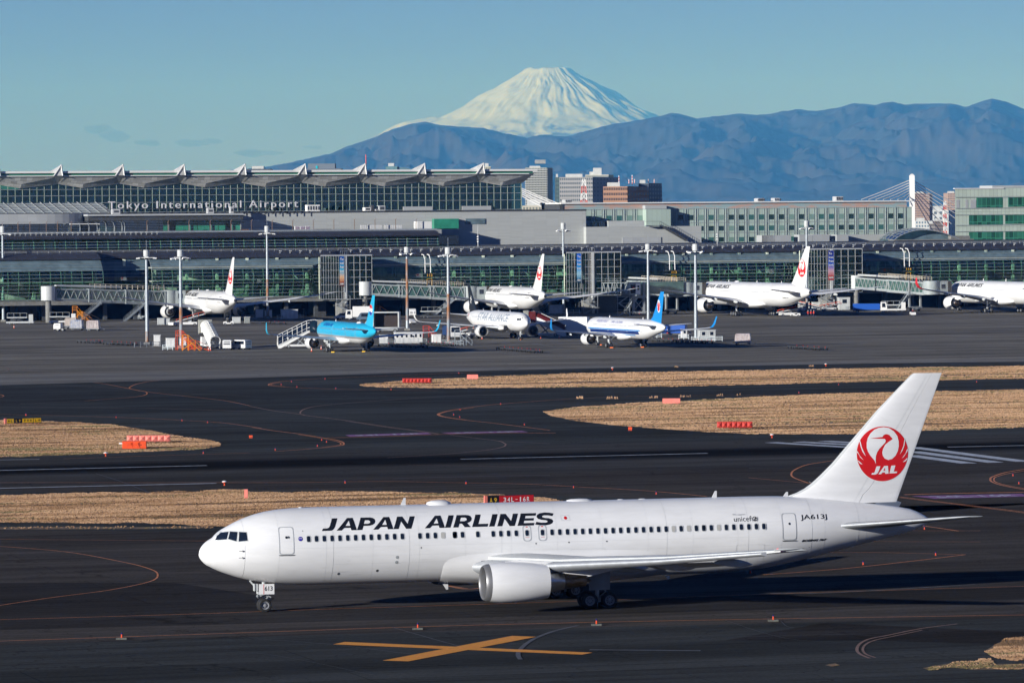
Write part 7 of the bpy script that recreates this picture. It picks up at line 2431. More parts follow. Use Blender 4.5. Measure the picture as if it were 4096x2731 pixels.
r77, f77 = make_airliner(dict(label="long white airliner with AIRLINES titles and red crane tail at the right gate", loc=loc_, rz=rz_, hull=H77, n=44, group="airliners parked on the apron", fairing=(22.5, 47.5, 2.0, 4.6, 3.1),
 wing=[(24.0, 2.4, 3.7, 14.2, .12, 2), (25.8, 3.2, 3.8, 12.8, .12, 2), (32.0, 10.0, 4.7, 8.0, .10, 1), (42.5, 25.0, 6.6, 3.9, .09, 0), (45.4, 29.0, 7.1, 2.8, .08, 0), (49.3, 32.4, 7.6, .6, .08, 0)],
 fairings=[(6.8, 4.6, .5), (13.5, 4.2, .45), (20.0, 3.6, .38)],
 stab=[(62.3, 1.2, 6.5, 7.0, .09, 0), (70.2, 10.7, 7.5, 2.3, .09, 0)], stab_mat=PWING, wing_mat=PWING,
 engines=[(23.2, 9.9, 2.75, 5.6, 1.95, 2.3, "plain", [(24.8, 4.4, 4.7, .08), (27.0, 4.0, 4.8, .3), (30.0, 3.6, 4.8, .3), (33.5, 4.1, 4.6, .08)])],
 fin=FIN77, rudder=.68, nose_gear=(5.9, .55, .4, .7), main_gear=(37.1, 5.5, .67, .5, [-1.45, 0, 1.45], 1.4, 3.4), tail_mat=DARKG,
 doors=[(6.7, 7.8, 5.2, 7.2), (18.4, 19.5, 5.2, 7.2), (29.5, 30.6, 5.2, 7.2), (47.0, 48.1, 5.2, 7.2), (60.0, 61.1, 5.3, 7.2)], cabin_rows=[(9, 17.8, 6.42, .53, .2, .3), (20.2, 28.8, 6.42, .53, .2, .3), (31.5, 46.2, 6.44, .53, .2, .3), (49.0, 59.4, 6.46, .53, .2, .3)],
 crane=(67.7, 12.9, 2.35), domes=[(25.0, 8.83, 2.4, .35, .55), (14.0, 8.82, .6, .1, .2), (45.0, 8.85, .8, .1, .2)], blades=[(19.0, 8.86, .5, 1), (38.0, 8.86, .5, 1), (54.0, 8.86, .5, 1)], texts=[("JA736J", 62.6, 64.8, 6.7, 7.05, .01, 0, NAVYT, None, 0), ("BOEING 777", 60.9, 63.6, 5.0, 5.22, .04, .3, NAVYT, None, 0)]))
jal_titles(r77, H77, 9.0, 25.5, 7.15, 8.05)
H35 = Hull(66.6, 2.98, 5.35, 3.02)
loc_, rz_ = place(4020, 1250, 19.5, 33.6)
r35, f35 = make_airliner(dict(wing_mat=PWING, stab_mat=PWING, label="white airliner with full JAPAN AIRLINES titles cut by the right picture edge", loc=loc_, rz=rz_, hull=H35, n=44, group="airliners parked on the apron", fairing=(19.5, 43.0, 1.9, 4.5, 3.1),
 wing=[(21.0, 2.4, 3.5, 12.6, .12, 2), (22.6, 3.1, 3.6, 11.4, .12, 2), (29.0, 10.6, 4.6, 7.0, .10, 1), (39.6, 25.0, 6.3, 3.6, .09, 0), (42.6, 28.9, 6.8, 2.7, .08, 0)],
 winglet=[(42.6, 28.9, 6.8, 2.7, .08, 0), (44.1, 30.6, 7.3, 2.2, .08, 0), (45.6, 31.8, 8.4, 1.6, .08, 0), (47.2, 32.3, 9.9, .6, .08, 0)], winglet_mat=mat("winglet_red", (.75, .04, .05), .35),
 fairings=[(7.0, 4.4, .5), (14.0, 4.0, .42), (20.5, 3.4, .36)],
 stab=[(56.5, 1.2, 6.0, 6.4, .09, 0), (63.5, 9.9, 7.0, 2.2, .09, 0)],
 engines=[(20.3, 10.5, 2.6, 4.9, 1.85, 1.8, "plain", [(22, 4.2, 4.4, .08), (24, 3.8, 4.6, .28), (26.8, 3.4, 4.6, .28), (30.2, 3.9, 4.5, .08)])],
 fin=[(7.6, 53.5, 63.0), (8.4, 55.3, 63.3), (16.8, 62.7, 65.2)], rudder=.68, nose_gear=(4.8, .52, .38, .68), main_gear=(33.6, 5.3, .68, .5, [-.9, .9], 1.75, 3.4),
 doors=[(6.5, 7.6, 4.9, 6.9), (18.5, 19.6, 4.9, 6.9), (40.2, 41.3, 4.9, 6.9)], cabin_rows=[(8.6, 17.9, 6.12, .53, .2, .3), (20.4, 39.5, 6.14, .53, .2, .3)], crane=(60.8, 12.3, 2.2),
 blades=[(20.0, 8.4, .6, 1), (34.0, 8.4, .7, 1)], cockpit=[[(1.0, 5.9), (1.9, 5.9), (2.5, 6.6), (1.7, 6.6)], [(2.0, 5.88), (3.2, 5.95), (3.2, 6.5), (2.6, 6.6)]]))
titles(r35, lambda x, z, o=.012: (x, H35.y(x, z, o, -1), z), 7.2, 24.5, 6.75, 7.65, 0.0, NAVYT, WHITE)
# ------------------------------------------------------------------ light masts
RUST = mat("rust_streaked_steel", (0.26, 0.30, 0.33), 0.7, col2=(0.30, 0.13, 0.05), vs=.9, stretch=(1, 1, .35), lo=.38, hi=.58)
def light_pole(bx, by, ty, label, rust=None, heads=4, turn=0.3):
 g = G(bx, by)
 h = at(bx, ty, g.y).z
 t = thing("light_mast", label, "light mast", g, 0, "floodlight masts on the apron")
 r0, r1 = .42, .26
 zs = [0, h * .3, h * .6, h * .93]
 def seg(z0, z1, m, nm):
  MB().use(m).tube([(0, 0, z0), (0, 0, z1)], [r0 + (r1 - r0) * z0 / h, r0 + (r1 - r0) * z1 / h], 14).build(nm, t, smooth=True)
 lo, hi = rust if rust else (0, 0)
 if rust:
  if lo > 0:
   seg(0, h * lo, GALV, "mast_tube")
  seg(h * lo, h * hi, RUST, "rusty_mast_tube"); seg(h * hi, h * .93, GALV, "mast_tube")
 else:
  seg(0, h * .93, GALV, "mast_tube")
 MB().use(CONC).rbox(-.7, .7, -.7, .7, 0, .6, .08).build("footing", t)
 mb = MB().use(GREYW).lathe([(h * .93, .1), (h * .93, .62), (h * .935, .66), (h, .66), (h + .02, .1)], (0, 0, 0), 'z', 18, True, True)
 mb.build("lamp_drum", t, smooth=True, angle=40)
 MB().use(GALV).tube([(0, 0, h), (0, 0, h + 2.1)], .04, 5).build("lightning_rod", t)
 mb = MB().use(GREYW)
 zr = h * .915
 mb.box(-1.8, 1.8, -.08, .08, zr, zr + .14).box(-.08, .08, -1.5, 1.5, zr, zr + .14)
 mb.build("cross_arm", t)
 for i in range(heads):
  a = turn + 2 * math.pi * i / heads
  x, y = 1.75 * math.cos(a), 1.4 * math.sin(a)
  M = Matrix.Translation((x, y, zr - .05)) @ Matrix.Rotation(a, 4, 'Z') @ Matrix.Rotation(R(-28 if i % 2 else 8), 4, 'Y')
  MB().use(BRIGHTW).box(-.35, .45, -.38, .38, -.12, .14, M).use(DARKG).box(-.30, .40, -.33, .33, -.16, -.122, M).build("floodlight", t)
light_pole(14, 1287, 905, "floodlight mast at the left picture edge", turn=.2)
light_pole(589, 1378, 1000, "left mast of the pair nearest the tarmac stairs, rust stained foot", rust=(.0, .14), turn=.1)
light_pole(725, 1393, 1000, "mast beside the orange step stand, rusty lower half", rust=(.1, .42), turn=.5)
light_pole(1071, 1273, 904, "tall mast behind the wing of the left gate airliner", rust=(0, .42), turn=.2)
light_pole(1630, 1322, 988, "mast behind the sky blue airliner with rust along most of its height", rust=(.12, .86), turn=.8)
light_pole(1795, 1376, 990, "mast in front of the black tail with a brown lower half", rust=(.0, .52), turn=.4)
light_pole(2255, 1252, 892, "tall mast left of the middle stair tower", turn=.6)
light_pole(2594, 1310, 976, "mast rising behind the blue-banded airliner", turn=.25)
light_pole(2784, 1361.5, 976, "mast beside the twin-window cabin", turn=.9)
light_pole(3228, 1248, 883, "tall mast at the tail of the right gate airliner", rust=(0, .15), turn=.55)

# ------------------------------------------------------------------ jet bridges
WARM = mat("pale_bridge_paint", (0.34, 0.38, 0.38), 0.5, var=.12, vs=.7)
BGLASS = mat("bridge_side_glass", (0.035, 0.08, 0.075), 0.15, spec=.6, col2=(.08, .15, .13), vs=.5)
RAIL = mat("cream_rail", (.62, .55, .44), .6)
def bridge(label, p0, p1, zf0, zf1, cab_dir, rotunda=True, lift=.82, stairs=(.42, .80), cab=True, mods=3):
 "p0: rotunda on the ground, p1: where the tunnel meets the cab"
 d = (p1 - p0); L = d.length; rz = math.atan2(d.y, d.x)
 t = thing("jet_bridge", label, "jet bridge", p0, rz, "passenger boarding bridges")
 sl = (zf1 - zf0) / L
 if rotunda:
  MB().use(GREYW).lathe([(zf0 - .4, .1), (zf0 - .4, 1.9), (zf0 + 3.3, 1.9), (zf0 + 3.4, .1)], (0, 0, 0), 'z', 24, True, True).build("rotunda", t, smooth=True, angle=40)
  MB().use(CONC).tube([(0, 0, 0), (0, 0, zf0 - .4)], .75, 16).build("rotunda_column", t, smooth=True, angle=40)
 x = 1.5 if rotunda else 0
 for k in range(mods):
  x1 = 1.5 + (L - 1.5) * (k + 1) / mods
  w = 1.25 + .16 * k
  hh = 2.7 + .28 * k
  z0, z1 = zf0 + sl * x - .12 * k, zf0 + sl * x1 - .12 * k
  def ring(xx, z, e=0): return [(xx, -w + e, z), (xx, w - e, z), (xx, w - e, z + hh), (xx, -w + e, z + hh)]
  mod = MB().use(BGLASS).loft([ring(x, z0, .12), ring(x1, z1, .12)]).build("tunnel_glazing", t)
  mb = MB().use(WARM)
  for s_ in (-1, 1):
   mb.bar((x, s_ * w, z0 + .1), (x1, s_ * w, z1 + .1), .24, .34)
   mb.bar((x, s_ * w, z0 + hh - .1), (x1, s_ * w, z1 + hh - .1), .24, .28)
   n = max(3, int((x1 - x) / 2.0))
   for i in range(n):
    a0, a1 = x + (x1 - x) * i / n, x + (x1 - x) * (i + 1) / n
    za, zb = z0 + (z1 - z0) * i / n, z0 + (z1 - z0) * (i + 1) / n
    am, zm = (a0 + a1) / 2, (za + zb) / 2
    mb.bar((a0, s_ * w, za + .2), (am, s_ * w, zm + hh - .2), .13)
    mb.bar((am, s_ * w, zm + hh - .2), (a1, s_ * w, zb + .2), .13)
   for xx, z in ((x + .15, z0), (x1 - .15, z1)):
    mb.box(xx - .16, xx + .16, s_ * w - .15, s_ * w + .15, z - .3, z + hh + .12)
  mb.build("tunnel_truss", mod)
  MB().use(WARM).loft([[(x - .05, -w - .1, z0 + hh), (x - .05, w + .1, z0 + hh), (x - .05, w + .1, z0 + hh + .12), (x - .05, -w - .1, z0 + hh + .12)], [(x1 + .05, -w - .1, z1 + hh), (x1 + .05, w + .1, z1 + hh), (x1 + .05, w + .1, z1 + hh + .12), (x1 + .05, -w - .1, z1 + hh + .12)]]).build("tunnel_roof", mod)
  MB().use(MIDG).loft([ring(x, z0 - .42)[:2] + [(x, w, z0 - .03), (x, -w, z0 - .03)], ring(x1, z1 - .42)[:2] + [(x1, w, z1 - .03), (x1, -w, z1 - .03)]]).build("floor_beam", mod)
  x = x1 - 1.2
 zt = zf0 + sl * L
 # pipes and rails on the roof
 mb = MB().use(GREYW)
 for y in (-.5, .1):
  mb.tube([(2, y, zf0 + sl * 2 + 3.5), (L * .62, y, zf0 + sl * L * .62 + 3.75)], .28, 8)
 mb.build("roof_ducts", t)
 mb = MB().use(RAIL)
 xs = L * .38
 for s_ in (-1, 1):
  for hgt in (.55, 1.05):
   mb.bar((xs, s_ * 1.45, zf0 + sl * xs + 3.35 + hgt), (L - .4, s_ * 1.45, zt + 3.35 + hgt), .07)
  for i in range(14):
   xx = xs + (L - .4 - xs) * i / 13
   mb.bar((xx, s_ * 1.45, zf0 + sl * xx + 3.3), (xx, s_ * 1.45, zf0 + sl * xx + 4.42), .07)
 mb.build("roof_rail", t)
 mb = MB().use(DARKG)
 for xx in (L * .70, L - 1.5, L + .5):
  mb.tube([(xx, .4, zt + 3.3), (xx, .4, zt + 5.0)], .14, 8)
 mb.build("vent_pipes", t)
 # lifting columns and wheel bogie
 if lift:
  xl = L * lift; zl = zf0 + sl * xl
  mb = MB().use(MIDG)
  for s_ in (-1, 1):
   mb.box(xl - .25, xl + .25, s_ * 1.75 - .22, s_ * 1.75 + .22, .9, zl + 3.2)
  mb.box(xl - .35, xl + .35, -2.1, 2.1, zl - .9, zl - .5).box(xl - .5, xl + .5, -2.0, 2.0, .9, 1.3)
  mb.build("lift_column", t)
  for yy in (-1.2, 1.2):
   make_wheel(t, xl, yy, .55, .5, "bogie_wheel")
  MB().use(GALV).box(xl - 1.0, xl + 1.0, -1.0, 1.0, .45, .9).build("bogie_frame", t)
 for si, sx_ in enumerate(stairs):
  xa = L * sx_; za = zf0 + sl * xa - .4
  sgn = -1
  mb = MB().use(GALV)
  run = za * 1.35
  for y in (-2.2, -3.1):
   mb.bar((xa, y, za), (xa + sgn * run, y, 0), .1, .32)
   for k in range(7):
    tt = k / 6
    mb.bar((xa + sgn * run * tt, y, za * (1 - tt)), (xa + sgn * run * tt, y, za * (1 - tt) + 1.05), .05)
   for q in (.5, 1.05):
    mb.bar((xa, y, za + q), (xa + sgn * run, y, q), .05)
  for k in range(18):
   tt = (k + .5) / 18
   mb.cbox((xa + sgn * run * tt, -2.65, za * (1 - tt)), (.3, .9, .06))
  mb.box(xa - .2, xa + 1.3, -3.2, -1.5, za - .1, za)
  mb.build("service_stair", t)
 if cab:
  mb = MB().use(WARM).lathe([(zt - .35, .1), (zt - .35, 2.2), (zt + 3.35, 2.2), (zt + 3.45, .1)], (L + 1.7, 0, 0), 'z', 24, True, True)
  ct = mb.build("cab_turret", t, smooth=True, angle=40)
  M = Matrix.Translation((L + 1.7, 0, 0)) @ Matrix.Rotation(cab_dir - rz, 4, 'Z')
  MB().use(WARM).box(1.2, 4.2, -1.75, 1.75, zt - .3, zt + 3.2, M).build("cab", t)
  MB().use(PANE).box(2.2, 3.4, -1.80, -1.76, zt + 1.2, zt + 2.4, M).box(2.2, 3.4, 1.76, 1.80, zt + 1.2, zt + 2.4, M).build("cab_window", ct)
  mb = MB().use(mat("bellows_fabric", (.10, .09, .08), .8))
  for k in range(5):
   mb.box(4.2 + k * .26, 4.2 + k * .26 + .16, -1.85 + .02 * k, 1.85 - .02 * k, zt - .3, zt + 3.3, M)
  mb.build("bellows", ct)
 return t
def gplane(root_loc, rz, x, y): return Vector((root_loc.x + math.cos(rz) * x - math.sin(rz) * y, root_loc.y + math.sin(rz) * x + math.cos(rz) * y, 0))
def cab_for(px, py, psi, gx, door, w):
 l_, r_ = place(px, py, psi, gx)
 door_p = gplane(l_, r_, door, -w)
 outw = Vector((math.sin(r_), -math.cos(r_), 0))       # port side normal
 return door_p + outw * 5.5, math.atan2(-outw.y, -outw.x)
e, dr = cab_for(848, 1285, 16.5, 28.4, 7.1, 2.9)
bridge("jet bridge at the left gate with two stairs, reaching the first crane-tailed airliner", G(194, 1290), e, 6.2, 4.6, dr)
e, dr = cab_for(2064, 1266, 16.5, 28.4, 7.1, 2.9)
bridge("jet bridge between the left stair tower and the black-tailed airliner", tloc(ta((1461, 1240), -7.5), -7.5), e, 6.2, 4.6, dr, stairs=(.88,))
e, dr = cab_for(3022, 1262.6, 20.5, 37.1, 7.2, 3.1)
bridge("jet bridge with cream rails reaching the right gate airliner", G(2500, 1250), e, 6.2, 5.3, dr, rotunda=False, stairs=(.4,), mods=3)
e, dr = cab_for(4020, 1250, 24.5, 33.6, 7.0, 3.0)
bridge("rightmost jet bridge with short tunnel beside the right stair tower", tloc(ta((3426, 1230), -7.5), -7.5), e, 6.2, 5.0, dr, stairs=(.86,), mods=2)
# retracted bridge seen end on, with its white cab
g = G(2545, 1262)
t = thing("jet_bridge", "retracted jet bridge seen end on with an open white cab", "jet bridge", g, TA, "passenger boarding bridges")
k = g.y / FPX
def b3(u, v): return ((1700 + u / 2.351 - 2545) * k, at(2545, 1000 + v / 2.351, g.y).z)
x0, zt = b3(1895, 300); x1, zb = b3(2015, 420)
MB().use(WARM).box(x0, x1, -1.5, 1.8, zb, zt).build("cab", t)
mb = MB().use(BLACK).box(x0 + .5, x0 + 1.9, -1.55, -1.51, zb + .4, zt - .7)
mb.build("cab_opening", t)
MB().use(BRIGHTW).box(x0 + 1.95, x1 - .2, -1.6, -1.51, zb + .2, zt - .3).build("cab_door", t)
MB().use(PANE).box(x0 + 2.4, x0 + 2.9, -1.65, -1.61, zb + 1.3, zt - .9).build("door_window", t)
MB().use(RED).box(x0 + 1.0, x0 + 1.5, -1.6, -1.56, zb + 1.8, zb + 2.1).build("warning_plate", t)
xa, za = b3(1660, 300)
mb = MB().use(WARM)
for zq in (zt - .2, zb + .2):
 mb.bar((xa, 1.5, zq), (x0, -.5, zq), .22)
for i in range(6):
 mb.bar((xa + (x0 - xa) * i / 6, 1.5 - 2 * i / 6, zb + .2), (xa + (x0 - xa) * (i + .5) / 6, 1.3 - 2 * i / 6, zt - .2), .14).bar((xa + (x0 - xa) * (i + .5) / 6, 1.3 - 2 * i / 6, zt - .2), (xa + (x0 - xa) * (i + 1) / 6, 1.2 - 2 * i / 6, zb + .2), .14)
mb.build("tunnel_truss", t)
MB().use(BGLASS).box(x1, x1 + 14, 3, 5.8, zb, zt - .1).build("tunnel_glazing", t)
mb = MB().use(MIDG)
for xx in (-.8, 2.2):
 mb.box(xx - .3, xx + .3, -.3, .3, .9, zt)
mb.box(-1.6, 3.0, -.5, .5, zb - .9, zb - .3).bar((-.8, 0, 1.2), (2.2, 0, zb - 1), .2).bar((2.2, 0, 1.2), (-.8, 0, zb - 1), .2).box(-2.2, 3.8, -.9, .9, .6, 1.1)
mb.build("lift_column", t)
for xx in (-1.4, 2.8):
 make_wheel(t, xx, -.9, .5, .45, "bogie_wheel")
mb = MB().use(WARM)
for i in range(10):
 mb.bar((xa + (x1 - xa) * i / 9, -1.4, zt), (xa + (x1 - xa) * i / 9, -1.4, zt + 1), .06)
mb.bar((xa, -1.4, zt + 1), (x1, -1.4, zt + 1), .06)
mb.build("roof_rail", t)
mb = MB().use(MIDG)
for k_ in range(3):
 mb.bar((-5.5 + k_ % 2 * 2.6, -1.5, k_ * 1.7), (-2.9 - k_ % 2 * 2.6, -1.5, k_ * 1.7 + 1.7), .1, .3)
 mb.box(-6.0, -2.6, -2.0, -1.0, k_ * 1.7 + 1.62, k_ * 1.7 + 1.7)
 mb.bar((-5.8, -2, k_ * 1.7 + 2.6), (-2.7, -2, k_ * 1.7 + 2.6), .05)
for xx in (-6, -2.6):
 mb.box(xx - .06, xx + .06, -2.0, -1.9, 0, 6.2)
mb.build("service_stair", t)

# ------------------------------------------------------------------ ground vehicles and equipment
SEATM = mat("dark_trim", (.02, .02, .022), .6)
HEADL = mat("headlamp_glass", (.65, .65, .62), .15)
BLUEV = mat("blue_vehicle_paint", (.015, .09, .42), .35, coat=.2)
DBLUE = mat("slate_blue_van_paint", (.10, .14, .19), .35, coat=.2)
WHV = mat("white_vehicle_paint", (.74, .74, .73), .35, coat=.2)
def vehicle(name, label, cat, px, py, rz, L, W, H_, paint, kind="van", body=None, group=None, bh=None):
 "x forward; kinds: van, car, cabover (with a body on the back)"
 t = thing(name, label, cat, G(px, py), rz, group)
 r = .34 if kind != "cabover" else .45
 def sil(pts, w0, w1, m, nm, par=t):
  n = len(pts)
  mb = MB().use(m)
  zc = max(p[1] for p in pts)
  rings = []
  for yy, s_ in ((-W / 2, .97), (-W / 2 * .92, 1), (W / 2 * .92, 1), (W / 2, .97)):
   rings.append([(x, yy, (z - .5) * s_ + .5) for x, z in pts])
  mb.loft(rings)
  return mb.build(nm, par, smooth=True, angle=30)
 f, b = L / 2, -L / 2
 if kind == "van":
  bo = sil([(b, .35), (f - .05, .35), (f, .9), (f - .35, 1.05), (f - .95, H_ - .12), (f - 1.3, H_), (b + .15, H_), (b, H_ - .5)], 0, 0, paint, "body")
  MB().use(PANE).add([(f - .37, -W * .40, 1.10), (f - .37, W * .40, 1.10), (f - .93, W * .38, H_ - .2), (f - .93, -W * .38, H_ - .2)], [(0, 1, 2, 3)]).build("windshield", t)
  for s_ in (-1, 1):
   MB().use(PANE).quad((f - 1.15, s_ * (W / 2 + .012), 1.1), (b + .4, s_ * (W / 2 + .012), 1.1), (b + .4, s_ * (W / 2 + .012), H_ - .25), (f - 1.3, s_ * (W / 2 + .012), H_ - .25)).build("side_window", t)
  MB().use(PANE).quad((b - .012, -W * .4, 1.1), (b - .012, W * .4, 1.1), (b + .02, W * .38, H_ - .3), (b + .02, -W * .38, H_ - .3)).build("rear_window", t)
 elif kind == "car":
  bo = sil([(b, .35), (f, .35), (f, .75), (f - .9, .95), (f - 1.6, H_ - .05), (f - 1.9, H_), (b + .7, H_), (b + .1, 1.0)], 0, 0, paint, "body")
  MB().use(PANE).add([(f - .95, -W * .40, .98), (f - .95, W * .40, .98), (f - 1.58, W * .36, H_ - .1), (f - 1.58, -W * .36, H_ - .1)], [(0, 1, 2, 3)]).build("windshield", t)
  for s_ in (-1, 1):
   MB().use(PANE).quad((f - 1.2, s_ * (W / 2 + .012), 1.0), (b + .5, s_ * (W / 2 + .012), 1.0), (b + .8, s_ * (W / 2 + .012), H_ - .12), (f - 1.7, s_ * (W / 2 + .012), H_ - .12)).build("side_window", t)
 else:
  cl = 1.75
  bo = sil([(f - cl, .55), (f, .55), (f, 1.5), (f - .22, H_), (f - cl, H_)], 0, 0, paint, "cab")
  MB().use(PANE).add([(f + .012, -W * .42, 1.55), (f + .012, W * .42, 1.55), (f - .19, W * .40, H_ - .2), (f - .19, -W * .40, H_ - .2)], [(0, 1, 2, 3)]).build("windshield", t)
  for s_ in (-1, 1):
   MB().use(PANE).quad((f - .35, s_ * (W / 2 + .012), 1.5), (f - 1.35, s_ * (W / 2 + .012), 1.5), (f - 1.35, s_ * (W / 2 + .012), H_ - .3), (f - .5, s_ * (W / 2 + .012), H_ - .3)).build("side_window", t)
  MB().use(DARKG).box(b, f - .3, -W * .35, W * .35, .5, .8).build("chassis", t)
  if body:
   MB().use(body).rbox(b, f - cl - .12, -W / 2 - .05, W / 2 + .05, .85, bh or H_ + .3, .05).build("cargo_box", t)
 MB().use(DARKG).box(f - .08, f + .06, -W * .46, W * .46, .3, .52).build("bumper", t)
 for s_ in (-1, 1):
  MB().use(HEADL).box(f - .06, f + .03, s_ * W * .36 - .14, s_ * W * .36 + .14, .62, .80).build("headlight", t)
  for xx in ((f - .85, b + .75) if kind != "cabover" else (f - 1.0, b + 1.2)):
   make_wheel(t, xx, s_ * (W / 2 - .14), r, .22)
 return t

def wrapped_load(label, px, py, rz, m, L=3.2, W=2.4, H_=1.9):
 t = thing("cargo_dolly", label, "cargo dolly", G(px, py), rz, "cargo loads on dollies")
 mb = MB().use(MIDG).box(-L / 2, L / 2, -W / 2, W / 2, .45, .58).bar((L / 2, 0, .45), (L / 2 + 1.1, 0, .35), .1)
 mb.build("deck", t)
 for x in (-L * .36, L * .36):
  for y in (-1, 1):
   make_wheel(t, x, y * W * .42, .24, .16)
 mb = MB().use(m)
 n = 9
 rings = []
 rr = random.Random(int(px))
 for z, s_ in ((.6, .98), (.9, 1.0), (1.5, .99), (.6 + H_ * .8, .96), (.6 + H_, .86)):
  rg = []
  for k in range(4 * n):
   side, q = divmod(k, n)
   u = -1 + 2 * q / n
   x, y = [(u, -1), (1, u), (-u, 1), (-1, -u)][side]
   rg.append((x * L / 2 * s_ * .96 * (1 + rr.uniform(-.03, .02)), y * W / 2 * s_ * .96 * (1 + rr.uniform(-.03, .02)), z + rr.uniform(-.05, .05) * (z > .7)))
  rings.append(rg)
 mb.loft(rings)
 mb.build("wrapped_cargo", t)
 mb = MB().use(mat("net_strap", (.55, .52, .48), .7))
 for k in range(6):
  x = -L * .42 + L * .84 * k / 5
  mb.bar((x, -W / 2 * .985, .6), (x, -W / 2 * .97, .55 + H_), .05)
 for k in range(4):
  mb.bar((-L * .47, -W / 2 * .99, .8 + k * .42), (L * .47, -W / 2 * .99, .8 + k * .42), .05)
 mb.build("cargo_net", t)
 return t
WR1 = mat("blue_wrap", (.22, .28, .42), .3, col2=(.48, .48, .52), vs=2.2)
WR2 = mat("clear_wrap", (.50, .46, .46), .3, col2=(.35, .26, .28), vs=2.6)
WR3 = mat("brown_wrap", (.34, .28, .24), .5, col2=(.46, .40, .38), vs=2)

def dolly_row(label, p0, p1, n, red=True):
 "a row of empty container dollies standing end to end"
 a, b = G(*p0), G(*p1)
 base = None
 for i in range(n):
  p = a.lerp(b, (i + .5) / n)
  rz = math.atan2(b.y - a.y, b.x - a.x) + (.04 if i % 2 else -.05)
  lb = label % ("leftmost" if i == 0 else ("rightmost" if i == n - 1 else ["", "second", "third", "fourth", "fifth", "sixth", "seventh", "eighth", "ninth", "tenth", "eleventh", "twelfth"][i]))
  if base is None:
   t = thing("empty_dolly", lb, "baggage dolly", p, rz, "empty dollies in rows")
   mb = MB().use(DARKG)
   mb.box(-1.3, 1.3, -1.0, -.9, .42, .52).box(-1.3, 1.3, .9, 1.0, .42, .52).box(-1.3, -1.2, -1, 1, .42, .52).box(1.2, 1.3, -1, 1, .42, .52)
   for k in range(5):
    mb.box(-1.0 + k * .5, -.92 + k * .5, -.9, .9, .47, .55)
   mb.bar((1.3, 0, .45), (2.0, 0, .5), .08)
   mb.build("frame", t)
   MB().use(REDO).bar((2.0, 0, .48), (1.95, 0, .85), .07).box(-1.32, -1.24, -.3, .3, .42, .52).build("tow_bar", t)
   for x in (-.9, .9):
    for y in (-.85, .85):
     MB().use(RUBBER).lathe([(-.08, .02), (-.08, .22), (.08, .22), (.08, .02)], (x, y, .22), 'y', 12).build("wheel", t, smooth=True)
   base = t
  else:
   dup(base, p, rz, lb)
dolly_row("%s dolly of the short row at far left apron", CA(760, 872), CA(945, 880), 5)
dolly_row("%s dolly of the row left of the first mast", CA(1000, 888), CA(1260, 900), 6)
dolly_row("%s dolly of the row in the open before the facing airliner", CC(705, 938), CC(1075, 970), 9)
dolly_row("%s dolly of the separate row at right apron", CD(1560, 925), CD(1870, 945), 6)
dolly_row("%s dolly in the shade beneath the sky blue wing", CB(1480, 905), CB(1870, 922), 9)
dolly_row("%s dolly in the row beside the brown masted fence", CB(1870, 888), CB(2140, 908), 7)
dolly_row("%s dolly in the shade behind the blue tail", CD(290, 862), CD(790, 878), 11)
dolly_row("%s dolly in the row below the crane tail's wing tip", CB(375, 692), CB(550, 702), 4)

def cone(px, py, label):
 t = thing("traffic_cone", label, "traffic cone", G(px, py), 0, "red and white traffic cones")
 MB().use(ORANGE).lathe([(.03, .16), (.28, .11)], (0, 0, 0), 'z', 10).lathe([(.48, .07), (.72, .03), (.74, .01)], (0, 0, 0), 'z', 10).build("cone_body", t)
 MB().use(BRIGHTW).lathe([(.28, .112), (.48, .072)], (0, 0, 0), 'z', 10).build("white_band", t)
 MB().use(BLACK).box(-.2, .2, -.2, .2, 0, .04).build("base", t)
 t.scale = (1.1, 1.1, 1.1)
for (f, u, v, lb) in ((CA, 132, 735, "cone alone on the tarmac at far left"), (CA, 1962, 948, "left cone of the pair by the covered stairs"), (CA, 1980, 946, "right cone of the pair by the covered stairs"), (CB, 815, 955, "cone beside the sky blue airliner's engine"), (CC, 537, 838, "cone under the facing airliner's left engine"), (CC, 1088, 832, "cone by the front wheel of the stair truck"), (CC, 1262, 832, "cone at the foot of the red stairs"), (CB, 1598, 648, "cone near the catering trailer"), (CB, 1570, 645, "shorter cone left of the trailer cone"), (CD, 148, 603, "cone near the retracted bridge"), (CD, 138, 600, "cone just left of the retracted bridge cone"), (CB, 905, 935, "cone between the engine and gear of the sky blue airliner")):
 cone(*f(u, v), lb)

def cabinet(label, f, u0, u1, v0, v1, depth=2.4, rz=None, m=None, doors=2, windows=0, grp="equipment cabins by the masts", name="equipment_cabin"):
 a, b = G(*f(u0, v1)), G(*f(u1, v1))
 w = (b.x - a.x); h = at(*f(u0, v0), a.y).z
 t = thing(name, label, "cabin", ((a.x + b.x) / 2, a.y + .3, 0), TA * .4 if rz is None else rz, grp)
 MB().use(m or WHV).rbox(-w / 2, w / 2, 0, depth, .12, h, .05).build("body", t)
 MB().use(CONC).box(-w / 2 - .1, w / 2 + .1, -.1, depth + .1, 0, .115).build("base", t)
 MB().use(GREYW).box(-w / 2 - .08, w / 2 + .08, -.08, depth + .08, h, h + .08).build("roof", t)
 for k in range(doors):
  c = -w / 2 + w * (k + .5) / doors; dw = w / doors * .40
  mb = MB().use(MIDG).box(c - dw, c + dw, -.02, -.003, .25, .29).box(c - dw, c + dw, -.02, -.003, h - .3, h - .26).box(c - dw, c - dw + .03, -.02, -.003, .25, h - .26).box(c + dw - .03, c + dw, -.02, -.003, .25, h - .26)
  mb.build("door_seam", t)
  if k < windows:
   MB().use(PANE).box(c - dw * .5, c + dw * .5, -.03, -.004, h * .55, h * .85).build("window", t)
 return t
cabinet("tall narrow pale cabinet beside the first mast", CA, 1448, 1508, 800, 905, 1.2, doors=1)
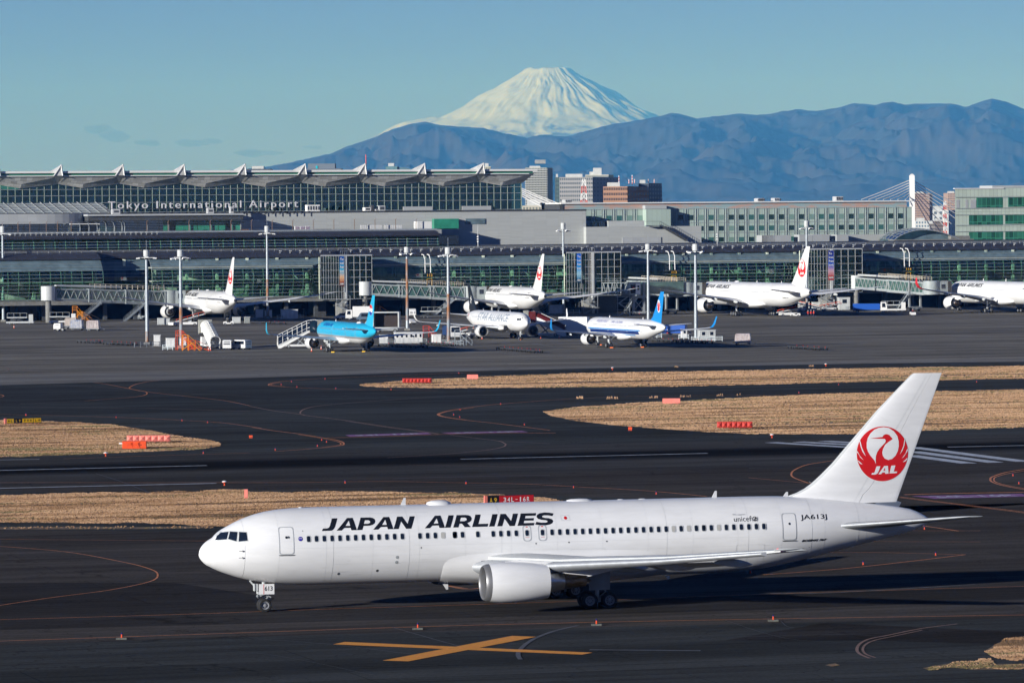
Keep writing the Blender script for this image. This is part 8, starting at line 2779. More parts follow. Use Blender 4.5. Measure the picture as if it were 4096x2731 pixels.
cabinet("generator cabin with dark top between the two left masts", CA, 1563, 1645, 830, 918, 1.8, doors=2)
cabinet("small pale cabinet half hidden by the orange stand", CA, 1722, 1752, 820, 900, 1.2, doors=1)
cabinet("large white double cabinet left of the tall mast row", CB, 532, 684, 562, 650, 3, doors=4)
cabinet("white cabinet just left of the tall mast", CB, 290, 360, 562, 640, 2, doors=1)
cabinet("narrow white cabinet just right of the tall mast", CB, 376, 440, 568, 640, 2, doors=1)
cabinet("long white cabin with a row of six dark windows", CB, 1598, 1860, 775, 880, 2.6, doors=6, windows=6)
cabinet("white cabin behind the sky blue tail", CB, 1460, 1536, 800, 882, 2.4, doors=2)
cabinet("grey topped generator by the brown masted fence", CB, 1955, 2035, 795, 882, 2.0, doors=2)
cabinet("white pump cabin at the foot of the half-brown mast", CC, 70, 155, 795, 882, 2.0, doors=1)
cabinet("grey generator cabin left of the orange container truck", CC, 1172, 1292, 520, 600, 2.2, m=GREYW, doors=3)
cabinet("slim pale booth with a dark window behind the blue tail", CD, 535, 588, 748, 828, 1.6, doors=1, windows=1)
cabinet("pale cabin with two dark square windows by the mast", CD, 700, 858, 755, 858, 2.6, m=GREYW, doors=2, windows=2)
cabinet("grey generator right of the right gate airliner's tail", CD, 1640, 1740, 490, 560, 2.2, m=GREYW, doors=2)
cabinet("low pale cabinet next to the tail generator", CD, 1768, 1840, 492, 560, 2.2, m=GREYW, doors=1)
cabinet("stone coloured booth under the right stair tower", T4, 770, 870, 1262, 1370, 2.5, m=GREYW, doors=1, windows=1)
cabinet("dark freight container right of the white double cabinet", CB, 690, 745, 555, 622, 2, m=mat("dim_container", (.26, .28, .27), .6, var=.2), doors=1, grp="freight containers", name="freight_container")
cabinet("dark freight container at the end of the container pair", CB, 752, 805, 552, 620, 2, m=MATS["dim_container"], doors=1, grp="freight containers", name="freight_container")
cabinet("dark freight container left of the narrow white cabinet", CB, 442, 480, 555, 625, 2, m=MATS["dim_container"], doors=1, grp="freight containers", name="freight_container")
cabinet("white freight container by the rightmost airliner's engine", T4, 1620, 1742, 1235, 1305, 2.6, doors=2, grp="freight containers", name="freight_container")
cabinet("silver baggage container left of its twin by the left engine", CA, 1482, 1545, 642, 705, 1.6, m=MATS["light_grey_paint"], doors=1, grp="baggage containers", name="baggage_container")
cabinet("silver baggage container right of its twin by the left engine", CA, 1550, 1597, 644, 704, 1.6, m=MATS["light_grey_paint"], doors=1, grp="baggage containers", name="baggage_container")
cabinet("grey baggage container on the cart line under the right wing", CA, 2188, 2262, 632, 690, 1.6, m=MATS["light_grey_paint"], doors=1, grp="baggage containers", name="baggage_container")
cabinet("dim baggage container last of the cart line", CA, 2300, 2350, 632, 690, 1.6, m=MATS["dim_container"], doors=1, grp="baggage containers", name="baggage_container")

def fence_run(label, f, u0, u1, v0, v1, h=1.1):
 a, b = G(*f(u0, v0)), G(*f(u1, v1))
 L = (b - a).length
 t = thing("guard_rail", label, "guard rail", a, math.atan2(b.y - a.y, b.x - a.x), "low guard rails")
 n = max(2, int(L / 1.6))
 for i in range(n + 1):
  MB().use(GALV).box(L * i / n - .05, L * i / n + .05, -.05, .05, 0, h).build("post", t)
 mb = MB().use(GALV)
 for z in (.3, .6, .95):
  mb.box(0, L, -.03, .03, z, z + .09)
 mb.build("rails", t)
fence_run("guard rail round the first mast and its cabinet", CA, 1265, 1555, 915, 905)
fence_run("guard rail before the dark topped generator", CA, 1530, 1625, 940, 940)
fence_run("guard rail by the white double cabinet", CB, 490, 740, 652, 645)
fence_run("guard rail before the long windowed cabin", CB, 1455, 1895, 885, 880)
fence_run("guard rail round the brown masted cabinet", CB, 2040, 2245, 890, 900)
fence_run("guard rail by the grey generator near the middle tower", CC, 1165, 1455, 605, 600)
fence_run("guard rail round the twin-window cabin", CD, 625, 915, 858, 858)
fence_run("short guard rail before the slim booth", CD, 505, 600, 840, 840)
fence_run("short guard rail under the blue tail", CD, 255, 345, 828, 828)
fence_run("guard rail beside the right stair tower", T4, 745, 850, 1368, 1370)
fence_run("long guard rail left of the tall mast", CB, 0, 290, 655, 648)

# vehicles (heading: 0 = to the right)
PI = math.pi
vehicle("parked_van", "white van seen from behind, next to the covered stairs", "van", *CA(2140, 936), PI * .5, 4.6, 1.75, 2.0, WHV, "van", group="vans and cars on the apron")
vehicle("parked_van", "white van with dark rear windows, right of its twin", "van", *CA(2268, 934), PI * .5 + .75, 4.7, 1.75, 2.0, WHV, "van", group="vans and cars on the apron")
vehicle("parked_car", "white car left of the parked group by the tower", "car", *CB(1097, 648), PI * .96, 3.9, 1.65, 1.6, WHV, "car", group="vans and cars on the apron")
vehicle("parked_car", "white hatchback second in the parked group", "car", *CB(1150, 645), PI * .96, 3.9, 1.65, 1.65, WHV, "car", group="vans and cars on the apron")
vehicle("box_truck", "white box truck in the parked group by the tower", "truck", *CB(1268, 658), PI * 1.0, 7.4, 2.2, 2.7, WHV, "cabover", WHV, "trucks on the apron", 3.6)
vehicle("parked_van", "slate blue van right of the white box truck", "van", *CB(1322, 664), PI * 1.0, 4.6, 1.75, 2.1, DBLUE, "van", group="vans and cars on the apron")
vehicle("parked_van", "white minibus facing us beside the brown streaked mast", "van", *CB(1760, 628), -PI * .5 + .1, 4.6, 1.8, 2.2, WHV, "van", group="vans and cars on the apron")
vehicle("parked_car", "small white service car alone near the brown mast", "car", *CB(1755, 700), -PI * .5 + .3, 3.2, 1.5, 1.4, WHV, "car", group="vans and cars on the apron")
vehicle("container_truck", "orange container truck facing us by the middle tower", "truck", *T3(628, 1380), -PI * .5 + .25, 9.0, 2.5, 3.2, mat("orange_truck_paint", (.68, .11, .03), .4, coat=.2), "cabover", mat("orange_box", (.62, .10, .03), .5), "trucks on the apron", 3.5)
vehicle("lift_truck", "white high lift truck with raised body behind the red stairs", "truck", *CC(1440, 803), -.25, 8.5, 2.4, 2.9, WHV, "cabover", BRIGHTW, "trucks on the apron", 4.2)
vehicle("fuel_truck", "blue fuel truck with a white cab parked by the right tower", "truck", *T4(1035, 1392), -.08, 9.2, 2.4, 2.9, WHV, "cabover", BLUEV, "trucks on the apron", 2.5)
vehicle("fuel_truck", "blue truck half hidden behind the blue-tailed airliner", "truck", *CD(420, 815), 2.9, 7.5, 2.3, 2.7, BLUEV, "cabover", BLUEV, "trucks on the apron", 2.6)
vehicle("fuel_truck", "white cabbed blue tank truck at the half-brown mast", "truck", *CC(250, 835), -PI * .42, 7.5, 2.3, 2.9, WHV, "cabover", mat("navy_truck_paint", (.02, .05, .14), .4), "trucks on the apron", 2.9)
vehicle("tow_tractor", "white pickup tractor pulling the wrapped cargo at left", "tow tractor", *CA(576, 762), PI * .93, 3.4, 1.7, 1.9, WHV, "cabover", None, "tow tractors")
CR_T = mat("catering_box", (.24, .30, .42), .5)
t = vehicle("catering_truck", "long blue grey catering truck lettered JAL ROYAL CATERING", "truck", *CB(1562, 602), PI, 12.5, 2.5, 2.9, mat("catering_cab", (.3, .32, .36), .4), "cabover", CR_T, "trucks on the apron", 4.2)
vs, fs_ = fit_text("JAL ROYAL CATERING", 7.0, .55, .02)
mb = MB().use(BRIGHTW); mb.add([(3.4 - u, 1.36, 3.1 + v) for u, v in vs], fs_); mb.build("lettering", t)

def tug(label, px, py, rz, m=WHV, driver=False, grp="tow tractors"):
 t = thing("tow_tractor", label, "tow tractor", G(px, py), rz, grp)
 MB().use(m).prism([(-1.3, .3), (1.3, .3), (1.3, .85), (.5, 1.0), (.4, .62), (-.5, .62), (-.6, .95), (-1.3, .95)], -.65, .65).build("body", t)
 MB().use(SEATM).box(-.5, -.1, -.4, .4, .63, .95).box(-.6, -.5, -.4, .4, .9, 1.35).build("seat", t)
 MB().use(DARKG).bar((.35, .2, .9), (.1, .2, 1.2), .05).build("steering_column", t)
 for x in (-.85, .85):
  for y in (-.6, .6):
   make_wheel(t, x, y, .3, .22)
 return t
tug("small open white tractor crossing the tarmac at right", *T4(1400, 1418), PI * .52)
tug("white tractor among carts behind the left airliner's tail", *CA(2150, 705), PI)
tug("white tractor beside the silver containers", *CA(1625, 715), PI * .4)
tug("low white tractor coupled to carts at the right gate tail", *CD(1600, 628), PI)
tug("white tractor under the left wing of the facing airliner", *CC(405, 830), .1)
wrapped_load("blue wrapped pallet right behind the pickup tractor", *CA(722, 754), -.1, WR1)
wrapped_load("clear wrapped pallet with red straps, last of the cargo train", *CA(878, 760), -.1, WR2)
wrapped_load("brown wrapped pallet on the far side of the cargo train", *CA(672, 732), -.1, WR3)
wrapped_load("lone netted pallet under a dark blue cover on the open apron", *CD(1110, 890), -.12, WR2, 3.4, 2.3, 1.7)

def belt_loader(label, px, py, rz, up=1.6, L=7.0, m=WHV):
 t = thing("belt_loader", label, "belt loader", G(px, py), rz, "belt loaders")
 MB().use(m).rbox(-L * .45, L * .25, -.9, .9, .35, .95, .06).build("chassis", t)
 mb = MB().use(GREYW).bar((-L * .55, 0, 1.0), (L * .55, 0, 1.2 + up), 1.0, .22)
 mb.build("conveyor", t)
 MB().use(BLACK).bar((-L * .55, 0, 1.13), (L * .55, 0, 1.33 + up), .8, .04).build("belt", t)
 mb = MB().use(ORANGE)
 for s_ in (-.55, .55):
  mb.bar((-L * .5, s_, 1.6), (L * .5, s_, 1.8 + up), .06)
  for k in range(6):
   x = -L * .5 + L * k / 5
   zz = 1.05 + up * (x + L * .55) / (L * 1.1)
   mb.bar((x, s_, zz), (x, s_, zz + .6), .05)
 mb.build("side_rails", t)
 MB().use(GREYW).box(-.6, .3, .5, .88, .96, 1.6).build("driver_console", t)
 for x in (-L * .32, L * .16):
  for y in (-.85, .85):
   make_wheel(t, x, y, .34, .22)
 return t
belt_loader("belt loader raised to the left crane-tailed airliner", *CA(1790, 712), .05, 1.8)
belt_loader("white belt loader under the facing airliner", *CC(425, 818), .1, 1.4)
belt_loader("cream belt loader with raised belt at the right gate tail", *CD(1560, 622), .1, 1.2)
belt_loader("silver roller loader leaning to the right gate airliner's hold", *CD(1690, 580), PI * .92, 1.6, 7.5, GREYW)
belt_loader("pale loader near the right stair tower", *CD(1930, 572), PI * .1, .8, 6)

def scissor_loader(label, px, py, rz, m=WHV):
 t = thing("cargo_loader", label, "cargo loader", G(px, py), rz, "cargo loaders")
 MB().use(m).box(-3.6, 3.4, -1.5, 1.5, .4, .8).build("chassis", t)
 MB().use(GREYW).box(-3.4, 1.8, -1.5, 1.5, 1.7, 1.95).build("platform", t)
 mb = MB().use(DARKG)
 for y in (-1.2, 1.2):
  mb.bar((-3.0, y, .8), (1.2, y, 1.7), .14).bar((1.2, y, .8), (-3.0, y, 1.7), .14)
 mb.build("scissor_lift", t)
 MB().use(m).box(2.2, 3.3, -1.5, -.5, .82, 2.6).build("operator_cab", t)
 mb = MB().use(GREYW)
 for x in (-3.3, -1.6, 0, 1.7):
  mb.bar((x, -1.45, 1.96), (x, -1.45, 2.95), .06)
 mb.bar((-3.3, -1.45, 2.95), (1.7, -1.45, 2.95), .06)
 mb.build("guard_rail", t)
 for x in (-2.7, -1.7, 2.3):
  for y in (-1.3, 1.3):
   make_wheel(t, x, y, .32, .25)
 return t
scissor_loader("white cargo loader beside the left gate's orange stairs", *CA(590, 692), .1)
scissor_loader("dim cargo loader at far left under the pier", *CA(190, 700), .1, GREYW)
scissor_loader("white cargo loader left of the rightmost bridge stair", *T4(1230, 1382), .05)
scissor_loader("cargo loader standing beneath the right stair tower", *T4(680, 1368), PI * .5)
scissor_loader("dark cargo loader under the middle of the second bridge", *CB(1960, 640), .1, DARKG)

def step_stand(label, px, py, rz, m, w=2.2, h=2.6, n=6, grp="coloured step stands"):
 t = thing("step_stand", label, "step stand", G(px, py), rz, grp)
 mb = MB().use(m)
 for y in (-w / 2, w / 2):
  for x in (-1.2, 0, 1.2):
   mb.bar((x, y, 0), (x, y, h + (1.0 if x <= 0 else -.6)), .08)
  mb.bar((-1.2, y, h), (0, y, h), .09).bar((-1.2, y, h + 1), (0, y, h + 1), .07).bar((-1.2, y, h + .5), (0, y, h + .5), .06)
  mb.bar((0, y, h), (2.4, y, 0), .1).bar((0, y, h + 1), (2.4, y, 1), .07).bar((-1.2, y, .2), (1.2, y, h - .4), .07).bar((2.4, y, 0), (2.4, y, 1), .07)
 mb.build("frame", t)
 mb = MB().use(m)
 for k in range(n):
  mb.cbox((2.4 * (k + .5) / n, 0, h * (1 - (k + .5) / n)), (.3, w, .06))
 mb.build("treads", t)
 MB().use(GREYW).box(-1.2, 0, -w / 2, w / 2, h - .03, h + .03).build("platform", t)
ORY = mat("orange_yellow_enamel", (.78, .28, .02), .5)
step_stand("red orange step stand at the foot of the second mast", *CA(1715, 940), .2, ORANGE, 2.4, 3.0)
step_stand("yellow orange stairs leaning beside the red orange stand", *CA(1770, 946), .1, ORY, 1.8, 2.2)
step_stand("low red orange stand right of the yellow stairs", *CA(1838, 940), .1, ORANGE, 1.6, 1.0)
step_stand("tall yellow orange stair under the left gate bridge", *CA(725, 672), .1, ORY, 1.6, 3.0)
step_stand("short yellow orange stand right of the tall bridge stair", *CA(775, 678), .1, ORY, 1.6, 1.8)
step_stand("low orange rack stand under the left gate bridge stair", *CA(845, 680), .1, STEELD, 2.4, 1.2)
step_stand("red rack stand by the long windowed cabin", *CB(1918, 870), .1, REDO, 2.0, 2.6)
step_stand("orange lift stand behind the slate blue van", *CB(1460, 618), .1, ORY, 2.2, 1.6)
step_stand("grey frame stand at the foot of the brown mast", *CB(2215, 895), .1, GALV, 1.6, 2.2)

# ---- passenger stairs
CREAM = mat("cream_canopy", (.66, .66, .62), .5, var=.08)
def stairs_truck(label, px, py, rz, kind, flip=1):
 "x forward towards the aircraft door; stairs rise in +x"
 t = thing("passenger_stairs", label, "passenger stairs", G(px, py), rz, "passenger stairs on the apron")
 top, run = 3.4, 6.4
 zs = lambda x: .35 + (top - .35) * (x + run / 2) / run
 for y in (-1.0, 1.0):
  MB().use(BRIGHTW).add([(-run / 2, y, .1), (-run / 2, y, 1.3), (run / 2, y, top + 1.0), (run / 2 + 1.6, y, top + 1.0), (run / 2 + 1.6, y, top - .15), (run / 2, y, top - .15), (-run / 2 + .6, y, .1)] + [(-run / 2, y * 1.04, .1), (-run / 2, y * 1.04, 1.3), (run / 2, y * 1.04, top + 1.0), (run / 2 + 1.6, y * 1.04, top + 1.0), (run / 2 + 1.6, y * 1.04, top - .15), (run / 2, y * 1.04, top - .15), (-run / 2 + .6, y * 1.04, .1)],
   [(0, 1, 2, 3, 4, 5, 6), (13, 12, 11, 10, 9, 8, 7)] + [(i, (i + 1) % 7, (i + 1) % 7 + 7, i + 7) for i in range(7)]).build("side_panel", t)
 mb = MB().use(GALV)
 for k in range(16):
  x = -run / 2 + run * (k + .5) / 16
  mb.cbox((x, 0, zs(x)), (.3, 1.95, .05))
 mb.box(run / 2, run / 2 + 1.6, -.98, .98, top - .05, top)
 mb.build("treads", t)
 if kind in ("canopy", "tunnel", "red"):
  cm = {"canopy": PANE, "tunnel": CREAM, "red": mat("dark_red_canopy", (.10, .012, .01), .3)}[kind]
  rings = []
  for i in range(9):
   x = -run / 2 + (run + 1.6) * i / 8
   z0 = min(zs(x), top) + (.35 if kind == 'canopy' else 1.0)
   rings.append([(x, 1.09 * math.cos(a), z0 + (2.1 if kind == 'canopy' else 1.25) * math.sin(a) ** .8 if 0 < a < PI else z0) for a in [PI * q / 8 for q in range(9)]])
  MB().use(cm).loft(rings, False, False, close=False).build("canopy", t)
  mb = MB().use(BRIGHTW)
  for rg in (rings if kind != "red" else rings[::8]):
   for p, q in zip(rg[:-1], rg[1:]):
    mb.bar((p[0], p[1] * 1.03, p[2] + .03), (q[0], q[1] * 1.03, q[2] + .03), .09)
  for j in (0, 2, 4, 6, 8):
   if kind != "canopy" and j in (2, 6):
    continue
   for i in range(8):
    p, q = rings[i][j], rings[i + 1][j]
    mb.bar((p[0], p[1] * 1.03, p[2] + .03), (q[0], q[1] * 1.03, q[2] + .03), .08)
  mb.build("canopy_ribs", t)
  x0 = run / 2 + .2
  if kind != "tunnel":
   MB().use(PANE if kind == "canopy" else cm).box(x0, x0 + 1.6, -1.3, 1.3, top - .1, top + 2.3).build("top_cabin", t)
  mb = MB().use(mat("stair_bellows", (.38, .38, .34), .7, var=.2, vs=3))
  for k in range(6):
   mb.box(x0 + 1.62 + k * .2, x0 + 1.75 + k * .2, -1.4, 1.4, top - .3 - .05 * k, top + 2.5)
  mb.build("bellows", t)
 MB().use(WHV).box(-run / 2 + 1.2, run / 2 + .8, -.95, .95, .45, .85).build("chassis", t)
 mb = MB().use(MIDG)
 for y in (-.7, .7):
  mb.bar((run / 2 - 1.0, y, .85), (run / 2 - 2.6, y, zs(run / 2 - 2.6) - .1), .16).bar((run / 2 - 2.4, y, .85), (run / 2 - .3, y, top - .2), .16)
 mb.build("lift_struts", t)
 if kind in ("tunnel", "red"):
  xf = run / 2 + 1.1
  s2 = MB().use(WHV)
  s2.prism([(xf, .5), (xf + 1.6, .5), (xf + 1.6, 1.3), (xf + 1.35, 2.35), (xf, 2.35)], -.95, .95).build("cab", t)
  MB().use(PANE).add([(xf + 1.615, -.85, 1.35), (xf + 1.615, .85, 1.35), (xf + 1.38, .82, 2.25), (xf + 1.38, -.82, 2.25)], [(0, 1, 2, 3)]).build("windshield", t)
 for x in (-run / 2 + 2.2, run / 2 + .2):
  for y in (-.85, .85):
   make_wheel(t, x, y, .40, .25)
 if kind == "red":
  mb = MB()
  crane(mb, run / 2 + .9, top + .35, .5, lambda x, z, l: (x, -1.32 - .01 * l, z))
  mb.build("crane_badge", t)

 return t
# stairs at the sky blue airliner
stairs_truck("white stairs with a black glazed canopy at the sky blue airliner", *CB(640, 925), .12, "canopy")
# covered cream stairs seen from the front, by the vans
stairs_truck("cream covered stairs with an open mouth parked by two vans", *CA(1990, 925), PI * .60, "tunnel")
# stairs with the dark red canopy at the facing airliner
stairs_truck("white stairs with a dark red canopy and crane badge by the facing airliner", *CC(1190, 815), PI - .12, "red")
# open lounge/lift body behind the sky blue tail
t = thing("lift_platform", "open sided boxy lift platform behind the sky blue tail", "lift platform", G(*CB(1525, 775)), -.1)
mb = MB().use(GREYW).box(-3.3, 3.0, -1.4, -1.25, 1.0, 1.25).box(-3.3, 3.0, 1.25, 1.4, 1.0, 1.25).box(-3.3, 3.0, -1.4, 1.4, 4.6, 4.85).box(-3.3, -3.0, -1.4, 1.4, 1.0, 4.6).box(2.7, 3.0, -1.4, 1.4, 1.0, 4.6)
mb.bar((-3.2, -1.4, 4.7), (-5.0, -1.4, 2.2), .16)
mb.build("frame", t)
MB().use(mat("dark_brown_inside", (.03, .02, .018), .8)).box(-2.95, 2.65, 1.0, 1.2, 1.26, 4.55).build("back_panel", t)
MB().use(MIDG).box(-2.8, 2.6, -1.1, 1.1, .5, .95).build("chassis", t)
for x in (-2.0, 2.0):
 for y in (-1.1, 1.1):
  make_wheel(t, x, y, .42, .28)

# ---- people on the apron
SKIN = mat("skin", (.45, .27, .18), .6)
HIVIS = mat("red_jacket", (.62, .05, .03), .7)
NAVYC = mat("navy_trousers", (.02, .025, .05), .8)
def person(label, px, py, rz, jacket, loc=None, sit=False, group="ground crew"):
 t = thing("person", label, "person", loc or G(px, py), rz, group)
 me = bpy.data.meshes.new("body")
 if sit:
  V = [(0, 0, .95), (0, 0, 1.2), (0, 0, 1.42), (0, 0, 1.52), (0, 0, 1.64), (0, 0, 1.75), (0, .2, 1.4), (.18, .24, 1.2), (.35, .2, 1.22), (0, -.2, 1.4), (.18, -.24, 1.2), (.35, -.2, 1.22), (.05, .1, .92), (.42, .12, .92), (.5, .12, .5), (.05, -.1, .92), (.42, -.12, .92), (.5, -.12, .5)]
 else:
  V = [(0, 0, .92), (0, 0, 1.15), (0, 0, 1.42), (0, 0, 1.50), (.01, 0, 1.60), (.01, 0, 1.72), (0, .19, 1.40), (.02, .25, 1.12), (.12, .22, .90), (0, -.19, 1.40), (.02, -.25, 1.12), (.10, -.22, .88), (0, .10, .88), (.04, .12, .48), (-.02, .13, .06), (0, -.10, .88), (-.02, -.12, .48), (-.12, -.13, .06)]
 E_ = [(0, 1), (1, 2), (2, 3), (3, 4), (4, 5), (2, 6), (6, 7), (7, 8), (2, 9), (9, 10), (10, 11), (0, 12), (12, 13), (13, 14), (0, 15), (15, 16), (16, 17)]
 rad = [.15, .14, .15, .06, .10, .085, .075, .05, .04, .075, .05, .04, .095, .065, .05, .095, .065, .05]
 me.from_pydata(V, E_, [])
 me.materials.append(NAVYC)
 o = link("body", me, t)
 sk = o.modifiers.new("skin", 'SKIN'); sk.use_smooth_shade = True
 for i, d in enumerate(me.skin_vertices[0].data):
  d.radius = (rad[i], rad[i] * (1.15 if i < 3 else 1))
  d.use_root = (i == 0)
 o.modifiers.new("subd", 'SUBSURF').levels = 1
 mb = MB().use(jacket)
 z0 = .92
 for z, w, dd in ((z0, .21, .17),):
  mb.loft([[(math.cos(a) * d_, math.sin(a) * w_, z_) for a in [2 * PI * k / 12 for k in range(12)]] for z_, w_, d_ in ((.88, .20, .17), (1.1, .19, .165), (1.35, .22, .175), (1.47, .10, .09))])
 mb.build("jacket", t, smooth=True)
 for s_ in (-1, 1):
  MB().use(jacket).tube([(0, s_ * .21, 1.41), (V[7][0], s_ * .255, V[7][2])], [.085, .065], 8).build("sleeve", t, smooth=True)
 MB().use(SKIN).lathe([(1.53, .03), (1.56, .085), (1.63, .098), (1.70, .09), (1.74, .05)], (.012, 0, 0), 'z', 12, True, True).build("face", t, smooth=True)
 MB().use(BRIGHTW).lathe([(1.68, .115), (1.74, .11), (1.79, .07), (1.81, .01)], (0, 0, 0), 'z', 12).build("helmet", t, smooth=True)
 return t
person("person in red jacket, leftmost of three by the tail belt loader", *CD(1722, 632), -1.2, HIVIS)
person("person in red jacket, middle of three by the tail belt loader", *CD(1750, 630), 2.0, HIVIS)
person("person in red jacket, rightmost of three by the tail belt loader", *CD(1776, 630), -2.6, HIVIS)
person("person in red driving the small open white tractor", 0, 0, PI * .52, HIVIS, loc=G(*T4(1400, 1418)) + Vector((0, 0, -.0)) + Vector((math.cos(PI * .52) * -.3, math.sin(PI * .52) * -.3, 0)), sit=True)
person("person in dark clothes standing near the retracted bridge", *CD(166, 602), 1.5, NAVYC)
person("person in red on the deck of the blue truck behind the tail", *CD(400, 822), 1.5, HIVIS)

# ------------------------------------------------------------------ airfield signs, markers and lights
SYEL = mat("sign_face_yellow", (.80, .47, .015), .45)
def sign_panel(t, x0, x1, h, face, text, col, z0=.18):
 MB().use(BLACK).box(x0, x1, -.10, .10, z0, z0 + h).build("case", t)
 p = MB().use(face).box(x0 + .04, x1 - .04, -.115, -.101, z0 + .05, z0 + h - .05).build("sign_face", t)
 mb = MB().use(col)
 w = (x1 - x0)
 y = -.125
 tw = w * .78
 n = len(text)
 for i, ch in enumerate(text):
  cw = tw / n
  cx = x0 + w * .11 + cw * (i + .5)
  ch_h = h * .52; zc = z0 + h * .24
  if ch in "<>^":
   if ch == '^':
    mb.box(cx - .035, cx + .035, y - .01, y, zc, zc + ch_h * .9)
    mb.add([(cx - .16, y, zc + ch_h * .62), (cx, y, zc + ch_h), (cx + .16, y, zc + ch_h * .62), (cx + .1, y, zc + ch_h * .58), (cx, y, zc + ch_h * .86), (cx - .1, y, zc + ch_h * .58)], [(0, 1, 4, 5), (1, 2, 3, 4)])
   else:
    s_ = 1 if ch == '>' else -1
    zm = zc + ch_h * .5
    mb.box(cx - cw * .4, cx + cw * .4, y - .01, y, zm - .035, zm + .035)
    ex = cx + s_ * cw * .42
    mb.add([(ex, y, zm), (ex - s_ * .17, y, zm + .17), (ex - s_ * .20, y, zm + .11), (ex - s_ * .09, y, zm), (ex - s_ * .20, y, zm - .11), (ex - s_ * .17, y, zm - .17)], [(0, 1, 2, 3), (0, 3, 4, 5)])
  elif ch == '-':
   mb.box(cx - cw * .25, cx + cw * .25, y - .01, y, zc + ch_h * .45, zc + ch_h * .57)
  elif ch != ' ':
   vs, fs_ = fit_text(ch, min(cw * .72, ch_h * .62) if ch not in "1I" else ch_h * .25, ch_h, .015)
   ww = max(u for u, v in vs)
   mb.add([(cx - ww / 2 + u, y, zc + v) for u, v in vs], fs_)
 mb.build("characters", p)
g = G(*CL(60, 232)); g2 = G(*CL(385, 222))
W1 = (g2 - g).length
t = thing("taxiway_sign", "yellow and black taxiway sign reading L, L9, P9, L at far left", "taxiway sign", g, math.atan2(g2.y - g.y, g2.x - g.x))
hh = at(*CL(60, 172), g.y).z - .2
q = [0, .215, .445, .775, 1.0]
sign_panel(t, 0, W1 * q[1], hh, SYEL, "<L", BLACK)
sign_panel(t, W1 * q[1] + .01, W1 * q[2], hh, BLACK, "L9", SYEL)
sign_panel(t, W1 * q[2] + .01, W1 * q[3], hh, SYEL, "P9^", BLACK)
sign_panel(t, W1 * q[3] + .01, W1, hh, SYEL, "L>", BLACK)
MB().use(PINKO).box(-.30, -.01, -.12, .12, .15, .2 + hh).build("end_plate", t)
for i in range(9):
 MB().use(PINKO).lathe([(0, .09), (.05, .05), (.18, .05)], (W1 * (i + .4) / 9, 0, 0), 'z', 8).build("foot", t)
g = G(*C2(412, 262)); g2 = G(*C2(822, 245)); W1 = (g2 - g).length
g = G(1943, 2026); g2 = G(2134, 2019); W1 = (g2 - g).length
t = thing("runway_sign", "red and black runway sign reading A9 34L-16R behind the big airliner", "runway sign", g, math.atan2(g2.y - g.y, g2.x - g.x))
sign_panel(t, .15, .15 + W1 * .235, .85, BLACK, "A9", SYEL)
sign_panel(t, .16 + W1 * .235, W1, .85, mat("sign_face_red", (.55, .015, .02), .45), "34L-16R", BRIGHTW)
MB().use(PINKO).box(-.15, .14, -.12, .12, .12, 1.03).build("end_plate", t)
for i in range(6):
 MB().use(PINKO).lathe([(0, .09), (.05, .05), (.18, .05)], (W1 * (i + .4) / 6, 0, 0), 'z', 8).build("foot", t)

def marker(label, px0, px1, y0, y1, m, tri=0, h=.75, name="marker_board"):
 g, g2 = G(px0, y1), G(px1, y1)
 W1 = (g2 - g).length
 hh = at(px0, y0, g.y).z
 t = thing(name, label, "marker board", g, math.atan2(g2.y - g.y, g2.x - g.x) + R(6), "orange marker boards on the grass")
 n = tri or 1
 mb = MB().use(m)
 z0 = .2
 for k in range(n):
  xa, xb = W1 * k / n, W1 * (k + 1) / n
  xm = (xa + xb) / 2
  d = -.10 if tri else 0
  mb.add([(xa, d, z0), (xb, d, z0), (xb, d, hh), (xa, d, hh), (xm, -.34 if tri else -.02, (z0 + hh) / 2)], [(0, 1, 4), (1, 2, 4), (2, 3, 4), (3, 0, 4)])
 mb.box(0, W1, -.02 if not tri else -.09, .25, z0, hh)
 mb.build("board", t)
 for i in range(max(3, n)):
  MB().use(m).lathe([(0, .08), (.05, .045), (.2, .045)], (W1 * (i + .5) / max(3, n), .1, 0), 'z', 8).build("foot", t)
 return t
marker("long red marker board at the tip of the far grass strip", 1610, 1724, 1513, 1535, REDO, 8)
marker("square pale pink marker board on the far grass strip", 1868, 1911, 1498, 1520, PINKO)
marker("pale pink marker board on the near right grass", 2650, 2720, 1593, 1618, PINKO)
marker("long red marker board left of the big tail fin", 2868, 3009, 1686, 1716, REDO, 7)
marker("long pink marker board behind the orange cabinet", 508, 678, 1741, 1771, PINKO, 7)
marker("narrow upright pink marker post at the grass edge", 977, 991, 1956, 1996, PINKO)
marker("tiny orange marker plate on the taxiway left of centre", 996, 1010, 1741, 1752, ORANGE)
marker("tiny orange marker plate on the taxiway right of centre", 2513, 2528, 1708, 1722, ORANGE)
g, g2 = G(*CL(1150, 463)), G(*CL(1378, 461)); W1 = (g2 - g).length; hh = at(*CL(1150, 386), g.y).z
t = thing("electrical_cabinet", "bright orange cabinet with two doors on the left grass", "cabinet", g, math.atan2(g2.y - g.y, g2.x - g.x))
MB().use(ORANGE).rbox(0, W1, 0, .9, .08, hh, .03).build("body", t)
for (a, b) in ((.14, .42), (.44, .70)):
 mb = MB().use(ORANGE).box(W1 * a, W1 * b, -.05, -.003, hh * .30, hh * .85).box(W1 * (a + .02), W1 * (b - .04), -.12, -.051, hh * .55, hh * .80)
 mb.build("vent_hood", t)
MB().use(ORANGE).box(W1 * .74, W1 * .985, -.04, -.003, .14, hh - .06).build("door", t)
MB().use(BLACK).box(W1 * .73, W1 * .738, -.05, -.004, .1, hh - .03).box(W1 * .76, W1 * .79, -.06, -.041, hh * .45, hh * .6).build("door_gap", t)
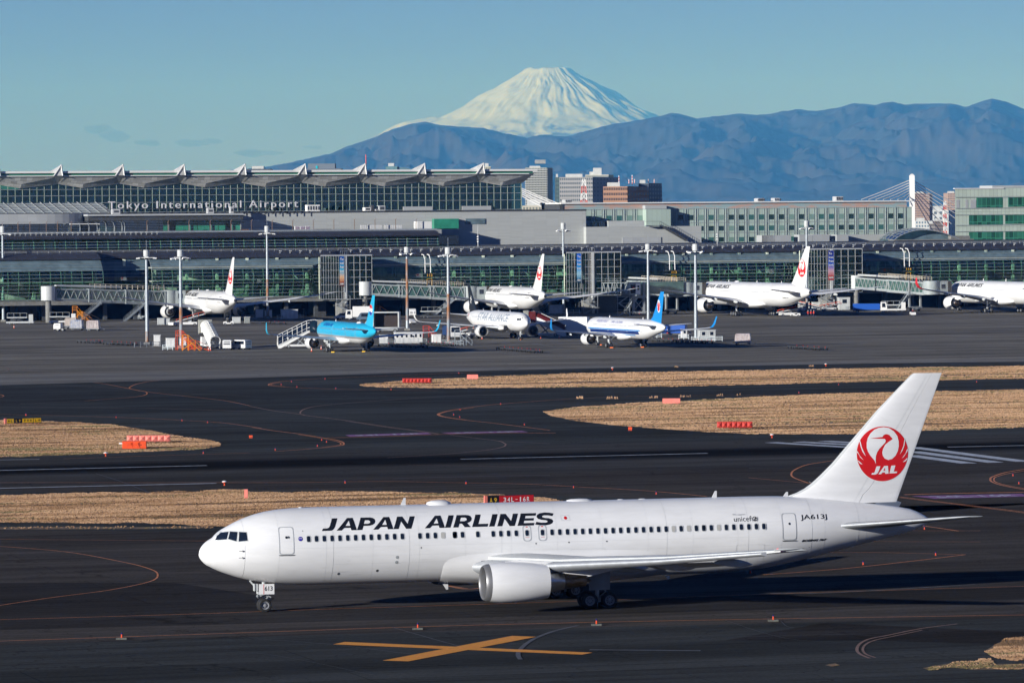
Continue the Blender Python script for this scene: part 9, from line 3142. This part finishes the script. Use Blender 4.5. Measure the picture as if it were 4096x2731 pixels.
MB().use(BRIGHTW).box(-.4, 0, .2, .35, hh * .65, hh * .8).build("lamp", t)

BLENS = mat("blue_light_lens", (.015, .025, .13), .2)
def edge_light(px, py, label, kind):
 k = "%d" % kind
 t = thing("edge_light", label, "edge light", G(px, py), 0, {1: "small taxiway edge lights", 2: "runway lights with white tops", 3: "lights on concrete blocks"}[kind])
 if kind == 1:
  MB().use(ORANGE).lathe([(0, .10), (.03, .10), (.05, .05), (.22, .05), (.24, .08)], (0, 0, 0), 'z', 10, True, True).build("stem", t)
  MB().use(BLENS).lathe([(.24, .085), (.33, .085), (.38, .02)], (0, 0, 0), 'z', 10).build("lens", t)
  t.scale = (.85, .85, .85)
 elif kind == 2:
  MB().use(ORANGE).lathe([(0, .12), (.04, .12), (.06, .06), (.2, .06), (.3, .22), (.36, .24)], (0, 0, 0), 'z', 12, True, True).build("stem", t)
  MB().use(BRIGHTW).lathe([(.36, .25), (.42, .27), (.50, .1)], (0, 0, 0), 'z', 12).build("lens", t)
  t.scale = (1, 1, 1)
 else:
  MB().use(mat("weathered_block", (.10, .105, .09), .9, var=.3, vs=4)).rbox(-.36, .36, -.25, .25, 0, .12, .03).build("concrete_block", t)
  MB().use(ORANGE).lathe([(.12, .07), (.15, .05), (.34, .05)], (0, 0, 0), 'z', 10, True, True).build("stem", t)
  MB().use(BLENS).lathe([(.34, .06), (.42, .06), (.46, .02)], (0, 0, 0), 'z', 10).build("lens", t)
L1 = [C6(53, 127), C6(141, 102), C6(188, 148), C6(429, 79), C6(520, 162), C6(993, 170), C6(1573, 29), C6(1583, 343), C6(1528, 385), C6(1580, 406), C6(1930, 295), C6(2133, 471), C6(400, 601), C6(441, 618), C6(363, 653), C6(3, 685), C6(600, 966), C6(1634, 970), CL(245, 144), CL(1092, 166), CL(1712, 197), CL(1953, 214), CL(1913, 502), CF(427, 368), CF(766, 298), CF(1947, 275), CF(2258, 1076), CF(2309, 1144), C3(1920, 463), C3(2016, 686), C3(1396, 765), C3(432, 836), C2(245, 74), C2(1164, 108), C2(1871, 163), C2(372, 945), CA(243, 1553)]
wh = ["by the far left hairpin line", "on the distant taxiway", "by the right hairpin line", "on the left taxiway bend", "near the left grass tip", "beyond the tail fin", "behind the big airliner's tail", "past the airliner's back"]
def where(px, py):
 side = "far left" if px < 700 else ("left of centre" if px < 1600 else ("right of centre" if px < 2600 else ("right" if px < 3400 else "far right")))
 dep = "on the distant taxiway" if py < 1560 else ("on the middle taxiway" if py < 1800 else ("just beyond the big airliner" if py < 2120 else "beside the big airliner's shadow"))
 return side, dep
cnt = {}
L1s = sorted(L1, key=lambda p: p[0])
tot = {}
for p in L1s:
 tot[where(*p)] = tot.get(where(*p), 0) + 1
ords = ["first", "second", "third", "fourth", "fifth", "sixth", "seventh", "eighth", "ninth", "tenth"]
for p in L1s:
 w_ = where(*p)
 cnt[w_] = cnt.get(w_, 0) + 1
 o_ = (ords[cnt[w_] - 1] + " from left of the") if tot[w_] > 1 else "lone"
 edge_light(p[0], p[1], "%s blue lensed light%s %s, %s" % (o_, "s" if tot[w_] > 1 else "", w_[1], w_[0]), 1)
for (q, lb) in ((CL(995, 528), "white topped runway light below the left grass island"), (CL(2112, 802), "white topped runway light at the end of the white edge line"), (CF(197, 750), "white topped runway light left of the tail fin"), (CD(1890, 1092), "white topped light beyond the far right grass strip"), (CC(1763, 1127), "white topped light beyond the far grass, centre")):
 edge_light(q[0], q[1], lb, 2)
for (q, lb) in ((C1(1970, 1318), "light on a concrete block above the orange cross"), (C2(1360, 1284), "light on a concrete block right of the cross"), (C3(627, 1248), "light on a concrete block under the airliner's tail"), ((487, 2556), "light on a concrete block at the lower left")):
 edge_light(q[0], q[1], lb, 3)
# wheel chocks
CHO = mat("chock_orange", (.80, .16, .03), .6)
for i, (f, u, v, lb) in enumerate(((CC, 812, 830, "orange chock at the facing airliner's main wheels"), (CC, 905, 843, "orange chock at the facing airliner's nose wheel"), (CC, 1650, 895, "orange chock at the blue-banded airliner's nose wheel"), (CC, 1755, 921, "orange chock at the blue-banded airliner's left wheels"), (CC, 2045, 916, "orange chock at the blue-banded airliner's right wheels"), (CB, 1015, 963, "yellow chock at the sky blue airliner's left wheels"), (CB, 1305, 958, "yellow chock at the sky blue airliner's right wheels"))):
 t = thing("wheel_chock", lb, "wheel chock", G(*f(u, v)), 0, "wheel chocks")
 MB().use(CHO if f is CC else SYEL).prism([(-.12, 0), (.12, 0), (.04, .18), (-.04, .18)], -.35, .35, 'xz').build("wedge", t)
 MB().use(BLACK).bar((-.3, -.3, .03), (.3, -.3, .03), .03).build("rope", t)
 t.rotation_euler = (0, 0, 1.2)
# ------------------------------------------------------------------ the air between here and the mountains
hm = bpy.data.materials.new("haze_air")
hm.use_nodes = True
nt = hm.node_tree
nt.nodes.remove(nt.nodes["Principled BSDF"])
pv = nt.nodes.new("ShaderNodeVolumePrincipled")
pv.inputs["Color"].default_value = (0.07, 0.315, 1.0, 1)
pv.inputs["Absorption Color"].default_value = (1, 1, 1, 1)
pv.inputs["Density"].default_value = 2.5e-5
pv.inputs["Anisotropy"].default_value = -0.12
nt.links.new(pv.outputs[0], nt.nodes["Material Output"].inputs["Volume"])
mb = MB().use(hm)
mb.box(-22000, 22000, -1000, 118000, -4.0, 3300)
hz = mb.build("haze")
tag(hz, None, None, kind="stuff")
